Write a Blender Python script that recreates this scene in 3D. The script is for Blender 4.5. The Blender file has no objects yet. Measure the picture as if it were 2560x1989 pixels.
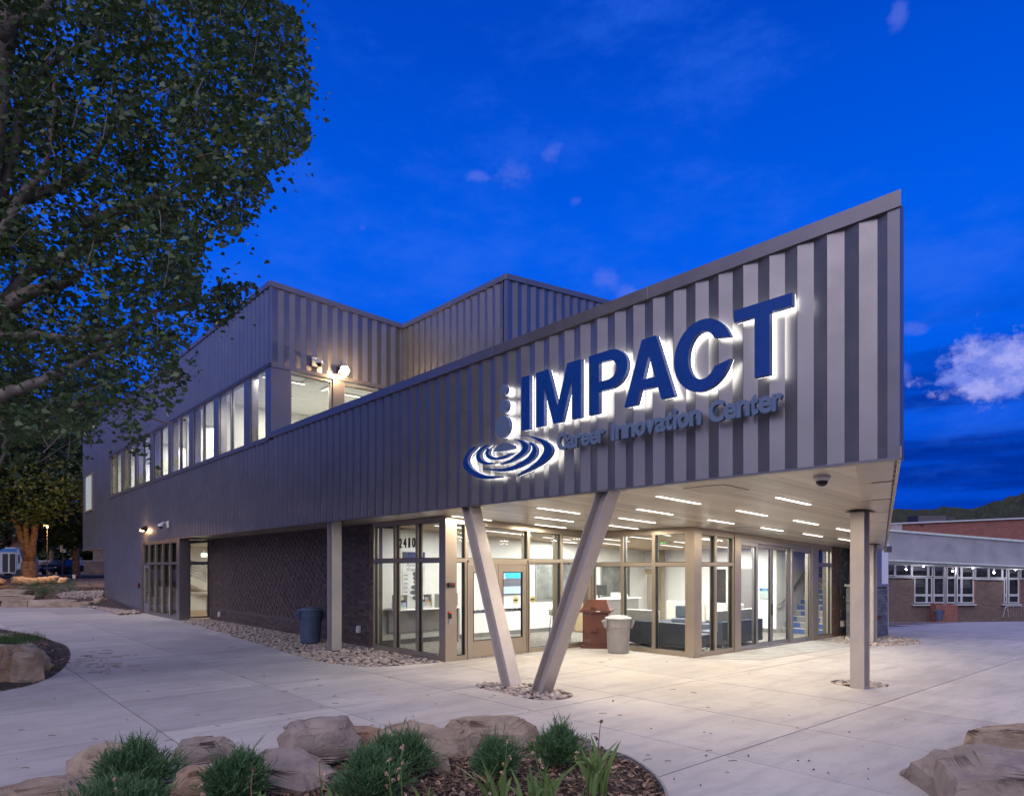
import bpy, bmesh, math, random
import numpy as np
from mathutils import Vector, Matrix, noise
random.seed(7); np.random.seed(7)
R = math.radians
scene = bpy.context.scene
COL = scene.collection

# ------------------------------------------------------------------ camera
KF = 1707.0; HC = 2.0; CX = 1280.0; HY = 1417.0
cam_d = bpy.data.cameras.new('camera'); cam = bpy.data.objects.new('camera', cam_d); COL.objects.link(cam)
cam.location = (0, 0, HC); cam.rotation_euler = (R(90), 0, 0)
cam_d.sensor_width = 36; cam_d.lens = 24.0; cam_d.shift_y = 0.1650; cam_d.clip_end = 6000; cam_d.clip_start = 0.05
scene.camera = cam

# ------------------------------------------------------------------ sky
world = bpy.data.worlds.new('World'); scene.world = world; world.use_nodes = True
wn = world.node_tree.nodes; wl = world.node_tree.links
for n in list(wn): wn.remove(n)
def N(tree, t, **kw):
    n = tree.nodes.new(t)
    for k, v in kw.items():
        if k == 'op': n.operation = v
        elif k == 'vals':
            for i, x in v.items(): n.inputs[i].default_value = x
        else: setattr(n, k, v)
    return n
wt = world.node_tree
def wmath(op, a, b=None, c=None, clamp=False):
    n = wt.nodes.new('ShaderNodeMath'); n.operation = op; n.use_clamp = clamp
    for i, x in enumerate((a, b, c)):
        if x is None: continue
        if isinstance(x, (int, float)): n.inputs[i].default_value = x
        else: wl.new(x, n.inputs[i])
    return n.outputs[0]
def wmix(fac, a, b):
    n = wt.nodes.new('ShaderNodeMix'); n.data_type = 'RGBA'
    for idx, x in ((0, fac), (6, a), (7, b)):
        if isinstance(x, (int, float)): n.inputs[idx].default_value = x
        elif isinstance(x, tuple): n.inputs[idx].default_value = (*x, 1)
        else: wl.new(x, n.inputs[idx])
    return n.outputs[2]
tc = wt.nodes.new('ShaderNodeTexCoord')
sep = wt.nodes.new('ShaderNodeSeparateXYZ'); wl.new(tc.outputs['Generated'], sep.inputs[0])
ramp = wt.nodes.new('ShaderNodeValToRGB'); wl.new(sep.outputs[2], ramp.inputs[0])
cr = ramp.color_ramp
cr.elements[0].position = 0.0; cr.elements[0].color = (0.0, 0.045, 0.50, 1)
cr.elements[1].position = 1.0; cr.elements[1].color = (0.0, 0.055, 0.48, 1)
for p, c in ((0.10, (0.0, 0.065, 0.62, 1)), (0.26, (0.0, 0.112, 0.84, 1)), (0.42, (0.0, 0.108, 0.82, 1)), (0.62, (0.0, 0.066, 0.58, 1))):
    e = cr.elements.new(p); e.color = c
def dirv(u, v):
    return Vector(((u - CX) / KF, 1, (HY - v) / KF)).normalized()
def spot(u, v, ru, rv, soft=1.0):
    """soft mask round a direction of the sky"""
    c = dirv(u, v)
    right = Vector((c.y, -c.x, 0)).normalized(); up = right.cross(c) * 1.0
    def dot(vec):
        n = wt.nodes.new('ShaderNodeVectorMath'); n.operation = 'DOT_PRODUCT'
        wl.new(tc.outputs['Generated'], n.inputs[0]); n.inputs[1].default_value = vec
        return n.outputs['Value']
    a = wmath('DIVIDE', dot(right), ru); b = wmath('DIVIDE', dot(up), rv)
    f = wmath('GREATER_THAN', dot(c), 0.2)
    s = wmath('ADD', wmath('MULTIPLY', a, a), wmath('MULTIPLY', b, b))
    g = wmath('EXPONENT', wmath('MULTIPLY', s, -1.0))
    return wmath('MULTIPLY', g, f)
def wnoise(scale, detail, rough, sx=1, sy=1, sz=1, off=0.0):
    m = wt.nodes.new('ShaderNodeMapping'); m.inputs['Scale'].default_value = (sx, sy, sz); m.inputs['Location'].default_value = (off, off * .7, off * .3)
    wl.new(tc.outputs['Generated'], m.inputs[0])
    n = wt.nodes.new('ShaderNodeTexNoise'); n.inputs['Scale'].default_value = scale; n.inputs['Detail'].default_value = detail; n.inputs['Roughness'].default_value = rough
    wl.new(m.outputs[0], n.inputs[0]); return n.outputs[0]
def sstep(x, a, b):
    n = wt.nodes.new('ShaderNodeMapRange'); n.interpolation_type = 'SMOOTHSTEP'; wl.new(x, n.inputs[0])
    n.inputs[1].default_value = a; n.inputs[2].default_value = b; return n.outputs[0]
col = ramp.outputs[0]
# dark stratus bands low in the sky, all round
bands = wmath('MULTIPLY', sstep(wnoise(3.0, 7, .6, .6, .6, 6, 3.1), .40, .60), sstep(wmath('MULTIPLY', sep.outputs[2], -1.0), -.36, -.16))
col = wmix(wmath('MULTIPLY', bands, .92), col, (0.0, 0.024, 0.30))
veil = wmath('MULTIPLY', sstep(wnoise(3.2, 9, .66, 1, 1, 2.4, 9.0), .44, .74), .7)
col = wmix(veil, col, (0.03, 0.15, 0.85))
big = spot(2520, 925, .105, .062); small = [spot(1278, 440, .032, .030), spot(1372, 386, .022, .022), spot(1520, 700, .025, .018), spot(1570, 735, .02, .02), spot(2290, 825, .022, .012), spot(2265, 930, .012, .022), spot(910, 570, .012, .010), spot(1440, 505, .014, .012), spot(1195, 440, .022, .010), spot(2250, 30, .012, .02)]
nz = wnoise(13, 10, .64, 1, 1, 1.7, 2.3)
cm = sstep(wmath('ADD', wmath('MULTIPLY', nz, 1.25), wmath('MULTIPLY', big, .46)), .90, 1.08)
nz2 = wnoise(26, 7, .62, 1, 1, 1.2, 4.2)
col = wmix(cm, col, (0.17, 0.24, 0.80))
core = sstep(wmath('ADD', wmath('MULTIPLY', nz2, 1.3), wmath('MULTIPLY', big, .42)), .96, 1.22)
col = wmix(wmath('MULTIPLY', core, .60), col, (0.50, 0.50, 0.95))
acc = small[0]
for s in small[1:]: acc = wmath('MAXIMUM', acc, s)
sm = sstep(wmath('ADD', wmath('MULTIPLY', nz, 1.1), wmath('MULTIPLY', acc, .42)), .78, 1.02)
col = wmix(wmath('MULTIPLY', sm, .34), col, (0.16, 0.22, 0.80))
# the afterglow side of the sky, behind the camera: one smooth turn from deep blue to pale mauve
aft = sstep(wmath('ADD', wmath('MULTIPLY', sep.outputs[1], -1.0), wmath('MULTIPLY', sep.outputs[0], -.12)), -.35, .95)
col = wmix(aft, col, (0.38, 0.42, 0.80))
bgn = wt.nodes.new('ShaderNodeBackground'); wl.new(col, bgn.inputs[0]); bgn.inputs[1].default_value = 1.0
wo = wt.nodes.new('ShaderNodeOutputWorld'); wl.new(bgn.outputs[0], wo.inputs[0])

# ------------------------------------------------------------------ dusk glow (one soft sun) and exposure
sun_d = bpy.data.lights.new('sun', 'SUN'); sun = bpy.data.objects.new('sun', sun_d); COL.objects.link(sun)
sun_d.energy = 2.15; sun_d.angle = R(75); sun_d.color = (0.93, 0.85, 0.93)
sdir = Vector((-0.45, -0.95, 1.15)).normalized()       # towards the glow
sun.rotation_euler = (-sdir).to_track_quat('-Z', 'Y').to_euler(); sun.location = (0, -20, 30)
scene.view_settings.view_transform = 'Standard'; scene.view_settings.look = 'None'
scene.view_settings.exposure = 0.0; scene.view_settings.gamma = 1.0; scene.view_settings.use_curve_mapping = False
scene.render.engine = 'CYCLES'
cy = scene.cycles; cy.max_bounces = 8; cy.diffuse_bounces = 4; cy.glossy_bounces = 4; cy.transparent_max_bounces = 24; cy.transmission_bounces = 6
cy.caustics_reflective = False; cy.caustics_refractive = False; cy.sample_clamp_indirect = 4.0
cy.use_denoising = True

# ------------------------------------------------------------------ coordinates
# the building frame: t runs along the long facade towards the prow, d runs into the building, z up
O = Vector((-4.2, 16.09, 0)); AX = Vector((0.6558, -0.7549, 0)); DX = Vector((0.7549, 0.6558, 0))
ROT = math.atan2(AX.y, AX.x)
def Wd(t, d, z=0.0): return O + AX * t + DX * d + Vector((0, 0, z))
def loc_(X, Y):
    w = Vector((X, Y, 0)) - O; return w.dot(AX), w.dot(DX)
def gp(u, v, z=0.0):
    Y = (HC - z) * KF / (v - HY); return Vector(((u - CX) / KF * Y, Y, z))
def at(u, v, Y): return Vector(((u - CX) / KF * Y, Y, HC + (HY - v) / KF * Y))
def on_d(u, v, d0):
    r = (u - CX) / KF; q = Wd(0, d0)
    t = (r * q.y - q.x) / (AX.x - r * AX.y); Y = q.y + AX.y * t
    return t, HC + (HY - v) / KF * Y
def on_t(u, v, t0):
    r = (u - CX) / KF; q = Wd(t0, 0)
    d = (r * q.y - q.x) / (DX.x - r * DX.y); Y = q.y + DX.y * d
    return d, HC + (HY - v) / KF * Y
SO0 = 3.13; SS = 0.0435
def soff(d): return SO0 - SS * d
def on_soffit(u, v):
    r = Vector(((u - CX) / KF, 1, (HY - v) / KF))
    # z = SO0 - SS*((P-O).DX)
    k = SO0 - SS * ((Vector((0, 0, 0)) - O).dot(DX)) - HC
    Y = k / (r.z + SS * Vector((r.x, 1, 0)).dot(DX))
    return loc_(r.x * Y, Y)

# ------------------------------------------------------------------ mesh helpers
class MB:
    def __init__(s): s.v = []; s.f = []; s.mi = []
    def add(s, vs, fs, m=0):
        b = len(s.v); s.v += [tuple(x) for x in vs]; s.f += [tuple(b + i for i in f) for f in fs]; s.mi += [m] * len(fs); return s
    def quad(s, a, b, c, d, m=0): return s.add([a, b, c, d], [(0, 1, 2, 3)], m)
    def box(s, x0, x1, y0, y1, z0, z1, m=0):
        vs = [(x0, y0, z0), (x1, y0, z0), (x1, y1, z0), (x0, y1, z0), (x0, y0, z1), (x1, y0, z1), (x1, y1, z1), (x0, y1, z1)]
        return s.add(vs, [(3, 2, 1, 0), (4, 5, 6, 7), (0, 1, 5, 4), (1, 2, 6, 5), (2, 3, 7, 6), (3, 0, 4, 7)], m)
    def hexa(s, vs, m=0):
        return s.add(vs, [(3, 2, 1, 0), (4, 5, 6, 7), (0, 1, 5, 4), (1, 2, 6, 5), (2, 3, 7, 6), (3, 0, 4, 7)], m)
    def prism(s, poly, f0, f1, m=0):
        """poly: list of 2D points; f0,f1 map (x,y)->3D for the two caps"""
        n = len(poly); vs = [f0(*p) for p in poly] + [f1(*p) for p in poly]
        fs = [tuple(range(n))[::-1], tuple(range(n, 2 * n))] + [(i, (i + 1) % n, n + (i + 1) % n, n + i) for i in range(n)]
        return s.add(vs, fs, m)
    def tube(s, pts, rad, n=8, m=0, cap=True):
        pts = [Vector(p) for p in pts]
        if not isinstance(rad, (list, tuple)): rad = [rad] * len(pts)
        vs = []; fs = []
        ref = Vector((0, 0, 1))
        for i, p in enumerate(pts):
            dr = (pts[min(i + 1, len(pts) - 1)] - pts[max(i - 1, 0)]).normalized()
            if abs(dr.dot(ref)) > .95: rr = Vector((1, 0, 0))
            else: rr = ref
            x = dr.cross(rr).normalized(); y = dr.cross(x).normalized()
            if i and (x.dot(px) < 0): x = -x; y = -y
            px = x
            for k in range(n):
                a = 2 * math.pi * k / n; vs.append(p + x * math.cos(a) * rad[i] + y * math.sin(a) * rad[i])
        for i in range(len(pts) - 1):
            for k in range(n):
                k2 = (k + 1) % n; fs.append((i * n + k, i * n + k2, (i + 1) * n + k2, (i + 1) * n + k))
        if cap: fs.append(tuple(range(n))[::-1]); fs.append(tuple((len(pts) - 1) * n + k for k in range(n)))
        return s.add(vs, fs, m)
    def lathe(s, prof, n=24, c=(0, 0, 0), m=0, caps=True):
        vs = []; fs = []
        for r, z in prof:
            for k in range(n):
                a = 2 * math.pi * k / n; vs.append((c[0] + r * math.cos(a), c[1] + r * math.sin(a), c[2] + z))
        for i in range(len(prof) - 1):
            for k in range(n):
                k2 = (k + 1) % n; fs.append((i * n + k, i * n + k2, (i + 1) * n + k2, (i + 1) * n + k))
        if caps: fs.append(tuple(range(n))[::-1]); fs.append(tuple((len(prof) - 1) * n + k for k in range(n)))
        return s.add(vs, fs, m)
    def mesh(s, name):
        me = bpy.data.meshes.new(name); me.from_pydata(s.v, [], s.f)
        if any(s.mi): me.polygons.foreach_set('material_index', s.mi)
        me.update(); return me

def link(name, me, parent=None, loc=(0, 0, 0), rz=0.0, kind=None, smooth=False, mats=None, label=None, bevel=0):
    if isinstance(me, MB): me = me.mesh(name)
    o = bpy.data.objects.new(name, me); COL.objects.link(o)
    if parent: o.parent = parent
    o.location = loc; o.rotation_euler = (0, 0, rz)
    if mats is not None:
        if not isinstance(mats, (list, tuple)): mats = [mats]
        if len(me.materials) == 0:
            for m in mats: me.materials.append(m)
    if kind: o['kind'] = kind
    if label: o['label'] = label
    if smooth:
        me.polygons.foreach_set('use_smooth', [True] * len(me.polygons))
    if bevel:
        b = o.modifiers.new('bevel', 'BEVEL'); b.width = bevel; b.segments = 2; b.limit_method = 'ANGLE'
    return o
def tag(o, label, cat, group=None):
    o['label'] = label; o['category'] = cat
    if group: o['group'] = group
    return o
def thing(name, label, cat, loc=(0, 0, 0), rz=0.0, group=None):
    o = bpy.data.objects.new(name, None); COL.objects.link(o); o.location = loc; o.rotation_euler = (0, 0, rz); o.empty_display_size = .2
    return tag(o, label, cat, group)
def copy_tree(o, parent=None):
    c = o.copy(); COL.objects.link(c); c.parent = parent
    for ch in o.children: copy_tree(ch, c)
    return c
def struct(name, me, mats, loc=(0, 0, 0), rz=0, parent=None, smooth=False):
    return link(name, me, parent, loc, rz, 'structure' if parent is None else None, smooth, mats)

# ------------------------------------------------------------------ materials
def new_mat(name):
    m = bpy.data.materials.new(name); m.use_nodes = True; nt = m.node_tree
    return m, nt, nt.nodes['Principled BSDF']
def mathn(nt, op, a, b=None, clamp=False):
    n = nt.nodes.new('ShaderNodeMath'); n.operation = op; n.use_clamp = clamp
    for i, x in enumerate((a, b)):
        if x is None: continue
        if isinstance(x, (int, float)): n.inputs[i].default_value = x
        else: nt.links.new(x, n.inputs[i])
    return n.outputs[0]
def mixn(nt, fac, a, b, blend='MIX'):
    n = nt.nodes.new('ShaderNodeMix'); n.data_type = 'RGBA'; n.blend_type = blend
    for idx, x in ((0, fac), (6, a), (7, b)):
        if isinstance(x, (int, float)): n.inputs[idx].default_value = x
        elif isinstance(x, (tuple, list)): n.inputs[idx].default_value = (x[0], x[1], x[2], 1)
        else: nt.links.new(x, n.inputs[idx])
    return n.outputs[2]
def tnoise(nt, scale, detail=4, rough=.55, sc=(1, 1, 1), coord='Object', dist=0):
    tcn = nt.nodes.new('ShaderNodeTexCoord'); mp = nt.nodes.new('ShaderNodeMapping'); mp.inputs['Scale'].default_value = sc
    if coord == 'World':
        g = nt.nodes.new('ShaderNodeNewGeometry'); nt.links.new(g.outputs['Position'], mp.inputs[0])
    else: nt.links.new(tcn.outputs[coord], mp.inputs[0])
    n = nt.nodes.new('ShaderNodeTexNoise'); n.inputs['Scale'].default_value = scale; n.inputs['Detail'].default_value = detail; n.inputs['Roughness'].default_value = rough; n.inputs['Distortion'].default_value = dist
    nt.links.new(mp.outputs[0], n.inputs[0]); return n.outputs[0]
def rng(nt, x, a, b, c=0.0, d=1.0):
    n = nt.nodes.new('ShaderNodeMapRange'); nt.links.new(x, n.inputs[0])
    for i, k in enumerate((a, b, c, d)): n.inputs[i + 1].default_value = k
    return n.outputs[0]
def bumpn(nt, bsdf, h, strength=.3, dist=.01):
    b = nt.nodes.new('ShaderNodeBump'); b.inputs['Strength'].default_value = strength; b.inputs['Distance'].default_value = dist
    nt.links.new(h, b.inputs['Height']); nt.links.new(b.outputs[0], bsdf.inputs['Normal'])
def pmat(name, colr, rough=.5, metal=0.0, var=.12, vs=4.0, bump=0.0, bs=60.0, spec=.5, rvar=.1, coord='World', col2=None):
    m, nt, b = new_mat(name)
    nz_ = tnoise(nt, vs, 5, .6, coord=coord)
    c2 = col2 or tuple(max(0, x * (1 - 2 * var)) for x in colr)
    c1 = colr if col2 else tuple(min(1, x * (1 + var)) for x in colr)
    nt.links.new(mixn(nt, rng(nt, nz_, .3, .7), c2, c1), b.inputs['Base Color'])
    nt.links.new(rng(nt, tnoise(nt, vs * 3, 4, .6, coord=coord), .3, .7, max(.02, rough - rvar), min(1, rough + rvar)), b.inputs['Roughness'])
    b.inputs['Metallic'].default_value = metal; b.inputs['Specular IOR Level'].default_value = spec
    if bump: bumpn(nt, b, tnoise(nt, bs, 4, .6, coord=coord), bump, .01)
    return m
def emat(name, colr, strength):
    m, nt, b = new_mat(name); b.inputs['Base Color'].default_value = (*colr, 1)
    b.inputs['Emission Color'].default_value = (*colr, 1); b.inputs['Emission Strength'].default_value = strength; return m

def island_mat(name, cols, rough=.7, vs=30, bump=.3, spec=.3, bs=80, metal=0):
    """colour by piece: loose islands of one mesh and separate objects both vary"""
    m, nt, b = new_mat(name)
    g = nt.nodes.new('ShaderNodeNewGeometry'); oi = nt.nodes.new('ShaderNodeObjectInfo')
    f = mathn(nt, 'FRACT', mathn(nt, 'ADD', g.outputs['Random Per Island'], oi.outputs['Random']))
    r = nt.nodes.new('ShaderNodeValToRGB'); r.color_ramp.interpolation = 'LINEAR'
    els = r.color_ramp.elements; n = len(cols)
    els[0].position = 0; els[0].color = (*cols[0], 1); els[1].position = 1; els[1].color = (*cols[-1], 1)
    for i, c in enumerate(cols[1:-1]): e = els.new((i + 1) / (n - 1)); e.color = (*c, 1)
    nt.links.new(f, r.inputs[0])
    nzz = tnoise(nt, vs, 5, .6, coord='World')
    nt.links.new(mixn(nt, 1.0, r.outputs[0], mixn(nt, rng(nt, nzz, .3, .7), (.7, .7, .7), (1.2, 1.2, 1.2)), 'MULTIPLY'), b.inputs['Base Color'])
    b.inputs['Roughness'].default_value = rough; b.inputs['Specular IOR Level'].default_value = spec; b.inputs['Metallic'].default_value = metal
    if bump: bumpn(nt, b, tnoise(nt, bs, 5, .65, coord='World'), bump, .01)
    return m

def concrete_mat():
    m, nt, b = new_mat('broom_finished_concrete')
    big_ = tnoise(nt, .55, 5, .6, coord='World'); mid = tnoise(nt, 3.5, 6, .65, coord='World'); fine = tnoise(nt, 120, 3, .6, coord='World')
    mp = (2.2, 14, 1)
    # broom strokes run across the slabs, turned with the building
    g = nt.nodes.new('ShaderNodeNewGeometry'); mpp = nt.nodes.new('ShaderNodeMapping'); mpp.inputs['Rotation'].default_value = (0, 0, R(-41)); nt.links.new(g.outputs['Position'], mpp.inputs[0])
    mp2 = nt.nodes.new('ShaderNodeMapping'); mp2.inputs['Scale'].default_value = (1.2, 40, 1); nt.links.new(mpp.outputs[0], mp2.inputs[0])
    br = nt.nodes.new('ShaderNodeTexNoise'); br.inputs['Scale'].default_value = 2.5; br.inputs['Detail'].default_value = 6; br.inputs['Roughness'].default_value = .7; nt.links.new(mp2.outputs[0], br.inputs[0])
    mp3 = nt.nodes.new('ShaderNodeMapping'); mp3.inputs['Scale'].default_value = (.5, 2.6, 1); nt.links.new(mpp.outputs[0], mp3.inputs[0])
    sw = nt.nodes.new('ShaderNodeTexNoise'); sw.inputs['Scale'].default_value = 1.4; sw.inputs['Detail'].default_value = 6; sw.inputs['Roughness'].default_value = .6; nt.links.new(mp3.outputs[0], sw.inputs[0])
    oi = nt.nodes.new('ShaderNodeObjectInfo')
    c = mixn(nt, rng(nt, big_, .35, .65), (.385, .352, .318), (.50, .462, .42))
    c = mixn(nt, rng(nt, sw.outputs[0], .48, .70, 0, .75), c, (.30, .285, .27))
    c = mixn(nt, rng(nt, mid, .56, .72, 0, .55), c, (.30, .27, .24))
    c = mixn(nt, rng(nt, br.outputs[0], .35, .7, 0, .45), c, (.28, .265, .25))
    c = mixn(nt, rng(nt, fine, .60, .72, 0, .4), c, (.27, .25, .24))
    # rust-brown stains
    st = tnoise(nt, 1.1, 3, .5, (1, 1, 1), 'World', 1.2)
    c = mixn(nt, rng(nt, st, .62, .74, 0, .45), c, (.36, .26, .17))
    c = mixn(nt, 1.0, c, mixn(nt, oi.outputs['Random'], (.85, .85, .86), (1.06, 1.05, 1.03)), 'MULTIPLY')
    nt.links.new(c, b.inputs['Base Color'])
    b.inputs['Roughness'].default_value = .8; b.inputs['Specular IOR Level'].default_value = .3
    h = mathn(nt, 'ADD', mathn(nt, 'MULTIPLY', br.outputs[0], .6), mathn(nt, 'MULTIPLY', fine, .5))
    bumpn(nt, b, h, .35, .004)
    return m
M = {}
M['concrete'] = concrete_mat()
M['joint'] = pmat('joint_filler', (.06, .055, .05), .9)
M['clad'] = pmat('bronze_metal_cladding', (.262, .243, .238), .36, .74, .06, 1.2, .10, 2.2, rvar=.05)
M['coping'] = pmat('bronze_metal_coping', (.27, .24, .225), .36, .75, .04, 1.5, rvar=.05)
M['dark'] = pmat('dark_bronze_metal', (.07, .06, .055), .4, .6, .1)
M['champ'] = pmat('champagne_aluminium', (.42, .355, .275), .36, .70, .03, 2, rvar=.04)
M['steelcol'] = pmat('painted_steel_column', (.50, .45, .40), .42, .35, .05, 3, .04, 20, rvar=.05)
M['lilac'] = pmat('grey_anodised_aluminium', (.36, .34, .34), .36, .7, .04, 2, rvar=.04)
def soffit_mat():
    m, nt, b = new_mat('champagne_soffit_panel')
    oi = nt.nodes.new('ShaderNodeObjectInfo')
    nt.links.new(mixn(nt, oi.outputs['Random'], (.45, .39, .32), (.64, .565, .47)), b.inputs['Base Color'])
    b.inputs['Metallic'].default_value = .35
    nt.links.new(rng(nt, tnoise(nt, 2.0, 3, .5, coord='World'), .3, .7, .30, .40), b.inputs['Roughness'])
    return m
M['soffit'] = soffit_mat()
def glass_mat(name='window_glass', tint=(.82, .86, .84), refl=1.0):
    m = bpy.data.materials.new(name); m.use_nodes = True; nt = m.node_tree
    for n in list(nt.nodes): nt.nodes.remove(n)
    out = nt.nodes.new('ShaderNodeOutputMaterial'); tr = nt.nodes.new('ShaderNodeBsdfTransparent'); tr.inputs[0].default_value = (*tint, 1)
    gl = nt.nodes.new('ShaderNodeBsdfGlossy'); gl.inputs['Roughness'].default_value = .01; gl.inputs[0].default_value = (.9, .92, .95, 1)
    fr = nt.nodes.new('ShaderNodeFresnel'); fr.inputs[0].default_value = 1.5
    mx = nt.nodes.new('ShaderNodeMixShader'); nt.links.new(mathn(nt, 'MULTIPLY', fr.outputs[0], refl, True), mx.inputs[0])
    nt.links.new(tr.outputs[0], mx.inputs[1]); nt.links.new(gl.outputs[0], mx.inputs[2]); nt.links.new(mx.outputs[0], out.inputs[0]); return m
M['glass'] = glass_mat()
M['gasket'] = pmat('black_gasket', (.02, .02, .02), .5)
M['white'] = pmat('white_wall_paint', (.80, .79, .76), .6, 0, .02, 2)
M['offwhite'] = pmat('warm_white_panel', (.66, .64, .60), .5, 0, .04, 2)
M['ceil'] = pmat('white_acoustic_tile', (.74, .73, .70), .8, 0, .05, 3)
M['base'] = pmat('grey_rubber_base', (.16, .155, .15), .6)
M['woodceil'] = pmat('light_oak_slats', (.66, .49, .31), .5, 0, .2, 9, .1, 40, coord='World', col2=(.52, .38, .24))
M['oak'] = pmat('blond_oak', (.62, .47, .29), .45, 0, .15, 12, coord='World', col2=(.52, .38, .22))
M['carpet'] = pmat('grey_carpet', (.26, .24, .22), .95, 0, .3, 14, .3, 90, spec=.1)
M['woodfloor'] = pmat('warm_timber_floor', (.48, .32, .18), .4, 0, .2, 7)
M['led'] = emat('led_diffuser', (1.0, .95, .86), 2.4)
M['ledw'] = emat('led_diffuser_interior', (1.0, .97, .92), 2.0)
BR_D = [(.065, .045, .045), (.10, .068, .062), (.13, .088, .072), (.085, .06, .06), (.16, .11, .085), (.07, .05, .052)]
M['brick'] = island_mat('dark_blend_brick', BR_D, .62, 40, .35, .4)
M['brickwarm'] = island_mat('brown_blend_brick', [(.20, .12, .08), (.15, .09, .065), (.25, .16, .11), (.12, .075, .06)], .7, 40, .35)
M['brickblue'] = island_mat('blue_black_brick', [(.09, .095, .11), (.15, .155, .17), (.07, .075, .085), (.20, .205, .21), (.11, .115, .125)], .4, 40, .25, .5)
M['mortar'] = pmat('dark_mortar', (.12, .10, .09), .95, 0, .2, 30, .3, 90)
M['pebble'] = island_mat('river_rock', [(.30, .24, .19), (.42, .33, .25), (.22, .19, .18), (.50, .42, .33), (.27, .20, .155), (.36, .33, .31), (.46, .36, .27), (.17, .155, .15)], .75, 25, .2)
M['chip'] = island_mat('bark_mulch_chips', [(.07, .042, .03), (.13, .075, .048), (.27, .17, .10), (.09, .058, .043), (.42, .29, .18), (.055, .037, .03), (.17, .105, .07)], .9, 40, .2)
M['soil'] = pmat('dark_mulch_soil', (.045, .03, .024), .95, 0, .5, 25, .8, 45)
def rock_mat(name, a, b_, c_, sc=1.0):
    m, nt, b = new_mat(name)
    n1 = tnoise(nt, 2.2 * sc, 7, .62, coord='World', dist=.6); n2 = tnoise(nt, 9 * sc, 6, .7, coord='World'); n3 = tnoise(nt, 4.5 * sc, 7, .68, (1, 1, 1.8), 'World', .5)
    c = mixn(nt, rng(nt, n1, .38, .62), a, b_)
    c = mixn(nt, rng(nt, n3, .55, .68, 0, .75), c, c_)
    c = mixn(nt, rng(nt, n2, .55, .72, 0, .5), c, tuple(x * .5 for x in a))
    nt.links.new(c, b.inputs['Base Color']); b.inputs['Roughness'].default_value = .85; b.inputs['Specular IOR Level'].default_value = .25
    h = mathn(nt, 'ADD', mathn(nt, 'MULTIPLY', tnoise(nt, 22 * sc, 9, .75, coord='World'), 1.0), mathn(nt, 'MULTIPLY', n3, 1.0))
    bumpn(nt, b, h, 1.0, .03); return m
M['rock'] = rock_mat('buff_sandstone', (.30, .22, .15), (.42, .33, .235), (.20, .16, .15))
M['rockred_warmlit'] = rock_mat('rusty_warmlit_sandstone', (.32, .19, .11), (.40, .28, .18), (.17, .13, .13))  # rusty stone; also gives the left pile's front boulder its painted warm light
M['rockgrey'] = rock_mat('grey_mauve_sandstone', (.27, .215, .175), (.40, .325, .255), (.17, .12, .105))
M['asphalt'] = pmat('asphalt', (.05, .05, .052), .85, 0, .2, 8, .3, 90)
M['dirt'] = pmat('dry_dirt', (.16, .11, .08), .95, 0, .3, 2.5, .5, 20)
def leaf_mat(name, a, b_, trans=.25, rough=.45):
    m, nt, b = new_mat(name)
    g = nt.nodes.new('ShaderNodeNewGeometry')
    c = mixn(nt, g.outputs['Random Per Island'], a, b_)
    nt.links.new(c, b.inputs['Base Color']); b.inputs['Roughness'].default_value = rough; b.inputs['Specular IOR Level'].default_value = .4
    tl = nt.nodes.new('ShaderNodeBsdfTranslucent'); nt.links.new(mixn(nt, .5, c, (.10, .16, .02)), tl.inputs[0])
    mx = nt.nodes.new('ShaderNodeMixShader'); mx.inputs[0].default_value = trans
    out = nt.nodes['Material Output']; nt.links.new(b.outputs[0], mx.inputs[1]); nt.links.new(tl.outputs[0], mx.inputs[2]); nt.links.new(mx.outputs[0], out.inputs[0]); return m
M['leaf'] = leaf_mat('cottonwood_leaf', (.040, .075, .030), (.105, .165, .060))
M['leafdark'] = leaf_mat('dark_foliage', (.028, .05, .022), (.070, .10, .040))
M['juniper'] = leaf_mat('juniper_foliage', (.05, .115, .045), (.13, .24, .09), .15, .6)
M['iris'] = leaf_mat('iris_blade', (.10, .17, .05), (.20, .30, .09), .3, .5)
M['drybloom'] = leaf_mat('dried_bloom', (.35, .20, .12), (.60, .42, .28), .2, .8)
M['sage'] = leaf_mat('grey_sage', (.15, .19, .14), (.26, .30, .22), .15, .8)
M['grass'] = leaf_mat('lawn_grass', (.03, .09, .015), (.06, .16, .03), .2, .6)
M['bark'] = pmat('pale_cottonwood_bark', (.26, .21, .17), .9, 0, .3, 6, .8, 22, coord='World')
M['barkdeep'] = pmat('furrowed_bark', (.24, .14, .07), .95, 0, .4, 5, 1.0, 9, coord='World')
# ================================================================== GROUND
def ss(x, a, b):
    k = min(1, max(0, (x - a) / (b - a))); return k * k * (3 - 2 * k)
def terr(X, Y):
    wR = ss(X, 2, 9)
    hr = -2.3 * ss(Y, 19, 58) ** 1.0
    q_ = max(0, Y - 20); hr = -2.3 * min(1, (q_ * q_ / 20 if q_ < 10 else 5 + (q_ - 10)) / 30.0)
    wL = 1 - ss(X, -14, -8)
    hl = .62 * ss(Y, 34.2, 37) + .55 * ss(Y, 45, 62)
    return wR * hr + wL * hl
def grid_sheet(name, xs, ys, dz, mat, hf=terr, kind='structure', parent=None, keep=None):
    mb = MB(); n = len(xs)
    for y in ys:
        for x in xs: mb.v.append((x, y, hf(x, y) + dz))
    for j in range(len(ys) - 1):
        for i in range(n - 1):
            if keep and not keep((xs[i] + xs[i + 1]) / 2, (ys[j] + ys[j + 1]) / 2): continue
            mb.f.append((j * n + i, j * n + i + 1, (j + 1) * n + i + 1, (j + 1) * n + i)); mb.mi.append(0)
    return link(name, mb, parent, kind=kind, mats=mat, smooth=True)
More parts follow.
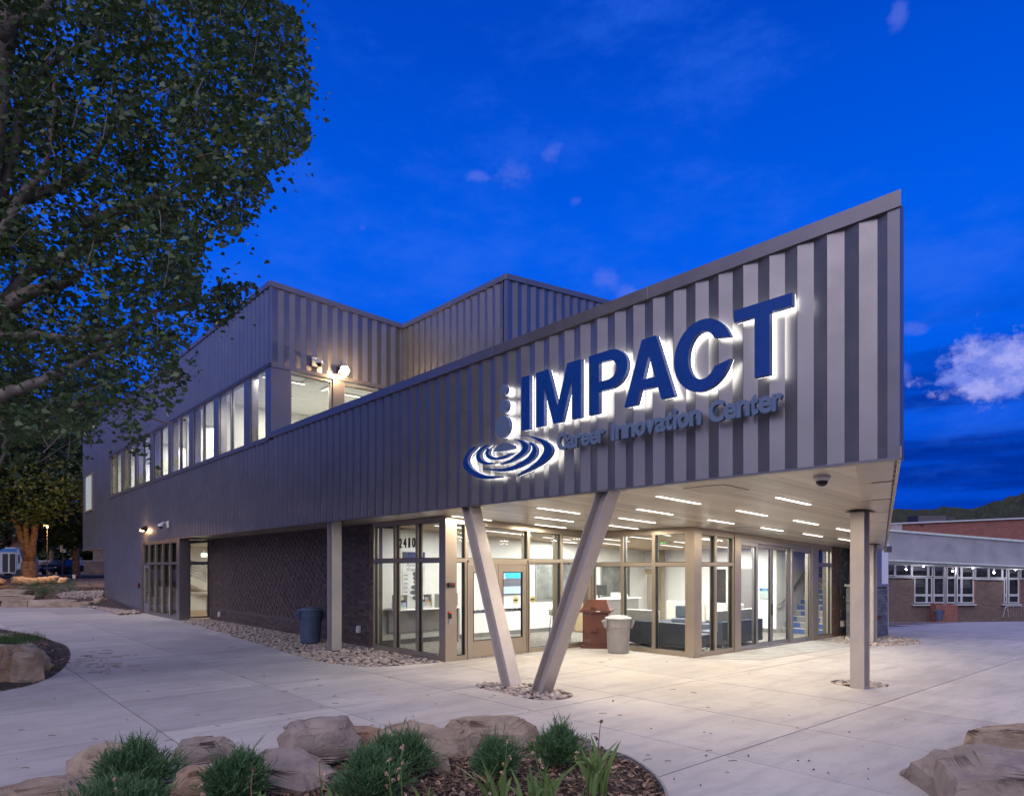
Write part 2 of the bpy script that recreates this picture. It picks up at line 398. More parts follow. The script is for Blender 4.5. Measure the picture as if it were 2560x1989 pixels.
def lin(a, b, n): return [a + (b - a) * i / n for i in range(n + 1)]
grid_sheet('ground', [-1500, -400, -150, -90] + lin(-60, 60, 60) + [90, 150, 400, 1500], [-300, -80, -30] + lin(-10, 80, 60) + [100, 160, 400, 1500], -.10, M['dirt'])
# sloping concrete beyond the canopy, as far as the low brick school
def keepw(x, y):
    t, d = loc_(x, y); return not (t < 6.0 and d > -1)
grid_sheet('sloping_concrete', lin(9.5, 60, 34), lin(15.0, 57, 34), -.016, M['concrete'], keep=keepw)
grid_sheet('street', lin(-75, -22, 12), [60, 62, 64, 68, 72, 78], -.02, M['asphalt'])

plaza = bpy.data.objects.new('plaza', None); COL.objects.link(plaza); plaza['kind'] = 'structure'
plaza.location = O; plaza.rotation_euler = (0, 0, ROT)
tcuts = [-31.2, -28.2, -25.2, -22.2, -19.2, -16.2, -13.2, -10.2, -7.4, -4.6, -1.8, .9, 3.4, 5.85, 7.94, 10.9, 13.6, 16.3, 19.0, 21.7, 24.4, 27]
dcuts = [-31, -28.6, -26.2, -23.8, -21.4, -19.0, -16.6, -14.2, -11.8, -9.6, -7.4, -5.16, -2.94, -.915, .9, 3.1, 5.5, 7.9, 10.3, 12.7, 15.1]
slabs = []
for i in range(len(tcuts) - 1):
    for j in range(len(dcuts) - 1):
        t0, t1, d0, d1 = tcuts[i], tcuts[i + 1], dcuts[j], dcuts[j + 1]
        if t1 < 3.3 and d0 > 1.0: continue
        if t1 < 6.5 and d0 > 6.3: continue
        c = Wd((t0 + t1) / 2, (d0 + d1) / 2)
        if c.y < 2.5 or c.y > 35.5 or (c.y > 19.3 and c.x > 0) or abs(c.x) > c.y * .95 + 5: continue
        g = .0085
        mb = MB().box(t0 + g, t1 - g, d0 + g, d1 - g, -.06, 0)
        # chamfer the top rim slightly by an inset cap
        slabs.append(link('concrete_slab', mb, plaza, mats=M['concrete'], bevel=.004))
mb = MB().box(-34, 28, -34, 17, -.098, -.062); link('joint_bed', mb, plaza, mats=M['joint'])
# darker slab patch outside the sliding doors
p = [loc_(*gp(u, v).xy) for u, v in ((1752, 1648), (1893, 1667), (2127, 1626), (2075, 1592))]
mb = MB().prism([(6.25, 5.5), (7.35, 6.35), (7.5, 11.6), (6.25, 12.3)], lambda x, y: (x, y, .001), lambda x, y: (x, y, .006))
M['concdark'] = pmat('smooth_grey_concrete', (.30, .29, .27), .7, 0, .12, 3, .1, 120)
link('door_apron', mb, plaza, mats=M['concdark'])

# ================================================================== BUILDING
bld = thing('school_building', 'long two-storey building clad in folded bronze metal, with a pointed prow over a glazed entrance', 'building', O, ROT)
LB = bld
# ---- cladding panels
def panel_mesh(name, z0, z1, w=.33):
    pr = [(.0015, 0), (w * .515, .036), (w - .0035, 0), (w - .0035, .10), (.0015, .10)]
    mb = MB().prism(pr, lambda x, y: (x, y, z0), lambda x, y: (x, y, z1))
    me = mb.mesh(name); me.materials.append(M['clad']); return me
pm_low = panel_mesh('cladding_panel', 3.10, 5.62)
pm_lowl = panel_mesh('cladding_panel', 3.10, 5.535)
pm_gr = panel_mesh('cladding_panel', 0.02, 5.535)
pm_up = panel_mesh('cladding_panel', 7.69, 9.86)
pm_full = panel_mesh('cladding_panel', 3.0, 9.86)
pm_fullg = panel_mesh('cladding_panel', 0.02, 9.86)
W = .33
npan = 0
def put(me, x, y=0, z=0, rz=0):
    global npan
    if abs(x) > 1e9: return
    o = bpy.data.objects.new('cladding_panel', me); COL.objects.link(o); o.parent = LB; o.location = (x, y, z); o.rotation_euler = (0, 0, rz); npan += 1
t = 12.235
rest = []
while t > -32.6:
    t -= W
    if t > -3.7: put(pm_low, t)
    elif t > -18.5: put(pm_lowl, t)
    elif t > -25.2: put(pm_gr, t)
    elif t > -26.4: put(pm_fullg, t)
    else: put(pm_full, t)
t = -3.94
while t > -25.2:
    t -= W; put(pm_up, t)
# vol 1 end face (t = -3.868): x->d
k = 0
while k * W < 4.1:
    put(pm_up, -3.868, .0 + k * W + .07, -.05 * k * W, R(90)); k += 1
# vol 2 face (d=4.3)
k = 0
pm_v2 = panel_mesh('cladding_panel', 5.4, 9.66)
while k * W < 4.9: put(pm_v2, -3.86 + k * W, 4.3); k += 1
k = 0
while k * W < 9: put(pm_v2, 1.23, 4.37 + k * W, .085 * k * W, R(90)); k += 1
# corner trims
tr = MB()
tr.box(12.185, 12.30, -.004, .1, 3.10, 5.62)
link('corner_trim', tr, LB, mats=M['clad'])
link('corner_trim', MB().box(-3.94, -3.864, -.003, .067, 7.69, 9.9), LB, mats=M['clad'])
link('corner_trim', MB().box(1.14, 1.233, 4.297, 4.367, 5.4, 9.7), LB, mats=M['clad'])
# copings
def cop(name, p0, p1, z0, z1, h, out, thick, mat):
    """p0,p1 local (t,d); z0,z1 = top heights; out = outward unit vector"""
    n = Vector((out[0], out[1]));
    q = []
    for zz in (0, 1):
        for (p, z) in ((p0, z0), (p1, z1)):
            pass
    a0 = Vector(p0) + n * .025; a1 = Vector(p1) + n * .025; b0 = Vector(p0) - n * thick; b1 = Vector(p1) - n * thick
    vs = [(a0.x, a0.y, z0 - h), (a1.x, a1.y, z1 - h), (b1.x, b1.y, z1 - h), (b0.x, b0.y, z0 - h), (a0.x, a0.y, z0), (a1.x, a1.y, z1), (b1.x, b1.y, z1), (b0.x, b0.y, z0)]
    link(name, MB().hexa(vs), LB, mats=mat, bevel=.004)
def coping_run(p0, p1, z0, z1, h, out, thick, seg=3.05):
    L = (Vector(p1) - Vector(p0)).length; n = max(1, round(L / seg))
    for i in range(n):
        f0 = i / n; f1 = (i + 1) / n - (.004 / L if i < n - 1 else 0)
        a = Vector(p0).lerp(Vector(p1), f0); b = Vector(p0).lerp(Vector(p1), f1)
        cop('coping', a, b, z0 + (z1 - z0) * f0, z0 + (z1 - z0) * f1, h, out, thick, M['coping'])
coping_run((-3.9, 0), (9.2, 0), 5.75, 5.75, .165, (0, -1), .3)
vs = [(9.204, -.025, 5.585), (12.318, -.025, 5.585), (12.19, .3, 5.585), (9.204, .3, 5.585)]; vs += [(x, y, 5.75) for x, y, z in vs]
link('coping', MB().hexa(vs), LB, mats=M['coping'])
coping_run((-25.3, 0), (-4.02, 0), 5.61, 5.61, .085, (0, -1), .14)
coping_run((-32.9, 0), (-3.88, 0), 9.98, 9.98, .15, (0, -1), .3)
coping_run((-3.868, -.02), (-3.868, 4.26), 9.978, 9.76, .15, (1, 0), .3)
coping_run((-3.83, 4.3), (1.22, 4.3), 9.76, 9.73, .15, (0, -1), .3)
coping_run((1.23, 4.28), (1.23, 13), 9.728, 10.45, .15, (1, 0), .3)
# soffit edge trims
link('drip_edge', MB().box(-18.4, 12.3, -.012, .11, 3.075, 3.10), LB, mats=M['coping'])
link('drip_edge', MB().box(-32.9, -26.5, -.01, .11, 2.97, 2.985), LB, mats=M['coping'])
link('drip_edge', MB().box(-25.3, -3.9, -.012, .30, 7.655, 7.69), LB, mats=M['dark'])
link('drip_edge', MB().box(-25.3, -3.86, -.008, .05, 7.628, 7.655), LB, mats=M['coping'])
# cores
CS = (-.355, .935)   # direction of the prow's right edge in (t,d)
def cedge(d): return 12.3 + CS[0] / CS[1] * d
core = MB()
zf = lambda x, y: (x, y, soff(y) + .07)
core.prism([(-18.3, .101), (12.2, .101), (cedge(14.4) - .05, 14.4), (-18.3, 14.4)], zf, lambda x, y: (x, y, 5.35))
link('roof_deck', core, LB, mats=M['dark'])
# prow right wall with its own panels (seen from the side only)
mb = MB()
L = 14.4 / CS[1]; n = int(L / .33)
cn = (CS[1], -CS[0])
for i in range(n):
    def pt(s, off): return (12.3 + CS[0] * s - cn[0] * off, 0 + CS[1] * s - cn[1] * off)
    s0, s1 = i * .33 + .02, i * .33 + .345
    a, b, c, e, f = pt(s0, 0), pt((s0 + s1) / 2, .04), pt(s1, 0), pt(s1, .04), pt(s0, .04)
    zb = soff(a[1]) - .02
    mb.prism([a, b, c, e, f][::-1], lambda x, y: (x, y, zb), lambda x, y: (x, y, 5.62))
link('side_cladding', mb, LB, mats=M['clad'], kind='stuff')
mb = MB().hexa([(12.19, 0.31, 5.59), (cedge(14.4), 14.4, 5.59), (cedge(14.4) - .3, 14.4, 5.59), (11.9, 0.31, 5.59), (12.19, .31, 5.748), (cedge(14.4) + .005, 14.4, 5.748), (cedge(14.4) - .3, 14.4, 5.748), (11.9, .31, 5.748)])
link('coping', mb, LB, mats=M['coping'])
solid = MB()
solid.box(-32.85, -18.4, .101, 8, 3.02, 5.35); solid.box(-26.5, -18.4, .101, 8, 0, 3.02)
solid.box(-32.85, -25.35, .101, 8, 5.35, 9.8); solid.box(-25.35, -3.97, .101, 12, 7.78, 9.7)
solid.box(-3.97, 1.12, 4.401, 14, 5.35, 9.66)
solid.box(-12.5, -.55, 1.35, 12, 0, 2.62)
link('wall_core', solid, LB, mats=M['dark'])
link('cantilever_soffit', MB().box(-32.88, -26.52, .03, 6, 2.985, 3.015), LB, mats=M['soffit'])
# narrow window in the cantilevered end
def ring(mb, x0, x1, z0a, z0b, z1a, z1b, w, y0, y1, f, m=0):
    """a frame of four sides; f(s,off,z)->3D"""
    def hx(s0, s1, za0, zb0, za1, zb1):
        vs = [f(s0, y0, za0), f(s1, y0, zb0), f(s1, y1, zb0), f(s0, y1, za0), f(s0, y0, za1), f(s1, y0, zb1), f(s1, y1, zb1), f(s0, y1, za1)]
        mb.hexa(vs, m)
    L = x1 - x0
    def zi0(s): return z0a + (z0b - z0a) * (s - x0) / L
    def zi1(s): return z1a + (z1b - z1a) * (s - x0) / L
    hx(x0, x0 + w, z0a, zi0(x0 + w), z1a, zi1(x0 + w)); hx(x1 - w, x1, zi0(x1 - w), z0b, zi1(x1 - w), z1b)
    hx(x0 + w, x1 - w, zi0(x0 + w), zi0(x1 - w), zi0(x0 + w) + w, zi0(x1 - w) + w)
    hx(x0 + w, x1 - w, zi1(x0 + w) - w, zi1(x1 - w) - w, zi1(x0 + w), zi1(x1 - w))
def window(p0, axis, s0, s1, z0, z1, w=.045, depth=.12, setb=0.0, mat=None, inward=(0, 1), glass=None, z1b=None, name='window', gz=.45):
    """frame in the plane through p0 (t,d) along axis; inward = unit vector into the building"""
    ax = Vector(axis); inn = Vector(inward); P0 = Vector(p0)
    f = lambda s, o, z: (*(P0 + ax * s + inn * (o + setb)), z)
    z1b = z1 if z1b is None else z1b
    mb = MB(); ring(mb, s0, s1, z0, z0, z1, z1b, w, 0, depth, f)
    fr = link(name, mb, LB, mats=mat or M['champ'])
    mb = MB(); ring(mb, s0 + w, s1 - w, z0 + w, z0 + w, z1 - w, z1b - w, .012, depth * .25, depth * .7, f)
    link('gasket', mb, fr, mats=M['gasket'])
    g = .008; mb = MB()
    vs = [f(s0 + w + g, depth * gz, z0 + w + g), f(s1 - w - g, depth * gz, z0 + w + g), f(s1 - w - g, depth * gz, z1b - w - g), f(s0 + w + g, depth * gz, z1 - w - g)]
    vs2 = [f(s0 + w + g, depth * gz + .012, z0 + w + g), f(s1 - w - g, depth * gz + .012, z0 + w + g), f(s1 - w - g, depth * gz + .012, z1b - w - g), f(s0 + w + g, depth * gz + .012, z1 - w - g)]
    # single-sided sheet: one crossing per pane
    mb.add(vs, [(0, 1, 2, 3)])
    link('pane', mb, fr, mats=glass or M['glass'])
    return fr
# ---- upper window strip, d=0
bays = [(-5.53, -4.25, 1), (-8.3, -5.94, 2), (-11.05, -8.75, 2), (-13.85, -11.5, 2), (-16.6, -14.25, 2), (-19.4, -17.05, 2), (-22.1, -19.8, 2), (-24.9, -22.55, 2)]
for a, b, n in bays:
    for k in range(n):
        x0 = a + (b - a) * k / n; x1 = a + (b - a) * (k + 1) / n
        window((0, 0), (1, 0), x0, x1, 5.63, 7.62, .045, .09, .03, M['coping'], gz=.3)
ed = [-25.35] + [x for a, b, n in bays[::-1] for x in (a, b)] + [-3.9]
for i in range(0, len(ed), 2):
    link('window_pier', MB().box(ed[i], ed[i + 1], .03, .3, 5.612, 7.628), LB, mats=M['coping'])
# end face windows (t=-3.868)
for a, b in ((.594, 1.90), (2.25, 3.35), (3.40, 4.2)):
    window((-3.868, 0), (0, 1), a, b, 5.6, 7.56 - .02 * a, .05, .14, .06, M['champ'], (-1, 0))
for a, b in ((0.0, .594), (1.90, 2.25)):
    link('window_pier', MB().box(-4.1 if a else -3.9, -3.875, a + .03 if a == 0 else a, b, 5.4, 7.60), LB, mats=M['coping'])
link('drip_edge', MB().box(-4.0, -3.85, .03, 4.28, 7.58, 7.68), LB, mats=M['coping'])
# lit clerestory windows on the second volume, their heads just clear of the parapet
M['litpane'] = emat('lit_window_pane', (1.0, .97, .90), 1.6)
for a, b in ((-2.75, -2.05), (-1.2, -.35)):
    window((0, 4.3), (1, 0), a, b, 6.2, 7.93, .04, .05, -.06, M['coping'], glass=M['litpane'])
# small window at far end
window((0, 0), (1, 0), -31.9, -29.6, 5.2, 7.35, .08, .10, -.03, M['champ'], glass=emat('dim_lit_pane', (.9, 1, .85), .30))
# ---- upper room
room = MB(); room.box(-25.3, -4.1, 4.15, 4.3, 5.35, 7.78); link('interior_wall', room, LB, mats=M['white'])
link('interior_wall', MB().box(-25.34, -25.2, .12, 4.15, 5.35, 7.78), LB, mats=M['white'])
link('interior_ceiling', MB().box(-25.3, -3.98, .32, 4.15, 7.70, 7.775), LB, mats=M['ceil'])
link('interior_floor', MB().box(-25.3, -3.98, .12, 4.15, 5.36, 5.42), LB, mats=M['offwhite'])
for tx in (-9.6, -14.0, -19.6):
    link('partition', MB().box(tx, tx + .12, .6, 4.15, 5.42, 7.7), LB, mats=M['offwhite'])

# ---- soffit planks (run into the building)
tpl = 12.2; wpl = .205
i = 0
while tpl > -12.5:
    t0 = tpl - wpl; tm = t0 + wpl / 2
    dmax = (12.3 - tpl) / -CS[0] * CS[1] - .42
    dend = 14.3
    if tpl < 3.1: dend = 1.12
    elif tpl < 6.2: dend = 5.62
    dend = min(dend, dmax)
    if dend > .15:
        jit = random.uniform(-.001, .001); j2 = random.uniform(-.001, .001)
        g = .0018
        bk = [(t0 - .01, .104, soff(.104) + .010), (t0 + .02, .104, soff(.104) + .010), (t0 + .02, dend, soff(dend) + .010), (t0 - .01, dend, soff(dend) + .010)]
        mb = MB().hexa(bk + [(x, y, z + .01) for x, y, z in bk])
        vs = [(t0 + g, .104, soff(.104) + jit), (tpl - g, .104, soff(.104) + j2), (tpl - g, dend, soff(dend) + j2), (t0 + g, dend, soff(dend) + jit)]
        vs += [(x, y, z + .035) for x, y, z in vs]
        mb.hexa(vs); link('soffit_plank', mb, LB, mats=M['soffit'])
    tpl -= wpl; i += 1
# border panels along the prow's right edge
nb = 9
for k in range(nb):
    d0 = .11 + (14.2) * k / nb; d1 = .02 + 14.3 * (k + 1) / nb - .006
    vs = [(cedge(d0) - .44, d0, soff(d0) - .004), (cedge(d0) - .02, d0, soff(d0) - .004), (cedge(d1) - .02, d1, soff(d1) - .004), (cedge(d1) - .44, d1, soff(d1) - .004)]
    vs += [(x, y, z + .04) for x, y, z in vs]
    link('border_panel', MB().hexa(vs), LB, mats=M['soffit'])
vs = [(cedge(0) - .02, 0, soff(0) - .045), (cedge(0) + .015, 0, soff(0) - .045), (cedge(14.4) + .015, 14.4, soff(14.4) - .045), (cedge(14.4) - .02, 14.4, soff(14.4) - .045)]
vs += [(x, y, z + .12) for x, y, z in vs]
link('edge_trim', MB().hexa(vs), LB, mats=M['champ'])
link('drip_edge', MB().box(7.0, cedge(14.4), 14.3, 14.42, 2.44, 2.62), LB, mats=M['coping'])
# left vestibule soffit
link('vestibule_soffit', MB().box(-18.4, -12.5, .1, 1.1, 3.05, 3.09), LB, mats=M['soffit'])
# access panel recesses in the soffit
for (u, v), (w_, l_) in (((1790, 1222), (.62, .62)), ((1858, 1320), (.6, .6))):
    a, b = on_soffit(u, v)
    mb = MB()
    x0, x1, y0, y1 = a - w_ / 2, a + w_ / 2, b - l_ / 2, b + l_ / 2
    vs = [(x0, y0, soff(y0) - .006), (x1, y0, soff(y0) - .006), (x1, y1, soff(y1) - .006), (x0, y1, soff(y1) - .006)]; vs += [(x, y, z + .004) for x, y, z in vs]
    mb.hexa(vs); ap = link('access_panel', mb, LB, mats=M['soffit'])
    mb = MB(); e = .018
    for (q0, q1, r0, r1) in ((x0 - e, x1 + e, y0 - e, y0 - .003), (x0 - e, x1 + e, y1 + .003, y1 + e), (x0 - e, x0 - .003, y0, y1), (x1 + .003, x1 + e, y0, y1)):
        vs = [(q0, r0, soff(r0) - .0045), (q1, r0, soff(r0) - .0045), (q1, r1, soff(r1) - .0045), (q0, r1, soff(r1) - .0045)]; vs += [(x, y, z + .003) for x, y, z in vs]
        mb.hexa(vs)
    link('reveal', mb, ap, mats=M['gasket'])

# ---- curtain walls
TR1, TR2 = 2.15, 2.065
def cell(p0, ax, inn, s0, s1, tr, zt0, zt1, w=.04, mat=None, depth=.14, sb=0):
    window(p0, ax, s0, s1, .06, tr, w, depth, sb, mat, inn)
    window(p0, ax, s0, s1, tr, zt0, w, depth, sb, mat, inn, z1b=zt1, name='transom_window')
def post(x0, x1, y0, y1, z1, name='post', mat=None):
    link(name, MB().box(x0, x1, y0, y1, 0, z1), LB, mats=mat or M['champ'], bevel=.004)
# G1: plane d=1.05, t -0.05..2.88
hd = soff(1.2) - .06
e1 = [-.02, .98, 1.93, 2.86]
for a, b in zip(e1[:-1], e1[1:]): cell((0, 1.05), (1, 0), (0, 1), a, b, TR1, hd, hd, .045)
link('sill', MB().box(-.04, 2.88, 1.02, 1.25, 0, .06), LB, mats=M['champ'])
link('header', MB().box(-.04, 2.88, 1.04, 1.22, hd, soff(1.2) - .002), LB, mats=M['champ'])
post(2.862, 3.10, 1.01, 1.27, soff(1.27))
# G2: plane t=3.09 facing +t, along d from 1.27 to 5.5
def dU(u): return on_t(u, 1500, 3.09)[0]
hdr = lambda d: soff(d) - .10
link('sill', MB().box(2.90, 3.09, 1.27, dU(1167), 0, .06), LB, mats=M['champ'])
link('sill', MB().box(2.90, 3.09, dU(1322), 5.45, 0, .06), LB, mats=M['champ'])
def G2(u0, u1, door=False):
    a, b = dU(u0), dU(u1)
    if not door: window((3.09, 0), (0, 1), a, b, .06, TR1, .04, .14, 0, None, (-1, 0))
    window((3.09, 0), (0, 1), a, b, TR1, hdr(a), .04, .14, 0, None, (-1, 0), z1b=hdr(b), name='transom_window')
a0 = 1.272
window((3.09, 0), (0, 1), a0, dU(1167), .06, TR1, .04, .14, 0, None, (-1, 0)); window((3.09, 0), (0, 1), a0, dU(1167), TR1, hdr(a0), .04, .14, 0, None, (-1, 0), z1b=hdr(dU(1167)), name='transom_window')
G2(1167, 1322, True); G2(1322, 1405); G2(1405, 1476)
vs = [(2.95, 1.27, hdr(1.27)), (3.088, 1.27, hdr(1.27)), (3.088, 5.5, hdr(5.5)), (2.95, 5.5, hdr(5.5))]; vs += [(x, y, soff(y) - .002) for x, y, z in vs]
link('header', MB().hexa(vs), LB, mats=M['champ'])
# entrance doors
da, db = dU(1169), dU(1320); dm = (da + db) / 2
def door_leaf(s0, s1, hinge_left):
    mb = MB(); f = lambda s, o, z: (3.075 - o, s, z)
    z0, z1 = .02, 2.06
    def hx(a, b, z0_, z1_, y0=0, y1=.045): mb.hexa([f(a, y0, z0_), f(b, y0, z0_), f(b, y1, z0_), f(a, y1, z0_), f(a, y0, z1_), f(b, y0, z1_), f(b, y1, z1_), f(a, y1, z1_)])
    st = .11
    st = .125
    hx(s0, s0 + st, z0, z1); hx(s1 - st, s1, z0, z1); hx(s0 + st, s1 - st, z0, z0 + .36); hx(s0 + st, s1 - st, z1 - .17, z1)
    dr = link('door', mb, LB, mats=M['champ'], bevel=.003)
    mb = MB(); ring(mb, s0 + st, s1 - st, z0 + .36, z0 + .36, z1 - .17, z1 - .17, .018, -.004, .05, f); link('glazing_bead', mb, dr, mats=M['gasket'])
    mb = MB(); mb.quad(f(s0 + st, .02, z0 + .36), f(s1 - st, .02, z0 + .36), f(s1 - st, .02, z1 - .17), f(s0 + st, .02, z1 - .17)); link('pane', mb, dr, mats=M['glass'])
    mb = MB(); hx2 = [f(s0 + .05, .07, .98), f(s1 - .05, .07, .98), f(s1 - .05, .12, .98), f(s0 + .05, .12, .98), f(s0 + .05, .07, 1.05), f(s1 - .05, .07, 1.05), f(s1 - .05, .12, 1.05), f(s0 + .05, .12, 1.05)]
    mb.hexa(hx2); link('push_bar', mb, dr, mats=M['steel'])
    return dr
M['steel'] = pmat('brushed_steel', (.55, .54, .52), .3, .9, .05)
gap = .008
d1_ = door_leaf(da + .04, dm - gap / 2, True); d2_ = door_leaf(dm + gap / 2, db - .03, False)
link('door_frame', MB().box(2.95, 3.09, da - .0, da + .035, 0, 2.1).box(2.95, 3.09, db - .026, db, 0, 2.1).box(2.95, 3.09, da + .035, db - .026, 2.064, 2.149), LB, mats=M['champ'])
link('threshold', MB().box(2.95, 3.12, da, db, 0, .018), LB, mats=M['steel'])
hb = MB(); hb.box(3.076, 3.088, dm + .03, dm + .10, .86, 1.14); hb.tube([(3.09, dm + .065, 1.02), (3.13, dm + .065, 1.02), (3.13, dm + .15, 1.02)], .010)
hb.tube([(3.075, dm + .065, 1.1), (3.10, dm + .065, 1.1)], .018, 12)
link('handle', hb, d2_, mats=M['steel'])
for dd in (d1_, d2_): pass
# corner C2 post
post(2.90, 3.10, 5.46, 5.66, soff(5.6), 'corner_mullion')
# G3: plane d=5.55, t 3.10..6.0
def tU(u, d0=5.55): return on_d(u, 1500, d0)[0]
h3 = soff(5.6) - .09
e3 = [3.10, tU(1555), tU(1633.5), tU(1717)]
for a, b in zip(e3[:-1], e3[1:]): cell((0, 5.55), (1, 0), (0, 1), a, b, TR2, h3, h3, .045)
link('sill', MB().box(3.1, e3[-1], 5.52, 5.74, 0, .06), LB, mats=M['champ'])
link('header', MB().box(3.1, e3[-1], 5.54, 5.72, h3, soff(5.72) - .001), LB, mats=M['champ'])
post(e3[-1] + .002, 6.19, 5.50, 5.76, soff(5.76))
# G4: plane t=6.18
def d4(u): return on_t(u, 1500, 6.18)[0]
def G4(u0, u1, tr=True, mat=None, w=.04, name='window', z0=.06, off=0.0, top=.10):
    a = d4(u0) if u0 > 100 else u0; b = d4(u1)
    if tr:
        window((6.18, 0), (0, 1), a, b, .06, TR2, w, .14, off, mat, (-1, 0)); window((6.18, 0), (0, 1), a, b, TR2, soff(a) - top, w, .14, off, mat, (-1, 0), z1b=soff(b) - top, name='transom_window')
    else: return window((6.18, 0), (0, 1), a, b, z0, soff(a) - top, w, .07, off, mat, (-1, 0), z1b=soff(b) - top, name=name)
G4(5.762, 1790); G4(1790, 1835)
post(6.0, 6.20, d4(1836), d4(1849), soff(d4(1849)))
slid = []
for (a, b, off) in ((1849, 1895, .0), (1893, 1937, .075), (1936, 1981, .075), (1980, 2028, .0)):
    fr = G4(a, b, False, M['lilac'], .075, 'sliding_door', .03, off, .20); slid.append(fr)
hb = MB().box(6.105, 6.135, d4(1936) - .02, d4(1936) + .02, .78, 1.08); link('handle', hb, slid[2], mats=M['dark'])
vs = [(6.02, d4(1849), soff(d4(1849)) - .195), (6.178, d4(1849), soff(d4(1849)) - .195), (6.178, d4(2028), soff(d4(2028)) - .195), (6.02, d4(2028), soff(d4(2028)) - .195)]; vs += [(x, y, soff(y) - .105) for x, y, z in vs]
link('door_track', MB().hexa(vs), LB, mats=M['lilac'])
link('threshold', MB().box(6.0, 6.2, d4(1849), d4(2028), 0, .028), LB, mats=M['lilac'])
post(6.0, 6.21, d4(2028.5), d4(2044), soff(d4(2044)), mat=M['champ'])
G4(2045, 2080, True)
vs = [(6.04, 5.762, soff(5.762) - .1), (6.184, 5.762, soff(5.762) - .1), (6.184, d4(2080), soff(d4(2080)) - .1), (6.04, d4(2080), soff(d4(2080)) - .1)]; vs += [(x, y, soff(y) - .001) for x, y, z in vs]
link('header', MB().hexa(vs), LB, mats=M['champ'])
link('sill', MB().box(6.0, 6.2, 5.762, d4(1835), 0, .06), LB, mats=M['champ']); link('sill', MB().box(6.0, 6.2, d4(2045), d4(2080), 0, .06), LB, mats=M['champ'])

# ---- left vestibule (t -18.4..-12.6, plane d=0)
VL, VR = -18.35, -12.95
nb = 5; stp = (VR - VL) / nb
for k in range(nb):
    a, b = VL + k * stp, VL + (k + 1) * stp
    window((0, 0), (1, 0), a, b, 2.15, 3.0, .05, .22, .03, M['coping'], name='transom_window', gz=.2)
    if k > 0: window((0, 0), (1, 0), a, b, .08, 2.15, .05, .22, .03, M['coping'], gz=.2)
link('sill', MB().box(VL + stp, VR, .0, .28, 0, .08), LB, mats=M['coping'])
link('header', MB().box(VL, -12.6, .01, .25, 3.0, 3.06), LB, mats=M['coping'])
post(-12.95, -12.6, -.015, .34, 3.06, mat=M['coping'])
post(-18.42, -18.352, -.01, .25, 3.06, mat=M['coping'])
s0, s1 = VL + .06, VL + stp - .05
mb = MB(); mb.box(s0, s0 + .13, .06, .11, .02, 2.12).box(s1 - .13, s1, .06, .11, .02, 2.12).box(s0 + .13, s1 - .13, .06, .11, .02, .42).box(s0 + .13, s1 - .13, .06, .11, 1.95, 2.12)
dr = link('door', mb, LB, mats=M['lilac'])
link('pane', MB().quad((s0 + .13, .085, .42), (s1 - .13, .085, .42), (s1 - .13, .085, 1.95), (s0 + .13, .085, 1.95)), dr, mats=M['glass'])
link('handle', MB().box(s1 - .11, s1 - .03, .035, .06, .85, 1.15).tube([(s1 - .07, .03, .98), (s1 - .07, -.03, .98), (s1 - .24, -.03, .98)], .012), dr, mats=M['steel'])
# return window t=-12.6, d .34..1.1
window((-12.62, 0), (0, 1), .34, 1.08, .06, 2.15, .045, .12, 0, M['coping'], (-1, 0)); window((-12.62, 0), (0, 1), .34, 1.08, 2.15, 3.02, .045, .12, 0, M['coping'], (-1, 0), name='transom_window')
# vestibule interior
vb = MB(); vb.box(-18.395, -18.36, .26, 4.6, 0, 3.0); link('interior_wall', vb, LB, mats=M['white'])
link('interior_wall', MB().box(-18.36, -12.5, 4.6, 4.75, 0, 2.98), LB, mats=M['white'])
link('interior_wall', MB().box(-12.75, -12.6, 1.12, 1.35, 0, 3.05), LB, mats=M['offwhite'])
link('interior_floor', MB().box(-18.36, -12.5, .28, 4.6, -.01, .015), LB, mats=M['woodfloor'])
link('interior_ceiling', MB().box(-18.36, -12.5, 1.12, 4.6, 2.96, 2.99), LB, mats=M['white'])
M_dark_core = None

# ---- brick walls
def brick_wall(parent, x0, x1, y, z0, z1, mat, ax='t', face=-1, proud=None, bl=.205, bh=.066, jt=.011, limit=300, score=None, top=None, name='brick'):
    """running bond; bricks on plane y; face -1: outward is -axis2. Nearest pieces are separate objects."""
    cells = []
    nrow = int((z1 - z0) / (bh + jt))
    for r_ in range(nrow):
        z = z0 + r_ * (bh + jt) + jt; off = (bl + jt) / 2 if r_ % 2 else 0
        s = x0 - off
        while s < x1 - .02:
            a = max(s, x0); b = min(s + bl, x1)
            if b - a > .03:
                if top is None or z + bh < top((a + b) / 2): cells.append((a, b, z, r_))
            s += bl + jt
    def prm(a, b, z, r_):
        out = random.uniform(-.0015, .0015) + (proud(a, b, z, r_) if proud else 0)
        return out
    cells.sort(key=score or (lambda c: -c[1]))
    sep_, rest_ = cells[:limit], cells[limit:]
    def geo(mb, a, b, z, r_, o=(0, 0, 0)):
        p_ = prm(a, b, z, r_)
        f = y + face * (.012 + p_); bk = y - face * .03
        y0, y1 = min(f, bk), max(f, bk)
        if ax == 't': mb.box(a - o[0], b - o[0], y0 - o[1], y1 - o[1], z - o[2], z + bh - o[2])
        else: mb.box(y0 - o[1], y1 - o[1], a - o[0], b - o[0], z - o[2], z + bh - o[2])
    for c in sep_:
        mb = MB(); geo(mb, *c); link(name, mb, parent, mats=mat)
    if rest_:
        mb = MB()
        for c in rest_: geo(mb, *c)
        link('brickwork', mb, parent, mats=mat, kind='stuff')
def headers(a, b, z, r_):
    k = int(round((a + 11.19) / .0542)); return .013 * ss(a, -11.2, -9.8) * (1 if (k // 2 + r_) % 3 == 0 else 0)
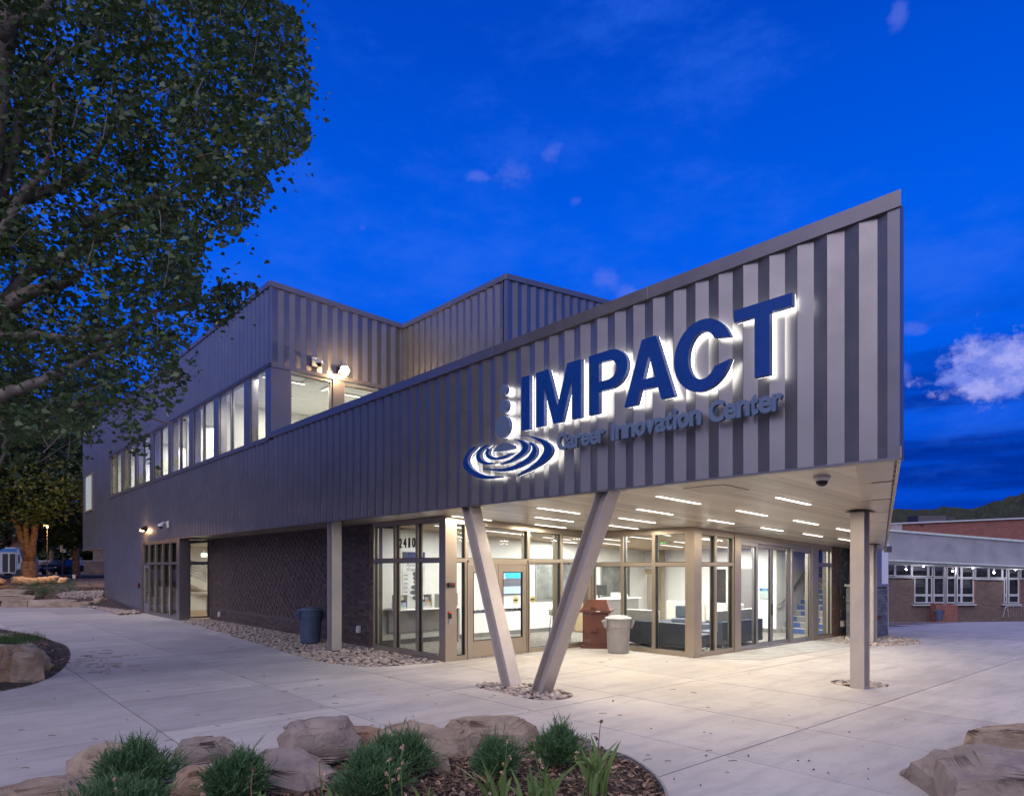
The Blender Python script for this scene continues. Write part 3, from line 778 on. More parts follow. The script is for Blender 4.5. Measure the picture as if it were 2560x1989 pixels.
bw = link('brick_wall', MB().box(-12.6, -.06, 1.115, 1.34, 0, soff(1.1)), LB, mats=M['mortar'])
def diamond(a, b, z, r_):
    """raised headers in a drifting diamond field"""
    c = (a + b) / 2
    if z < .42 or c > -2.3: return 0
    fade = ss(c, -11.6, -9.5)
    k = int(round(c / .108))
    if (k + r_) % 6 < 2 or (k - r_) % 6 < 2: return .022 * fade
    return 0
brick_wall(bw, -12.6, -.32, 1.115, 0, .455, M['brick'], limit=150)
brick_wall(bw, -12.6, -11.2, 1.115, .462, soff(1.1) - .02, M['brick'], limit=0)
brick_wall(bw, -2.4, -.32, 1.115, .462, soff(1.1) - .02, M['brick'], limit=150)
brick_wall(bw, -11.19, -2.41, 1.115, .462, soff(1.1) - .02, M['brick'], limit=0, bl=.0975, proud=headers)
brick_wall(bw, -.31, -.065, 1.115, 0, soff(1.1) - .02, M['brickwarm'], limit=0)
# right-hand brick: pier and wall behind the back column, on plane t=6.18
dq = d4(2081)
bw2 = link('brick_wall', MB().box(5.9, 6.165, dq, 14.3, 0, 2.62), LB, mats=M['mortar'])
tp = lambda s: soff(s)
brick_wall(bw2, dq, dq + .5, 6.165, 0, 2.62, M['brickwarm'], 'd', 1, limit=120, top=tp)
def dia2(a, b, z, r_):
    k = int(round((a + b) / .216)); return .03 if ((k + r_) % 8 < 2 or (k - r_) % 8 < 2) and z > .3 else 0
brick_wall(bw2, dq + .5, 14.3, 6.165, 0, 2.62, M['brickblue'], 'd', 1, limit=250, top=tp, score=lambda c: c[0], proud=dia2)
# ---- columns
def wide_flange(name, base, top, w=.23, tf=.022, tw=.014, mat=None, turn=False):
    """I-section column: web parallel to the facade; base/top are local (t,d,z) of the axis"""
    b = Vector(base); tpv = Vector(top)
    mb = MB(); dep = w / 2
    def seg(t0, t1, y0, y1):
        if turn: t0, t1, y0, y1 = y0, y1, t0, t1
        vs = [(b.x + t0, b.y + y0, b.z), (b.x + t1, b.y + y0, b.z), (b.x + t1, b.y + y1, b.z), (b.x + t0, b.y + y1, b.z)]
        vs += [(tpv.x + t0, tpv.y + y0, tpv.z), (tpv.x + t1, tpv.y + y0, tpv.z), (tpv.x + t1, tpv.y + y1, tpv.z), (tpv.x + t0, tpv.y + y1, tpv.z)]
        mb.hexa(vs)
    seg(-dep, -dep + tf, -dep, dep); seg(dep - tf, dep, -dep, dep); seg(-dep + tf, dep - tf, -tw, tw)
    c = link(name, mb, LB, mats=mat or M['steelcol'], bevel=.003)
    mb = MB(); e = dep + .06
    mb.box(tpv.x - e, tpv.x + e, tpv.y - min(e, tpv.y - .03), tpv.y + e, tpv.z - .012, tpv.z - .001)
    link('cap_plate', mb, c, mats=M['dark'])
    return c
wide_flange('vee_column', (6.22, .16, -.02), (on_d(1163, 1268, .1)[0] + .08, .16, soff(.16) - .01), .25)
wide_flange('vee_column', (6.93, .16, -.02), (on_d(1512, 1230, .1)[0] + .02, .16, soff(.16) - .01), .25)
wide_flange('column', (-.33, .18, 0), (-.33, .18, soff(.3) - .01), .25)
wide_flange('column', (10.13, 4.42, 0), (10.13, 4.42, soff(4.55) - .01), .225, turn=True)
wide_flange('column', (7.42, 11.80, -.02), (7.42, 11.80, soff(11.9) - .01), .24, turn=True)
# ================================================================== LOBBY INTERIOR
zc = lambda d: soff(d) - .03
def slope_sheet(name, t0, t1, d0, d1, dz, th, mat):
    vs = [(t0, d0, soff(d0) + dz), (t1, d0, soff(d0) + dz), (t1, d1, soff(d1) + dz), (t0, d1, soff(d1) + dz)]; vs += [(x, y, z + th) for x, y, z in vs]
    return link(name, MB().hexa(vs), LB, mats=mat)
slope_sheet('interior_ceiling', -.5, 2.94, 1.26, 12.3, .02, .03, M['dark'])
slope_sheet('interior_ceiling', 2.94, 6.03, 5.75, 12.3, .02, .03, M['dark'])
# oak slat ceiling
x = -.5
while x < 6.0:
    a, b = x, x + .118; d0 = 1.3 if b < 2.9 else 5.78
    if not (b > 2.9 and a < 2.9): slope_sheet('ceiling_slat', a, b, d0, 12.28, -.012, .03, M['woodceil'])
    x += .130
link('interior_floor', MB().box(-.58, 3.0, 1.2, 12.4, -.03, .004).box(3.0, 6.1, 5.66, 12.4, -.03, .004), LB, mats=M['carpet'])
link('interior_wall', MB().box(-.55, -.46, 1.345, 12.4, 0, 3.0), LB, mats=M['white'])
link('wall_base', MB().box(-.46, -.45, 1.35, 12.3, .004, .12), LB, mats=M['base'])
# back wall with a door opening and an office window
bw_y = 12.3
def tB(u): return on_d(u, 1500, bw_y)[0]
tw0, tw1, td0, td1 = tB(1524), tB(1566), tB(1598), tB(1648)
ts = tB(1948)
wl_ = MB()
wl_.box(-.5, tw0, bw_y, bw_y + .12, 0, 2.7).box(tw0, tw1, bw_y, bw_y + .12, 0, .75).box(tw0, tw1, bw_y, bw_y + .12, 2.25, 2.7)
wl_.box(tw1, td0, bw_y, bw_y + .12, 0, 2.7).box(td0, td1, bw_y, bw_y + .12, 1.93, 2.7).box(td1, 4.38, bw_y, bw_y + .12, 0, 2.7)
link('interior_wall', wl_, LB, mats=M['white'])
link('wall_base', MB().box(tw1, td0 - .05, bw_y - .012, bw_y, .004, .12).box(td1 + .05, 4.5, bw_y - .012, bw_y, .004, .12), LB, mats=M['base'])
# room behind
link('office_wall', MB().box(tw0 - 2.5, td1 + .8, 14.5, 14.6, 0, 2.6).box(tw0 - 2.5, tw0 - 2.4, 12.42, 14.5, 0, 2.6), LB, mats=M['white'])
link('office_floor', MB().box(tw0 - .8, td1 + .8, 12.42, 14.5, -.02, .003), LB, mats=M['carpet'])
link('block_wall', MB().box(tw0 - 1.4, tw0 + .1, 14.1, 14.2, 0, 2.5), LB, mats=pmat('grey_block', (.32, .32, .32), .8, 0, .15, 4, .3, 30))
fw = link('office_window', MB().box(tw0 - .05, tw0, bw_y - .03, bw_y + .13, .7, 2.3).box(tw1, tw1 + .05, bw_y - .03, bw_y + .13, .7, 2.3).box(tw0, tw1, bw_y - .03, bw_y + .13, .7, .75).box(tw0, tw1, bw_y - .03, bw_y + .13, 2.25, 2.3).box(tw0, tw1, bw_y - .02, bw_y + .1, 1.05, 1.09), LB, mats=M['lilac'])
link('pane', MB().quad((tw0, bw_y + .04, .75), (tw1, bw_y + .04, .75), (tw1, bw_y + .04, 2.25), (tw0, bw_y + .04, 2.25)), fw, mats=M['glass'])
# oak door with lite
lt0, lt1 = tB(1613), tB(1634)
dd = link('oak_door', MB().box(td0 + .04, lt0, bw_y + .02, bw_y + .065, .01, 1.89).box(lt1, td1 - .04, bw_y + .02, bw_y + .065, .01, 1.89).box(lt0, lt1, bw_y + .02, bw_y + .065, .01, .35).box(lt0, lt1, bw_y + .02, bw_y + .065, 1.75, 1.89), LB, mats=M['oak'])
link('door_frame', MB().box(td0, td0 + .04, bw_y - .015, bw_y + .12, 0, 1.93).box(td1 - .04, td1, bw_y - .015, bw_y + .12, 0, 1.93).box(td0 + .04, td1 - .04, bw_y - .015, bw_y + .12, 1.89, 1.93), LB, mats=M['lilac'])
link('handle', MB().box(td0 + .07, td0 + .12, bw_y + .005, bw_y + .02, .82, 1.02).tube([(td0 + .095, bw_y + .0, .93), (td0 + .095, bw_y - .05, .93), (td0 + .2, bw_y - .05, .93)], .012), dd, mats=M['steel'])
link('interior_column', MB().box(tB(1656), tB(1669), bw_y - .35, bw_y - .15, 0, 2.61), LB, mats=M['champ'])
# right part: side wall of the stair, dark lift door, whiteboard, level sign
link('lift_door', MB().box(tB(1792), tB(1815), bw_y - .02, bw_y - .001, 0, 1.93), LB, mats=M['dark'])
link('whiteboard', MB().box(tB(1852), tB(1882), bw_y - .03, bw_y - .001, .35, 1.95), LB, mats=M['lilac'])
ts0 = 6.0
# stair seen through the sliding doors: beyond the back wall line on the right, rising to the right
stair = bpy.data.objects.new('interior_stair', None); COL.objects.link(stair); stair.parent = LB
M['stairblue'] = pmat('blue_rubber_riser', (.03, .08, .26), .6, 0, .1, 4)
M['riser'] = pmat('grey_stair_riser', (.25, .23, .22), .6)
t1s = 4.50
for k in range(15):
    a = 12.55 + k * .25; zb = k * .165
    link('step', MB().box(t1s + .02, 5.98, a, a + .26, 0, zb + .155), stair, mats=M['riser'])
    for q in range(6):
        link('riser_tile', MB().box(t1s + .04 + q * .24, t1s + .27 + q * .24, a - .006, a - .0005, zb + .012, zb + .145), stair, mats=M['stairblue'] if (q + k) % 3 else M['riser'])
    link('nosing', MB().box(t1s + .01, 5.99, a - .018, a + .03, zb + .150, zb + .162), stair, mats=M['offwhite'])
hr_ = MB(); hr_.tube([(t1s + .09, 12.2, .86), (t1s + .09, 12.5, .90), (t1s + .09, 15.9, 3.15)], .022, 10)
link('handrail', hr_, stair, mats=M['steel'])
link('interior_wall', MB().box(t1s - .12, t1s, 12.30, 16.5, 0, 4.2).box(6.0, 6.1, 12.45, 16.5, 0, 4.2).box(t1s - .12, 6.1, 16.5, 16.6, 0, 4.2), LB, mats=M['white'])
link('interior_ceiling', MB().box(t1s - .12, 6.1, 14.42, 16.6, 4.2, 4.3), LB, mats=M['white'])
link('interior_floor', MB().box(t1s, 6.0, 12.4, 12.56, -.03, .004), LB, mats=M['carpet'])

# glazed office front and reception counter along the inner wall
f_ = lambda s, o, z: (-.46 + .03 - o, s, z)
for q0, q1 in ((6.9, 8.0), (8.0, 9.3), (9.9, 11.4)):
    mb = MB(); ring(mb, q0, q1, .95, .95, 2.15, 2.15, .05, 0, .029, f_); iw = link('interior_window', mb, LB, mats=M['lilac'])
    link('panel', MB().box(-.457, -.452, q0 + .05, q1 - .05, 1.0, 2.1), iw, mats=pmat('dim_office_view', (.20, .205, .20), .25, 0, .35, 1.5))
for q0, zz_ in ((4.2, 1.35), (5.3, 1.30)):
    link('wall_plate', MB().box(-.458, -.44, q0, q0 + .09, zz_, zz_ + .13), LB, mats=M['lilac'])
def F(x, y, z=0): return Wd(x, y, z)
rc = thing('reception_counter', 'white topped reception counter with a grey front inside the lobby', 'counter', F(.35, 9.2), ROT)
link('front', MB().box(.35, .40, -1.2, 1.2, .02, .98), rc, mats=M['lilac']); link('top', MB().box(-.25, .48, -1.25, 1.25, .98, 1.02), rc, mats=M['white'], bevel=.004); link('end_panel', MB().box(-.2, .35, -1.2, -1.15, .02, .98), rc, mats=M['oak'])
mo = thing('monitor', 'black desk monitor standing on the reception counter', 'monitor', F(.45, 8.8, 1.02), ROT + R(60))
link('screen', MB().box(-.26, .26, -.015, .015, .10, .42), mo, mats=M['gasket']); link('stand', MB().box(-.03, .03, -.02, .02, 0, .12).box(-.1, .1, -.08, .08, 0, .012), mo, mats=M['dark'])
for (x, y, hh, lb) in ((.55, 9.5, .16, 'small white paper stack on the reception counter'), (.5, 9.9, .10, 'low cream tray at the far end of the reception counter')):
    o = thing('paper_stack', lb, 'papers', F(x, y, 1.02), ROT + R(12)); link('sheets', MB().box(-.11, .11, -.15, .15, 0, hh), o, mats=M['white']); link('top_sheet', MB().box(-.10, .12, -.14, .14, hh, hh + .006), o, mats=M['offwhite'])
# --- lobby things
def F(x, y, z=0): return Wd(x, y, z)
def exit_sign(p, rz, label):
    o = thing('exit_sign', label, 'exit sign', p, rz)
    link('housing', MB().box(-.14, .14, -.02, .02, -.09, .09), o, mats=M['white'])
    link('stem', MB().box(-.01, .01, -.01, .01, .09, .2), o, mats=M['white'])
    txt(o, 'lettering', 'EXIT', (.24, .12), (0, -.0215, -.06), emat('green_exit_glow', (.05, .9, .2), 5), bold=.02)
    return o
_fontcache = {}
def text_mesh(s, extrude=0.0, bold=0.0, shear=0.0):
    cu = bpy.data.curves.new('txt', 'FONT'); cu.body = s; cu.size = 1.0; cu.extrude = extrude; cu.offset = bold; cu.shear = shear
    cu.resolution_u = 4
    ob_ = bpy.data.objects.new('txt', cu); COL.objects.link(ob_)
    dg = bpy.context.evaluated_depsgraph_get(); me = bpy.data.meshes.new_from_object(ob_.evaluated_get(dg))
    bpy.data.objects.remove(ob_); bpy.data.curves.remove(cu); return me
def txt(parent, name, s, size, loc, mat, bold=.0, shear=0.0, depth=0.0, rz=0.0, align='c', face='-y'):
    """lettering fitted into size=(width,height); stands upright, read from -y"""
    me = text_mesh(s, .05 if depth else 0.0, bold, shear)
    co = np.zeros(len(me.vertices) * 3); me.vertices.foreach_get('co', co); co = co.reshape(-1, 3)
    mn, mx = co.min(0), co.max(0)
    w, h = mx[0] - mn[0], mx[1] - mn[1]
    sx_ = size[0] / w; sy_ = size[1] / h
    out = np.zeros_like(co)
    out[:, 0] = (co[:, 0] - (mn[0] + mx[0]) / 2) * sx_
    out[:, 2] = (co[:, 1] - mn[1]) * sy_
    out[:, 1] = -(co[:, 2]) / .05 * depth / 2 if depth else 0
    me.vertices.foreach_set('co', out.ravel()); me.update()
    o = link(name, me, parent, loc, rz, mats=mat); return o
p = on_d(1661, 1350, 9.2)
exit_sign(F(p[0], 9.2, p[1] - .02), ROT, 'green lit exit sign hanging from the oak ceiling above the lounge seats')

M['navyfab'] = pmat('slate_blue_upholstery', (.075, .09, .12), .75, 0, .08, 6, .15, 200)
M['creamfab'] = pmat('cream_upholstery', (.62, .59, .53), .7, 0, .05, 6, .1, 200)
M['greyfab'] = pmat('grey_upholstery', (.20, .22, .24), .75, 0, .05, 6, .1, 200)
def sofa(x, y, L, rz, label, backh=.66, cush=M['creamfab'], group='modular lounge sofas in the lobby', hb=.92):
    o = thing('sofa', label, 'sofa', F(x, y), ROT + rz, group)
    link('back', MB().box(-L / 2 + .005, L / 2 - .005, 0, .16, .10, backh), o, mats=M['navyfab'], bevel=.015)
    link('seat', MB().box(-L / 2 + .005, L / 2 - .005, .16, .78, .10, .40), o, mats=M['navyfab'], bevel=.02)
    if hb: link('cushion', MB().box(-L / 2 + .03, L / 2 - .03, .17, .30, .40, hb), o, mats=cush, bevel=.02)
    for sx_ in (-L / 2 + .12, L / 2 - .12):
        for sy_ in (.08, .68): link('leg', MB().tube([(sx_, sy_, 0), (sx_, sy_, .10)], .018), o, mats=M['steel'])
    return o
sofa(3.95, 6.25, 1.15, 0, 'slate blue sofa backed against the glass, behind the grey bin')
sofa(5.12, 6.25, 1.15, 0, 'slate blue sofa with its back to the wide pane left of the corner post', hb=None)
sofa(5.72, 8.35, 1.9, R(90), 'slate blue sofa turned along the side glass with cream cushions')
sofa(2.95, 10.1, 1.4, R(180), 'cream topped sofa facing the entrance, near the oak door', hb=.98, backh=.45)
sofa(4.3, 10.1, 1.1, R(180), 'cream topped sofa beside the stair, its back to the lobby wall', hb=.98, backh=.45)
o = thing('armchair', 'small slate grey armchair standing between the cream sofas', 'armchair', F(4.0, 8.3), ROT + R(20))
link('seat', MB().box(-.3, .3, -.3, .3, .1, .62), o, mats=M['navyfab'], bevel=.03); link('back', MB().box(-.3, .12, .12, .3, .62, .95), o, mats=M['navyfab'], bevel=.03)
o = thing('side_table', 'white C-shaped side table over the sofa back by the bin', 'side table', F(3.55, 6.75), ROT)
link('top', MB().box(-.28, .28, -.16, .16, .70, .73), o, mats=M['offwhite']); link('frame', MB().box(.25, .27, -.14, -.12, 0, .70).box(.25, .27, .12, .14, 0, .7).box(-.25, .27, -.14, -.12, 0, .02).box(-.25, .27, .12, .14, 0, .02), o, mats=M['steel'])
for (x, y, lb) in ((2.3, 7.6, 'grey cube ottoman near the entrance doors'), (2.3, 8.35, 'grey cube ottoman behind the first, nearer the oak door')):
    o = thing('ottoman', lb, 'ottoman', F(x, y), ROT, 'cube ottomans in the lobby')
    link('seat', MB().box(-.3, .3, -.3, .3, .04, .46), o, mats=M['greyfab'], bevel=.03); link('base', MB().box(-.26, .26, -.26, .26, 0, .04), o, mats=M['dark'])
# wall kit
p = tB(1585)
o = thing('wall_control', 'dark control panel on the white wall beside the oak door', 'control panel', F(p, bw_y - .02, 1.12), ROT)
link('plate', MB().box(-.04, .04, -.015, .015, -.09, .09), o, mats=M['dark']); link('button', MB().box(-.015, .015, -.022, -.015, -.03, .03), o, mats=M['lilac'])
o = thing('level_sign', 'white directory sign with a blue header on the stair wall', 'sign', F(tB(1914), 10.2, 0), ROT)
tq, zq = on_d(1914, 1482, 12.28)
o.location = F(tq, 12.285, zq); o.scale = (1.05, 1, 1.1)
link('header', MB().box(-.19, .19, -.012, 0, .06, .14), o, mats=pmat('sign_blue', (.02, .16, .36), .5)); link('board', MB().box(-.19, .19, -.010, 0, -.16, .06), o, mats=pmat('sign_pale', (.42, .50, .48), .5))
txt(o, 'lettering', 'LEVEL 1', (.20, .035), (0, -.0135, .08), M['white'])
# poster, literature table, TV on the vestibule wall (plane t=-.46)
po = thing('poster', 'white poster of stacked stones under a navy band, above the brochure table', 'poster', F(-.452, 0, 0), ROT + R(90))
d0p, _ = on_t(1006, 1500, -.45); d1p, _ = on_t(1062, 1500, -.45)
_, z0p = on_t(1030, 1500, -.45); zt = on_t(1020, 1379, -.45)[1]; zb = on_t(1020, 1492, -.45)[1]
po.location = F(-.452, (d0p + d1p) / 2, 0); wq = (d1p - d0p) / 2
link('sheet', MB().box(-wq, wq, -.006, 0, zb, zt), po, mats=pmat('poster_paper', (.70, .70, .70), .5))
link('band', MB().box(-wq, wq, -.009, -.006, zt - .22, zt), po, mats=pmat('poster_navy', (.02, .03, .10), .5))
txt(po, 'lettering', 'Portrait\nGraduate', (.50, .20), (0.02, -.0075, zt - .50), M['gasket'], shear=.25)
for k, (cx_, w_, zz) in enumerate(((.05, .09, .60), (.08, .11, .71), (.10, .12, .82), (.06, .15, .95), (.05, .17, 1.09), (.09, .14, 1.23))):
    mb = MB(); prof = [(math.cos(a) * w_, math.sin(a) * .065) for a in [i * math.pi / 8 for i in range(16)]]
    z_ = zt - zz + .02
    mb.prism(prof, lambda x_, y_: (x_ + cx_, -.0068, y_ + z_), lambda x_, y_: (x_ + cx_, -.0095, y_ + z_))
    link('printed_stone', mb, po, mats=pmat('poster_stone', (.30, .20, .13) if k == 2 else (.09, .10, .11), .6))
for k in range(6): link('printed_line', MB().box(-wq + .04, -wq + .16, -.0085, -.006, zt - .62 - k * .11, zt - .60 - k * .11), po, mats=M['base'])
tbl = thing('brochure_table', 'white literature table on steel legs along the vestibule wall', 'table', F(-.14, (d0p + d1p) / 2 + .1), ROT + R(90))
TL = 2.0; zt_ = .93
link('top', MB().box(-TL / 2, TL / 2, -.32, .29, zt_ - .03, zt_), tbl, mats=M['white'], bevel=.005)
link('leg', MB().box(-TL / 2 + .04, -TL / 2 + .10, -.29, -.23, 0, zt_ - .03), tbl, mats=M['lilac'])
link('leg', MB().box(TL / 2 - .10, TL / 2 - .04, -.29, -.23, 0, zt_ - .03), tbl, mats=M['lilac'])
link('modesty_panel', MB().box(-TL / 2 + .1, TL / 2 - .1, .24, .26, .3, zt_ - .03), tbl, mats=M['lilac'])
for k, (xx, lb) in enumerate(((-.75, 'wire brochure rack of leaflets at the near end of the table'), (.0, 'wire brochure rack right of the poster stones, tall white leaflets'), (.55, 'wire brochure rack with a dark square leaflet'), (.85, 'wire brochure rack at the far end of the table'))):
    o = thing('brochure_rack', lb, 'brochure rack', F(-.14 - 0, (d0p + d1p) / 2 + .1 + xx, zt_), ROT + R(90), 'brochure racks')
    mb = MB()
    for j in range(4): mb.box(-.15, .15, -.16 + j * .05, -.13 + j * .05, .06 * j, .06 * j + .05)
    mb.box(-.16, -.15, -.16, .06, 0, .36).box(.15, .16, -.16, .06, 0, .36)
    link('frame', mb, o, mats=M['offwhite'])
    for j in range(4):
        for i_ in range(2):
            cc = [(.75, .73, .68), (.35, .45, .6), (.6, .5, .35), (.08, .07, .07), (.7, .3, .2)][(j * 2 + i_ + k) % 5]
            link('leaflet', MB().box(-.13 + i_ * .14, -.01 + i_ * .14, -.145 + j * .05, -.140 + j * .05, .06 * j + .01, .06 * j + .17), o, mats=pmat('leaflet_paper', cc, .5))
tv = thing('wall_screen', 'lit wall screen with a blue picture, seen through the door marked 5', 'screen', F(-.44, on_t(1274, 1450, -.45)[0], 1.55), ROT + R(90))
link('body', MB().box(-.62, .62, -.03, .0, -.36, .36), tv, mats=M['gasket'])
link('picture_sky', MB().box(-.60, .60, -.034, -.03, .12, .34), tv, mats=emat('screen_sky', (.02, .35, .85), 1.0))
link('picture_building', MB().box(-.60, .60, -.034, -.03, -.12, .118), tv, mats=emat('screen_dark', (.10, .10, .13), .7))
link('picture_ground', MB().box(-.60, .60, -.034, -.03, -.34, -.122), tv, mats=emat('screen_ground', (.30, .38, .70), .9))
# inner vestibule frame (glazed) across from the doors
for (x, y) in ((-.4, 5.0), (.75, 5.0)):
    pass
link('interior_mullion', MB().box(1.15, 1.23, 4.9, 5.02, 0, 2.9), LB, mats=M['champ'])
link('interior_mullion', MB().box(2.35, 2.43, 4.9, 5.02, 0, 2.9), LB, mats=M['champ'])
link('interior_transom', MB().box(-.44, 2.88, 4.91, 5.01, 2.06, 2.14), LB, mats=M['champ'])
# high table with stools
ht = thing('high_table', 'round high table inside, right of the entrance doors', 'table', F(2.0, 5.9), ROT)
link('top', MB().lathe([(.34, .96), (.35, .975), (.35, .99), (.34, 1.0)], 24), ht, mats=M['oak']); link('leg', MB().tube([(0, 0, 0), (0, 0, .96)], .03), ht, mats=M['steel']); link('base', MB().lathe([(.24, 0), (.24, .015), (.04, .03)], 24), ht, mats=M['steel'])
for k, (x, y, lb) in enumerate(((1.5, 5.85, 'cream bar stool on wire legs nearest the door'), (2.3, 6.45, 'cream bar stool on wire legs behind the high table'))):
    o = thing('bar_stool', lb, 'bar stool', F(x, y), ROT, 'bar stools at the high table')
    link('seat', MB().lathe([(.15, .68), (.19, .70), (.20, .84), (.19, .86), (.17, .74), (.02, .73)], 20), o, mats=M['creamfab'], smooth=True)
    for a in range(4):
        an = a * math.pi / 2 + .4; link('leg', MB().tube([(math.cos(an) * .13, math.sin(an) * .13, .69), (math.cos(an) * .21, math.sin(an) * .21, 0)], .009, 6), o, mats=M['dark'])
# address lettering on the vestibule glass
tq, zq = on_d(1014, 1357, 1.10)
link('address_numerals', MB().box(0, .001, 0, .001, 0, .001), LB, mats=M['dark']).hide_render = False
bpy.data.objects.remove(bpy.data.objects['address_numerals'])
o = thing('address_numerals', 'grey house number 2410 standing across the upper middle entrance pane', 'house number', F(tq + .15, 1.04, zq - .11), ROT)
for k, ch in enumerate('2410'):
    txt(o, 'numeral', ch, (.115 if ch != '1' else .06, .22), (-.27 + k * .185, 0, 0), M['dark'], bold=.01, depth=.02)
o = thing('door_numeral', 'white number 5 at the top corner of the entrance door glass', 'number', F(3.082, dm + .175, 1.83 - .02), ROT + R(90))
txt(o, 'numeral', '5', (.075, .12), (0, 0, -.08), M['white'], bold=.02)
M['seal'] = pmat('yellow_decal', (.55, .50, .20), .5)
for (ds, lb) in ((dm + .52, 'round yellow decal on the entrance door glass'), (db + .17, 'round yellow decal on the pane right of the doors')):
    o = thing('window_decal', lb, 'decal', F(3.07, ds, 1.24), ROT + R(90))
    link('sticker', MB().prism([(.085 * math.cos(a), .085 * math.sin(a)) for a in [i * math.pi / 10 for i in range(20)]], lambda x, y: (x, 0, y), lambda x, y: (x, .002, y)), o, mats=M['seal'])
    link('print', MB().box(-.06, .06, -.001, 0, -.018, .018), o, mats=M['dark'])
# intercom and card reader on the corner post
o = thing('door_alarm', 'black and red alarm strobe on the entrance corner post', 'alarm', F(3.102, 1.13, 1.62), ROT + R(90))
link('body', MB().box(-.075, .085, -.07, 0, -.05, .05), o, mats=M['gasket'], bevel=.008); link('lens', MB().box(.0, .07, -.078, -.07, .005, .04), o, mats=pmat('red_lens', (.55, .03, .02), .2))
o = thing('card_reader', 'black card reader with a red light on the corner post', 'card reader', F(3.102, 1.12, .99), ROT + R(90))
link('body', MB().box(-.035, .035, -.03, 0, -.08, .07), o, mats=M['gasket'], bevel=.006); link('indicator', MB().box(-.03, .03, -.033, -.03, .045, .06), o, mats=emat('red_led', (1, .05, .02), 2)); link('keypad', MB().box(-.025, .025, -.02, 0, -.19, -.10), o, mats=M['steel'])

# ================================================================== LIGHTS
def bar_light(t_, d_, L, label, group, energy, inside=False, wide=.055, lamp=True, z=None, mat=None, alongt=False, col=(1, .86, .69)):
    zz = (soff(d_) if z is None else z)
    o = thing('linear_light', label, 'ceiling light', F(t_, d_, zz), ROT + (R(-90) if alongt else 0), group)
    s = SS if z is None else 0
    def hx(x0, x1, y0, y1, zl, zh):
        vs = [(x0, y0, zl - s * y0), (x1, y0, zl - s * y0), (x1, y1, zl - s * y1), (x0, y1, zl - s * y1)]; vs += [(x, y, zh - s * y) for x, y, _ in vs]
        return MB().hexa(vs)
    dz = -.012 if not inside else -.03
    link('housing', hx(-wide / 2 - .01, wide / 2 + .01, -L / 2 - .01, L / 2 + .01, dz, dz + .03), o, mats=M['champ'])
    link('diffuser', hx(-wide / 2, wide / 2, -L / 2, L / 2, dz - .014, dz - .001), o, mats=mat or M['led'])
    if lamp:
        ld = bpy.data.lights.new('lamp', 'AREA'); ld.shape = 'RECTANGLE'; ld.size = wide; ld.size_y = L; ld.energy = energy; ld.color = col
        lo = bpy.data.objects.new('lamp', ld); COL.objects.link(lo); lo.parent = o; lo.location = (0, 0, dz - .03); lo.rotation_euler = (-math.atan(s), 0, 0)
    return o
bars = [  # endpoints in the photograph, laid on the soffit plane
 ((1642.7, 1237), (1749.7, 1256.5), 'nearest the sign, left of the access panel'),
 ((1588, 1270), (1685.5, 1283), 'second from the facade, above the corner of the glass'),
 ((1549, 1292), (1637, 1304.5), 'third from the facade, above the grey bin'),
 ((1519, 1311), (1598, 1319.5), 'closest to the lobby glass, above the red bin'),
 ((1940.5, 1240), (2026, 1258), 'nearest the dome camera'),
 ((1839, 1273), (1920, 1286), 'between the access panel and the tall column, middle row'),
 ((1765, 1297), (1839.5, 1306), 'above the corner post of the lobby'),
 ((1984, 1298), (2045.5, 1308.5), 'second bar behind the dome camera'),
 ((1900.7, 1317), (1960, 1324), 'above the sliding doors'),
 ((2008.5, 1332.5), (2056, 1338.3), 'above the right end of the sliding doors'),
 ((2094, 1319), (2138, 1327), 'beside the top of the tall column, upper of two'),
 ((2095, 1345), (2140, 1350.5), 'beside the top of the tall column, lower of two'),
 ((1340, 1267), (1453, 1280.5), 'inside the V of columns, closest to the facade'),
 ((1336, 1290), (1435, 1301.5), 'inside the V of columns, middle of three'),
 ((1332, 1309), (1420.5, 1317), 'inside the V of columns, closest to the doors'),
 ((1123, 1288), (1235, 1298), 'passing behind the top of the left leg of the V'),
]
for a, b, lb in bars:
    A_ = on_soffit(*a); B_ = on_soffit(*b)
    L_ = 1.22
    tm, dm_ = (A_[0] + B_[0]) / 2, (A_[1] + B_[1]) / 2
    L_ = min(2.0, max(.9, abs(B_[1] - A_[1])))
    bar_light(tm, dm_, L_, 'white soffit bar light ' + lb, 'linear lights in the canopy soffit', 32)
# interior bars
inb = [((1500, 1356), (1550, 1361), 10.5), ((1497, 1365), (1532, 1368), 11.5), ((1567, 1367), (1602, 1373), 0), ((1580, 1361), (1622, 1367), 0), ((1600, 1356), (1640, 1362), 0), ((1645, 1350), (1675, 1355), 0), ((1597, 1333), (1655, 1343), 0), ((1698, 1364), (1710, 1367), 0)]
pos = [(1.0, 6.4), (2.2, 7.6), (1.0, 8.8), (2.2, 10.2), (3.4, 7.2), (3.4, 9.2), (3.4, 11.0), (4.6, 8.2), (4.6, 10.4), (5.5, 7.2), (5.5, 9.4), (5.5, 11.3), (1.2, 2.6), (1.2, 4.0), (0.2, 7.5), (4.5, 6.4)]
lbs = ['over the ottomans near the doors', 'above the high table', 'over the lounge beside the white wall', 'in front of the oak door', 'above the sofa behind the grey bin', 'over the small armchair', 'above the cream sofa by the oak door', 'in the middle of the lounge', 'above the cream sofa by the stair', 'behind the lobby corner post', 'above the sofa along the side glass', 'at the foot of the stair', 'over the brochure table', 'inside the entrance doors', 'beside the wall screen', 'above the sofa next to the corner post']
for (x, y), lb in zip(pos, lbs):
    bar_light(x, y, 1.1, 'white interior bar light ' + lb, 'linear lights in the lobby ceiling', 60, True, mat=M['ledw'], col=(1, .975, .93))
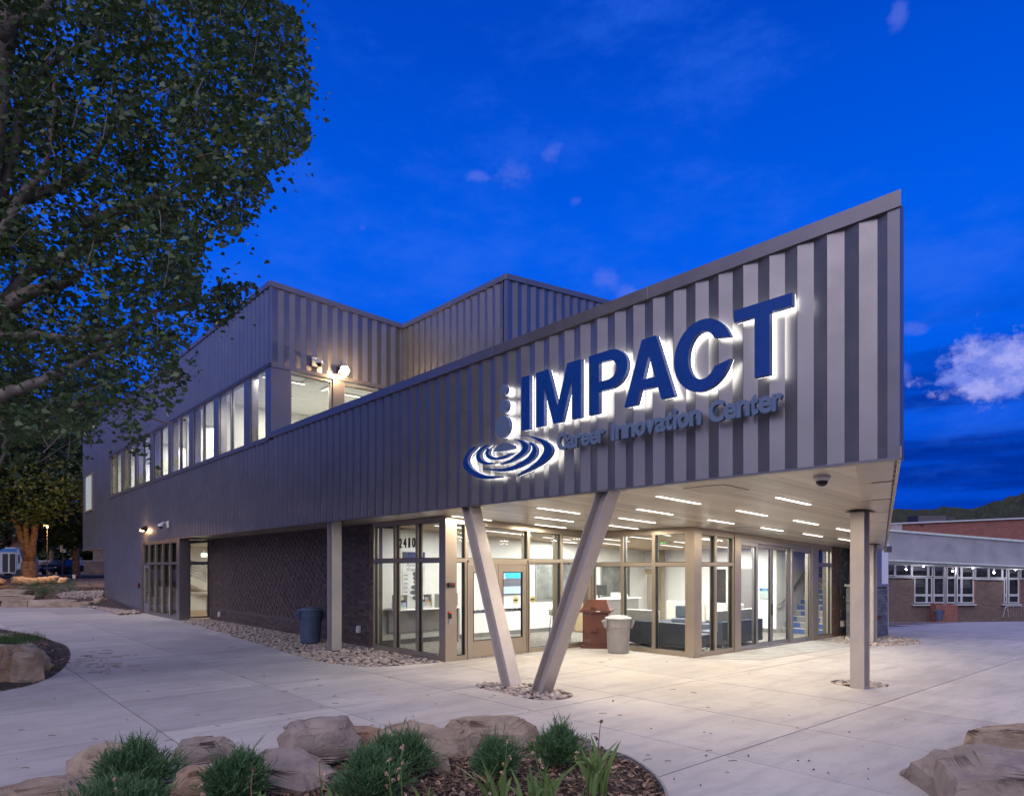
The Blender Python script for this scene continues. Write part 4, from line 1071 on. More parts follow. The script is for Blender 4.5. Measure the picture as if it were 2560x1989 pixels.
# office and vestibule light; the stair light is added to brighten the flight
bar_light((td0 + td1) / 2, 13.4, 1.0, 'plain ceiling light in the office behind the oak door', 'office lights', 90, True, z=2.5, mat=M['ledw'])
bar_light(5.25, 13.6, 1.1, 'unseen ceiling light added to brighten the stair flight', 'added stair light', 70, True, z=4.1, mat=M['ledw'])
bar_light(-15.2, 2.2, 1.4, 'linear light inside the far side entrance', 'side entrance lights', 60, True, z=2.93, mat=M['ledw'], alongt=True, col=(1, .95, .86))
bar_light(-15.2, 3.8, 1.4, 'linear light deeper inside the far side entrance', 'side entrance lights', 60, True, z=2.93, mat=M['ledw'], alongt=True, col=(1, .95, .86))
exit_sign(F(-16.2, 1.95, 2.52), ROT + R(90), 'green lit exit sign inside the far side entrance')
link('stair_stringer', MB().hexa([(-17.9, 1.1, 1.55), (-17.8, 1.1, 1.55), (-17.8, 3.4, .55), (-17.9, 3.4, .55), (-17.9, 1.1, 1.9), (-17.8, 1.1, 1.9), (-17.8, 3.4, .9), (-17.9, 3.4, .9)]), LB, mats=M['offwhite'])
mb = MB()
for q in range(6): mb.tube([(-17.85, 1.1, 2.0 + q * .13), (-17.85, 3.4, 1.0 + q * .13)], .012 if q < 5 else .03, 6)
for q in range(4): mb.tube([(-17.85, 1.3 + q * .6, 1.8 - q * .26), (-17.85, 1.3 + q * .6, 2.6 - q * .26)], .018, 6)
link('stair_railing', mb, LB, mats=M['steel'])
o = thing('concrete_bench', 'pale arched bench inside the far side entrance', 'bench', F(-15.6, 1.55), ROT + R(90))
link('top', MB().box(-.5, .5, -.2, .2, .82, .92), o, mats=M['offwhite']); link('leg', MB().box(-.5, -.38, -.2, .2, 0, .82), o, mats=M['offwhite']); link('leg', MB().box(.38, .5, -.2, .2, 0, .82), o, mats=M['offwhite'])
for k, (x, y, lb) in enumerate(((-5.3, 1.0, 'nearest the upstairs corner pier'), (-5.0, 2.4, 'second from the upstairs corner'), (-5.6, 3.4, 'deepest in the upstairs corner room'), (-7.8, 2.0, 'behind the second upstairs window bay'), (-11.6, 2.2, 'behind the third upstairs window bay'), (-13.2, 1.8, 'behind the fourth upstairs window bay'), (-16.4, 2, 'behind the fifth upstairs window bay'), (-18.4, 2, 'behind the sixth upstairs window bay'), (-21.2, 2, 'behind the seventh upstairs window bay'), (-23.6, 2, 'behind the farthest upstairs window bay'))):
    bar_light(x, y, 1.3, 'upstairs bar light ' + lb, 'lights in the upstairs rooms', 95, True, z=7.69, mat=M['ledw'], alongt=(k % 2 == 1), wide=.08, col=(1, .96, .86))
o = thing('ceiling_diffuser', 'square white air diffuser in the upstairs corner room ceiling', 'air diffuser', F(-4.9, 1.8, 7.69), ROT)
link('frame', MB().box(-.3, .3, -.3, .3, -.03, 0), o, mats=M['white']); link('louvre', MB().box(-.22, .22, -.22, .22, -.045, -.03), o, mats=M['offwhite'])

# wall packs
def wall_pack(p, rz, label, e, colr=(1, .62, .28), sc=1.0, spot_=False):
    o = thing('wall_light', label, 'wall light', p, rz)
    mb = MB(); mb.prism([(0, -.10), (0, .10), (-.10, .10), (-.22, .02), (-.22, -.03), (-.04, -.10)], lambda x, y: (-.16 * sc, x * sc, y * sc), lambda x, y: (.16 * sc, x * sc, y * sc))
    link('housing', mb, o, mats=M['dark'])
    link('lens', MB().box(-.13 * sc, .13 * sc, -.19 * sc, -.06 * sc, -.085 * sc, -.06 * sc), o, mats=emat('warm_lamp_lens', colr, 60))
    ld = bpy.data.lights.new('lamp', 'POINT'); ld.energy = e; ld.color = colr; ld.shadow_soft_size = .05
    lo = bpy.data.objects.new('lamp', ld); COL.objects.link(lo); lo.parent = o; lo.location = (0, -.42 * sc, -.06 * sc)
    return o
dq_, zq_ = on_t(856, 926, -3.8)
fl = wall_pack(F(-3.862, dq_, zq_), ROT + R(90), 'blazing warm floodlight above the upstairs corner windows', 95, (1, .66, .32))
link('glow_lens', MB().lathe([(.0, -.13), (.10, -.10), (.145, 0), (.10, .10), (0, .13)], 16, (0, -.20, -.03), caps=False), fl, mats=emat('flood_lens', (1, .80, .5), 45))
tq, zq = on_d(357, 1322, -.1)
wall_pack(F(tq, -.002, zq), ROT, 'small warm wall light left of the side entrance', 26)
# under-canopy light at the far cantilever
tq, zq = on_d(237, 1376, 1.0)
o = thing('soffit_downlight', 'round warm downlight under the cantilevered far end', 'downlight', F(-29.2, 1.2, 2.98), ROT)
link('trim', MB().lathe([(.12, 0), (.12, -.02), (.08, -.02)], 16), o, mats=M['white']); link('lens', MB().lathe([(.078, -.018), (.078, -.022)], 16), o, mats=M['led'])
ld = bpy.data.lights.new('lamp', 'POINT'); ld.energy = 18; ld.color = (1, .6, .3); ld.shadow_soft_size = .08; lo = bpy.data.objects.new('lamp', ld); COL.objects.link(lo); lo.parent = o; lo.location = (0, 0, -.12)

# cameras
def dome_cam(p, rz, label, arm=False, flip=False):
    o = thing('security_camera', label, 'security camera', p, rz)
    if not arm:
        link('housing', MB().lathe([(.10, 0), (.10, -.03), (.085, -.05), (.085, -.06)], 24), o, mats=M['white'], smooth=False)
        link('dome', MB().lathe([(.07, -.06), (.066, -.085), (.05, -.11), (.02, -.125), (.001, -.127)], 20), o, mats=pmat('smoked_dome', (.02, .02, .025), .08), smooth=True)
    else:
        link('bracket', MB().box(-.11, .11, -.05, 0, -.13, .13), o, mats=M['offwhite'], bevel=.006)
        link('arm', MB().tube([(0, -.04, .04), (0, -.20, .06), (0, -.28, .0)], .028, 10), o, mats=M['offwhite'])
        link('housing', MB().lathe([(.06, .03), (.10, .01), (.11, -.07), (.10, -.08)], 20, (0, -.28, -.02)), o, mats=M['offwhite'])
        link('dome', MB().lathe([(.08, -.08), (.07, -.13), (.03, -.16), (.001, -.165)], 16, (0, -.28, -.02)), o, mats=pmat('smoked_dome', (.02, .02, .025), .08), smooth=True)
    return o
a, b = on_soffit(2055, 1190)
dome_cam(F(a, b, soff(b)), ROT, 'white dome camera under the prow soffit')
dq_, zq_ = on_t(790, 905, -3.8)
dome_cam(F(-3.862, dq_, zq_), ROT + R(90), 'pale bracketed dome camera left of the floodlight', True)
tq, zq = on_d(418, 1310, -.05)
dome_cam(F(tq, -.001, zq), ROT, 'grey bracketed dome camera above the side entrance', True)
o = thing('fire_strobe', 'small red alarm box on the metal wall left of the side door', 'alarm', F(on_d(348, 1463, 0)[0], -.002, on_d(348, 1463, 0)[1]), ROT)
link('body', MB().box(-.07, .07, -.05, 0, -.12, .10), o, mats=M['gasket']); link('lens', MB().box(-.05, .05, -.065, -.05, -.04, .06), o, mats=pmat('red_strobe', (.5, .02, .02), .3))
for (tt, yy, zz_, rz_, lb) in ((-11.4, 1.09, .25, 0, 'white hose bib cover low on the dark brick wall, far end'), (-.75, 1.09, .42, 0, 'pale outlet cover low on the brick beside the entrance glass')):
    o = thing('outlet_cover', lb, 'outlet', F(tt, yy, zz_), ROT + rz_)
    link('box', MB().box(-.06, .06, -.07, 0, -.09, .09), o, mats=M['offwhite'], bevel=.01); link('lid', MB().box(-.05, .05, -.085, -.07, -.08, .06), o, mats=M['offwhite'])
o = thing('outlet_cover', 'pale outlet cover low on the brick behind the back column', 'outlet', F(6.20, on_t(2103, 1560, 6.2)[0], .36), ROT + R(90))
link('box', MB().box(-.07, .07, -.07, 0, -.09, .09), o, mats=M['offwhite'], bevel=.01); link('lid', MB().box(-.05, .05, -.085, -.07, -.08, .06), o, mats=M['offwhite'])

# ================================================================== SIGN
M['signblue'] = pmat('navy_sign_face', (.004, .048, .24), .35, .1, .03, 3)
M['signside'] = pmat('sign_return_blue', (.18, .22, .42), .4, .3, .03, 3)
M['signgrey'] = pmat('blue_grey_sign_letter', (.13, .18, .27), .45, .2, .04, 3)
M['halo'] = emat('halo_led', (1.0, 1.0, .95), 6.5)
sg = thing('facade_sign', 'halo-lit navy capital letters with ripple and stacked stones logo on striped metal', 'sign', F(9.0, -.1, 4.17), ROT)
DF, DB = -.14, -.068     # face and back of the letters (d)
def sgl(name, polys, mat_face, halo=True, holes=None, df=DF, db=DB, mside=None):
    """polys: list of (outer, [holes]) in (t,z) world-of-building coords"""
    me = bpy.data.meshes.new(name); bm = bmesh.new()
    ox, oz = 9.0, 4.17
    for outer, hs in polys:
        loops = []
        edges = []
        for lp in [outer] + hs:
            vsx = [bm.verts.new((x - ox, df + .1, z - oz)) for x, z in lp]
            es = [bm.edges.new((vsx[i], vsx[(i + 1) % len(vsx)])) for i in range(len(vsx))]
            edges += es
        r = bmesh.ops.triangle_fill(bm, use_beauty=True, use_dissolve=False, edges=edges)
        faces = [g for g in r['geom'] if isinstance(g, bmesh.types.BMFace)]
        ex = bmesh.ops.extrude_face_region(bm, geom=faces, use_keep_orig=True)
        vv = [g for g in ex['geom'] if isinstance(g, bmesh.types.BMVert)]
        bmesh.ops.translate(bm, vec=(0, db - df, 0), verts=vv)
    bmesh.ops.recalc_face_normals(bm, faces=bm.faces)
    for f in bm.faces:
        if abs(f.normal.y) < .5: f.material_index = 1
        elif f.calc_center_median().y > (df + db) / 2 + .1: f.material_index = 1
    bm.to_mesh(me); bm.free()
    o = link(name, me, sg, mats=[mat_face, mside or M['signside']])
    if halo:
        # LED strip plate on the letter's back, facing the wall
        me2 = bpy.data.meshes.new('halo_light'); bm = bmesh.new()
        for outer, hs in polys:
            edges = []
            for lp in [outer] + hs:
                vsx = [bm.verts.new((x - ox, db + .1 + .004, z - oz)) for x, z in lp]
                edges += [bm.edges.new((vsx[i], vsx[(i + 1) % len(vsx)])) for i in range(len(vsx))]
            bmesh.ops.triangle_fill(bm, use_beauty=True, edges=edges)
        bmesh.ops.recalc_face_normals(bm, faces=bm.faces)
        for f in bm.faces:
            if f.normal.y < 0: f.normal_flip()
        bm.to_mesh(me2); bm.free()
        link('halo_light', me2, o, mats=M['halo'])
    return o
ZB, CH = 4.17, .845
def adj(x): return x - (.05 - (x - 6.84) / 4.44 * .027)
def L2(x0, x1, pts):
    x0, x1 = adj(x0), adj(x1)
    return [(x0 + (x1 - x0) * x, ZB + CH * y) for x, y in pts]
def arc(cx_, cy_, rx, ry, a0, a1, n): return [(cx_ + rx * math.cos(R(a0 + (a1 - a0) * i / n)), cy_ + ry * math.sin(R(a0 + (a1 - a0) * i / n))) for i in range(n + 1)]
sgl('letter_i', [(L2(6.845, 7.035, [(0, 0), (1, 0), (1, 1), (0, 1)]), [])], M['signblue'])
sgl('letter_m', [(L2(7.18, 8.13, [(0, 0), (.19, 0), (.19, .70), (.40, 0), (.60, 0), (.81, .70), (.81, 0), (1, 0), (1, 1), (.71, 1), (.50, .30), (.29, 1), (0, 1)]), [])], M['signblue'])
sgl('letter_p', [(L2(8.285, 8.985, [(0, 0), (.27, 0), (.27, .36), (.55, .36)] + arc(.56, .68, .44, .32, -90, 90, 14)[1:] + [(0, 1)]), [L2(8.285, 8.985, [(.27, .52), (.53, .52)] + arc(.53, .68, .19, .155, -80, 80, 10) + [(.27, .84)])])], M['signblue'])
sgl('letter_a', [(L2(8.93, 9.75, [(0, 0), (.255, 0), (.33, .21), (.67, .21), (.745, 0), (1, 0), (.64, 1), (.36, 1)]), [L2(8.93, 9.75, [(.385, .37), (.615, .37), (.5, .74)])])], M['signblue'])
co_ = arc(.5, .5, .5, .52, 42 - 8, 326, 40); ci_ = arc(.52, .5, .27, .345, 322, 40, 30)
sgl('letter_c', [(L2(9.735, 10.545, [(.985, .655)] + arc(.5, .5, .5, .52, 24, 336, 40)[0:] + [(.985, .35), (.73, .30)] + arc(.51, .5, .255, .345, 325, 35, 26) + [(.73, .70)]), [])], M['signblue'])
sgl('letter_t', [(L2(10.575, 11.28, [(.37, 0), (.63, 0), (.63, .83), (1, .83), (1, 1), (0, 1), (0, .83), (.37, .83)]), [])], M['signblue'])
# stones of the logo
def lg(px): return [on_d(1140 + .218 * x, 850 + .218 * y, DF) for x, y in px]
for (cx_, cy_, r_) in ((540, 570, .083), (543, 755, .112), (530, 990, .178)):
    c = lg([(cx_, cy_)])[0]
    sgl('logo_stone', [([(c[0] + r_ * 1.0 * math.cos(a), c[1] + r_ * 1.02 * math.sin(a)) for a in [i * math.pi / 16 for i in range(32)]], [])], M['signgrey'])
sgl('logo_stone', [(lg([(428, 1275), (450, 1230), (500, 1190), (560, 1172), (620, 1180), (655, 1205), (665, 1228), (650, 1245), (560, 1265), (480, 1277)]), [])], M['signgrey'])
sw = [
 [(205, 1220), (150, 1265), (100, 1335), (78, 1410), (95, 1470), (150, 1525), (230, 1570), (320, 1590), (420, 1583), (522, 1570), (520, 1560), (400, 1555), (300, 1540), (200, 1490), (150, 1430), (132, 1370), (160, 1300), (238, 1222)],
 [(345, 1200), (270, 1250), (232, 1310), (235, 1365), (270, 1405), (340, 1425), (400, 1422), (455, 1414), (455, 1407), (370, 1400), (310, 1380), (275, 1330), (290, 1270), (382, 1200)],
 [(355, 1240), (338, 1290), (350, 1340), (400, 1367), (470, 1370), (560, 1348), (655, 1298), (640, 1290), (520, 1333), (450, 1343), (390, 1325), (368, 1290), (382, 1242)],
 [(668, 1133), (740, 1143), (810, 1180), (828, 1230), (800, 1290), (720, 1350), (620, 1400), (512, 1427), (512, 1414), (620, 1367), (710, 1303), (760, 1243), (755, 1195), (720, 1162), (668, 1141)],
 [(835, 1163), (880, 1180), (920, 1240), (915, 1310), (860, 1380), (760, 1440), (620, 1490), (480, 1505), (312, 1479), (312, 1471), (480, 1475), (610, 1455), (720, 1405), (820, 1340), (870, 1270), (870, 1220), (833, 1172)],
 [(720, 1088), (850, 1098), (980, 1130), (1070, 1190), (1100, 1250), (1075, 1330), (990, 1410), (850, 1490), (690, 1557), (690, 1549), (830, 1462), (930, 1382), (990, 1303), (1010, 1243), (980, 1183), (900, 1132), (820, 1107), (720, 1096)]]
def smooth_loop(pts, cuts=3):
    """Catmull-Rom round the loop, keeping the two sharp tips"""
    n = len(pts); out = []
    for i in range(n):
        p0, p1, p2, p3 = [Vector(pts[(i + k) % n]) for k in (-1, 0, 1, 2)]
        out.append(tuple(p1))
        a = (p1 - p0).normalized().dot((p2 - p1).normalized()); b_ = (p2 - p1).normalized().dot((p3 - p2).normalized())
        if a < .3 or b_ < .3: continue
        for c in range(1, cuts):
            s = c / cuts
            out.append(tuple(.5 * ((2 * p1) + (p2 - p0) * s + (2 * p0 - 5 * p1 + 4 * p2 - p3) * s * s + (3 * p1 - p0 - 3 * p2 + p3) * s ** 3)))
    return out
for s_ in sw: sgl('logo_ripple', [(lg(smooth_loop(s_)), [])], M['signblue'])
# second line
sg2 = thing('facade_lettering', 'unlit blue-grey line of small letters below the big navy word', 'sign', F(9.4, -.13, 3.745), ROT)
line = 'Career Innovation Center'
t0_, t1_ = 7.61, 11.15
wd = []
for ch in line:
    wd.append({' ': .42, 'i': .34, 't': .42, 'r': .48, 'I': .36, 'C': .82, 'v': .62, 'n': .68, 'a': .64, 'e': .66, 'o': .68}[ch])
tot = sum(wd); k_ = (t1_ - t0_) / tot; x = t0_
for ch, w_ in zip(line, wd):
    wch = w_ * k_
    if ch != ' ':
        hgt = {'C': .262, 'I': .255, 'i': .262, 't': .235}.get(ch, .195)
        fillw = 1.0 if ch not in 'Ii' else .70
        txt(sg2, 'letter_' + ch.lower(), ch, (wch * fillw, hgt), (x + wch / 2 - 9.4, 0, -.004 if ch in 'Ceaoc' else 0), M['signgrey'], bold=.035, depth=.05)
    x += wch
for k in range(12): pass
# ================================================================== BINS
M['binblue'] = pmat('blue_grey_bin_plastic', (.07, .10, .16), .5, 0, .1, 6, .15, 60)
M['bingrey'] = pmat('scuffed_grey_bin_plastic', (.25, .235, .235), .6, 0, .09, 7, .3, 70)
M['binred'] = pmat('rust_red_painted_steel', (.115, .040, .026), .45, .12, .12, 5, .08, 40)
def round_bin(p, label, mat, h=.80, r0=.235, r1=.285, lid=None, rz=0, band=True, sc=1.0, nolid=False):
    o = thing('bin', label, 'bin', p, rz)
    mb = MB().lathe([(r0 * .94, 0), (r0, .015), (r0 + (r1 - r0) * .72, h * .74), (r1 * .99, h * .745), (r1 * 1.03, h * .98), (r1 * 1.07, h * .985), (r1 * 1.07, h), (r1 * 1.0, h), (r1 * .97, h * .9), (r0, .05)], 32, caps=False)
    mb.lathe([(r0 * .9, .02), (0.001, .02)], 32, caps=False)
    link('tub', mb, o, mats=mat, smooth=False)
    # side handles: flared brackets
    for s in (-1, 1):
        m2 = MB(); m2.hexa([(s * r1 * .98, -.11, h * .72), (s * r1 * 1.12, -.08, h * .72), (s * r1 * 1.12, .08, h * .72), (s * r1 * .98, .11, h * .72), (s * r1 * 1.02, -.13, h * .97), (s * r1 * 1.34, -.09, h * .93), (s * r1 * 1.34, .09, h * .93), (s * r1 * 1.02, .13, h * .97)])
        if s < 0:
            m2.f = [f[::-1] for f in m2.f]
        link('handle', m2, o, mats=mat, bevel=.006)
    if not nolid:
        link('lid', MB().lathe([(r1 * 1.08, h * .985), (r1 * 1.10, h + .005), (r1 * 1.06, h + .03), (r1 * .80, h + .045), (r1 * .78, h + .062), (r1 * .35, h + .068), (r1 * .33, h + .082), (.001, h + .084)], 32), o, mats=lid or mat)
    return o
g_ = gp(1547, 1632); round_bin(g_ + Vector((0, .1, 0)), 'scuffed grey round bin beside the red one, with flared handles', M['bingrey'], .80, .245, .285, lid=pmat('pale_grey_lid', (.42, .42, .44), .5, 0, .1, 8), rz=.1)
g_ = gp(776, 1606); round_bin(g_, 'blue grey round bin with lid standing on river rock by the brick wall', M['binblue'], .86, .25, .30, rz=.5)
rb = thing('bear_proof_bin', 'rust red steel bin with a sloped hinged lid in front of the lobby glass', 'bin', gp(1495, 1620) + Vector((0, .26, 0)), R(-14)); rb.scale = (1.26, 1.1, 1.0)
link('body', MB().box(-.25, .25, -.25, .25, .07, .88), rb, mats=M['binred'], bevel=.006)
link('plinth', MB().box(-.285, .285, -.285, .285, 0, .075), rb, mats=M['binred'], bevel=.006)
link('rim', MB().box(-.31, .31, -.31, .31, .88, .95), rb, mats=M['binred'], bevel=.005)
hd_ = link('hood', MB().hexa([(-.28, -.28, .95), (.28, -.28, .95), (.28, .28, .95), (-.28, .28, .95), (-.19, .02, 1.19), (.19, .02, 1.19), (.19, .17, 1.19), (-.19, .17, 1.19)]), rb, mats=M['binred'], bevel=.005)
link('latch', MB().box(-.09, .01, -.275, -.262, .96, 1.0).box(-.08, 0, -.30, -.27, .985, 1.03), hd_, mats=M['binred'])
link('lock_box', MB().box(-.06, .04, -.29, -.25, .42, .52).box(-.09, .05, -.275, -.25, .38, .392), rb, mats=M['binred'], bevel=.003)
mb = MB()
for zz in (.16, .80):
    for i in range(4):
        for j in range(3): mb.box(-.21 + i * .035, -.20 + i * .035, -.2535, -.25, zz + j * .03, zz + j * .03 + .010)
link('bolt_heads', mb, rb, mats=M['steel'], kind='stuff')
link('sticker', MB().box(-.03, .05, -.0, .002, 0, .02), rb, (0.05, -.315, .905), mats=M['white'])

# ================================================================== RIVER ROCK
def pebble_meshes(n=7):
    out = []
    for k in range(n):
        bm = bmesh.new(); bmesh.ops.create_icosphere(bm, subdivisions=2, radius=1.0)
        s = (random.uniform(.9, 1.3), random.uniform(.7, .95), random.uniform(.42, .62))
        for v in bm.verts:
            nn = 1 + .13 * noise.noise(v.co * 1.3 + Vector((k * 9, 0, 0)))
            v.co = Vector((v.co.x * s[0] * nn, v.co.y * s[1] * nn, v.co.z * s[2] * nn))
        me = bpy.data.meshes.new('stone'); bm.to_mesh(me); bm.free(); me.materials.append(M['pebble'])
        me.polygons.foreach_set('use_smooth', [True] * len(me.polygons)); out.append(me)
    return out
PM = pebble_meshes()
PML = []
for k in range(5):
    bm = bmesh.new(); bmesh.ops.create_icosphere(bm, subdivisions=1, radius=1.0)
    s = (random.uniform(.9, 1.3), random.uniform(.7, .95), random.uniform(.42, .62))
    PML.append((np.array([[v.co.x * s[0], v.co.y * s[1], v.co.z * s[2]] for v in bm.verts]), [[v.index for v in f.verts] for f in bm.faces])); bm.free()
def in_poly(x, y, P):
    c = False; j = len(P) - 1
    for i in range(len(P)):
        if (P[i][1] > y) != (P[j][1] > y) and x < (P[j][0] - P[i][0]) * (y - P[i][1]) / (P[j][1] - P[i][1]) + P[i][0]: c = not c
        j = i
    return c
def rock_bed(name, P, n, smin, smax, hf, limit, base_mat='soil', layers=(0, .03), avoid=None, sink=.055):
    par = bpy.data.objects.new(name, None); COL.objects.link(par); par['kind'] = 'structure'
    xs = [p[0] for p in P]; ys = [p[1] for p in P]; pts = []
    tries = 0
    while len(pts) < n and tries < n * 20:
        tries += 1
        x = random.uniform(min(xs), max(xs)); y = random.uniform(min(ys), max(ys))
        if in_poly(x, y, P) and not (avoid and avoid(x, y)): pts.append((x, y, random.uniform(smin, smax)))
    pts.sort(key=lambda p: p[1] / p[2])
    mb = MB(); bl = MB(); k = len(P)
    bl.add([(x, y, hf(x, y) + .006 - sink) for x, y in P], [tuple(range(k))])
    link('bed', bl, par, mats=M[base_mat])
    for i, (x, y, s) in enumerate(pts):
        z = hf(x, y) + s * .35 + random.choice(layers) - sink
        if i < limit:
            o = bpy.data.objects.new('stone', random.choice(PM)); COL.objects.link(o); o.parent = par; o.location = (x, y, z); o.scale = (s, s, s); o.rotation_euler = (random.uniform(-.4, .4), random.uniform(-.4, .4), random.uniform(0, 6.3))
        else:
            V_, F_ = random.choice(PML); a = random.uniform(0, 6.3); ca, sa = math.cos(a), math.sin(a); tl = random.uniform(-.4, .4)
            vs = [(x + s * (v[0] * ca - v[1] * sa), y + s * (v[0] * sa + v[1] * ca), z + s * (v[2] + tl * v[0] * .5)) for v in V_]
            mb.add(vs, F_)
    if mb.v: link('loose_stones', mb, par, mats=M['pebble'], kind='stuff', smooth=True)
    return par
fl0 = lambda x, y: 0.0
def W2(t_, d_): w = Wd(t_, d_); return (w.x, w.y)
P1_ = [tuple(gp(u, v).xy) for u, v in ((452, 1553), (510, 1568), (566, 1585), (640, 1607), (697, 1624.5), (780, 1650), (860, 1661.5), (905, 1666), (962, 1665), (1010, 1662), (1048, 1659.5), (1085, 1656), (1112, 1654))] + [W2(2.7, 1.03), W2(-12.5, 1.10)]
def av1(x, y):
    t_, d_ = loc_(x, y)
    return (-.48 < t_ < -.18 and .02 < d_ < .34)
rock_bed('rock_bed', P1_, 4600, .030, .065, fl0, 300, avoid=av1)
def stadium(tc_, dc_, hl, hw, n=14):
    out = []
    for i in range(n + 1): a = -math.pi / 2 + math.pi * i / n; out.append(W2(tc_ + hl - hw + hw * math.cos(a), dc_ + hw * math.sin(a)))
    for i in range(n + 1): a = math.pi / 2 + math.pi * i / n; out.append(W2(tc_ - hl + hw + hw * math.cos(a), dc_ + hw * math.sin(a)))
    return out
rock_bed('rock_pit', stadium(6.64, .04, .96, .43), 230, .038, .068, fl0, 300)
c_ = gp(2148, 1708)
circ = [(c_.x + .44 * math.cos(a), c_.y + .44 * math.sin(a)) for a in [i * math.pi / 14 for i in range(28)]]
rock_bed('rock_pit', circ, 120, .035, .062, fl0, 300)
P3_ = [tuple(gp(u, v).xy) for u, v in ((2050, 1599), (2075, 1606), (2120, 1612), (2190, 1614), (2250, 1614), (2300, 1609), (2295, 1600), (2260, 1592), (2232, 1587))] + [W2(6.3, 14.0), W2(6.25, 12.2)]
rock_bed('rock_bed', P3_, 1300, .035, .065, fl0, 200)
P4_ = [tuple(gp(u, v).xy) for u, v in ((225, 1519), (262, 1525), (300, 1537), (345, 1534), (352, 1531))] + [W2(-18.6, -.05), W2(-26.4, -.05), (-23.0, 38.5), (-24.2, 36.2), (-21.8, 34.3)]
rock_bed('rock_bed', P4_, 2600, .05, .095, lambda x, y: terr(x, y) if y > 33.9 else 0.0, 0, sink=0)

def cut_slabs(polys, depth=.058):
    # recess the beds: cut their outlines out of the slabs they cross, once and for good
    dgp = None
    for P in polys:
        loc = [loc_(x, y) for x, y in P]; a0, a1 = min(p[0] for p in loc), max(p[0] for p in loc); b0, b1 = min(p[1] for p in loc), max(p[1] for p in loc)
        cut = MB(); cut.prism([(x, y) for x, y in loc], lambda x, y: (x, y, -.2), lambda x, y: (x, y, .2))
        me = cut.mesh('cut'); bm = bmesh.new(); bm.from_mesh(me); bmesh.ops.recalc_face_normals(bm, faces=bm.faces); bm.to_mesh(me); bm.free()
        co_b = bpy.data.objects.new('cut', me); COL.objects.link(co_b); co_b.parent = plaza
        hit = []
        for s_ in slabs:
            xs_ = [v.co.x for v in s_.data.vertices]; ys_ = [v.co.y for v in s_.data.vertices]
            if not xs_ or max(xs_) < a0 or min(xs_) > a1 or max(ys_) < b0 or min(ys_) > b1: continue
            m_ = s_.modifiers.new('cut', 'BOOLEAN'); m_.object = co_b; m_.operation = 'DIFFERENCE'; m_.solver = 'EXACT'; hit.append((s_, m_))
            bv = s_.modifiers.get('bevel')
            if bv: s_.modifiers.remove(bv)
        dgp = bpy.context.evaluated_depsgraph_get(); dgp.update()
        for s_, m_ in hit: s_['new'] = 1
        news = [(s_, bpy.data.meshes.new_from_object(s_.evaluated_get(dgp))) for s_, m_ in hit]
        for (s_, nm) in news:
            s_.modifiers.clear(); nm.name = 'concrete_slab'; s_.data = nm
            if 'new' in s_: del s_['new']
        bpy.data.objects.remove(co_b)
    for s_ in list(slabs):
        if len(s_.data.polygons) == 0: slabs.remove(s_); bpy.data.objects.remove(s_)
PITS = [P1_, stadium(6.64, .04, .96, .43), circ, P3_]

# low wall and window beyond the canopy's end
lw = thing('low_brick_wall', 'low blue-black brick wall with a pale metal cap beyond the back column', 'wall', F(7.05, 13.1), ROT)
lwb = link('core', MB().box(-.6, .0, -.5, .86, 0, 1.44), lw, mats=M['mortar'])
brick_wall(lwb, -.5, .86, 0.0, 0, 1.43, M['brickblue'], 'd', 1, limit=260)
brick_wall(lwb, -.6, 0.0, -.5, 0, 1.43, M['brickblue'], 't', -1, limit=0)
link('cap', MB().box(-.64, .045, -.54, .90, 1.44, 1.51), lw, mats=M['lilac'], bevel=.006)
link('hose_bib', MB().box(.01, .08, .1, .24, .52, .62), lw, mats=M['binred'])
link('metal_wall', MB().box(6.2, 6.5, 13.4, 15.0, 1.4, 2.55), LB, mats=M['lilac'])
window((6.52, 0), (0, 1), 12.95, 13.36, 1.5, 2.5, .04, .1, 0, M['lilac'], (-1, 0))
o = thing('wall_light', 'small pale box light at the canopy tip beyond the columns', 'wall light', F(on_d(2217, 1370, 14.46)[0], 14.46, on_d(2217, 1378, 14.46)[1]), ROT)
link('housing', MB().box(-.07, .07, -.1, 0, 0, .22), o, mats=M['white']); link('lens', MB().box(-.055, .055, -.104, -.1, .02, .2), o, mats=emat('pale_lens', (.8, 1, .85), .8))

# ================================================================== FAR SCHOOL BUILDING (right)
def bp(u, v, Y=55.0): return at(u, v, Y)
fb = thing('school_wing', 'low brick school wing with a blue-grey fascia, pale eave and white window bays', 'building', (0, 0, 0))
def brickmat(name, c1, c2, mo, sc=1.0):
    m, nt, b = new_mat(name)
    g = nt.nodes.new('ShaderNodeNewGeometry'); s3 = nt.nodes.new('ShaderNodeSeparateXYZ'); nt.links.new(g.outputs['Position'], s3.inputs[0])
    cb = nt.nodes.new('ShaderNodeCombineXYZ'); nt.links.new(mathn(nt, 'ADD', s3.outputs[0], mathn(nt, 'MULTIPLY', s3.outputs[1], .35)), cb.inputs[0]); nt.links.new(s3.outputs[2], cb.inputs[1])
    bt = nt.nodes.new('ShaderNodeTexBrick'); bt.inputs['Scale'].default_value = 1.0; bt.inputs['Brick Width'].default_value = .32 * sc; bt.inputs['Row Height'].default_value = .11 * sc; bt.inputs['Mortar Size'].default_value = .012 * sc
    bt.inputs[1].default_value = (*c1, 1); bt.inputs[2].default_value = (*c2, 1); bt.inputs[3].default_value = (*mo, 1)
    nt.links.new(cb.outputs[0], bt.inputs[0])
    nt.links.new(mixn(nt, 1.0, bt.outputs[0], mixn(nt, tnoise(nt, .8, 6, .65, coord='World'), (.6, .6, .6), (1.3, 1.3, 1.3)), 'MULTIPLY'), b.inputs['Base Color']); b.inputs['Roughness'].default_value = .85
    bumpn(nt, b, bt.outputs[1], -.4, .02); return m
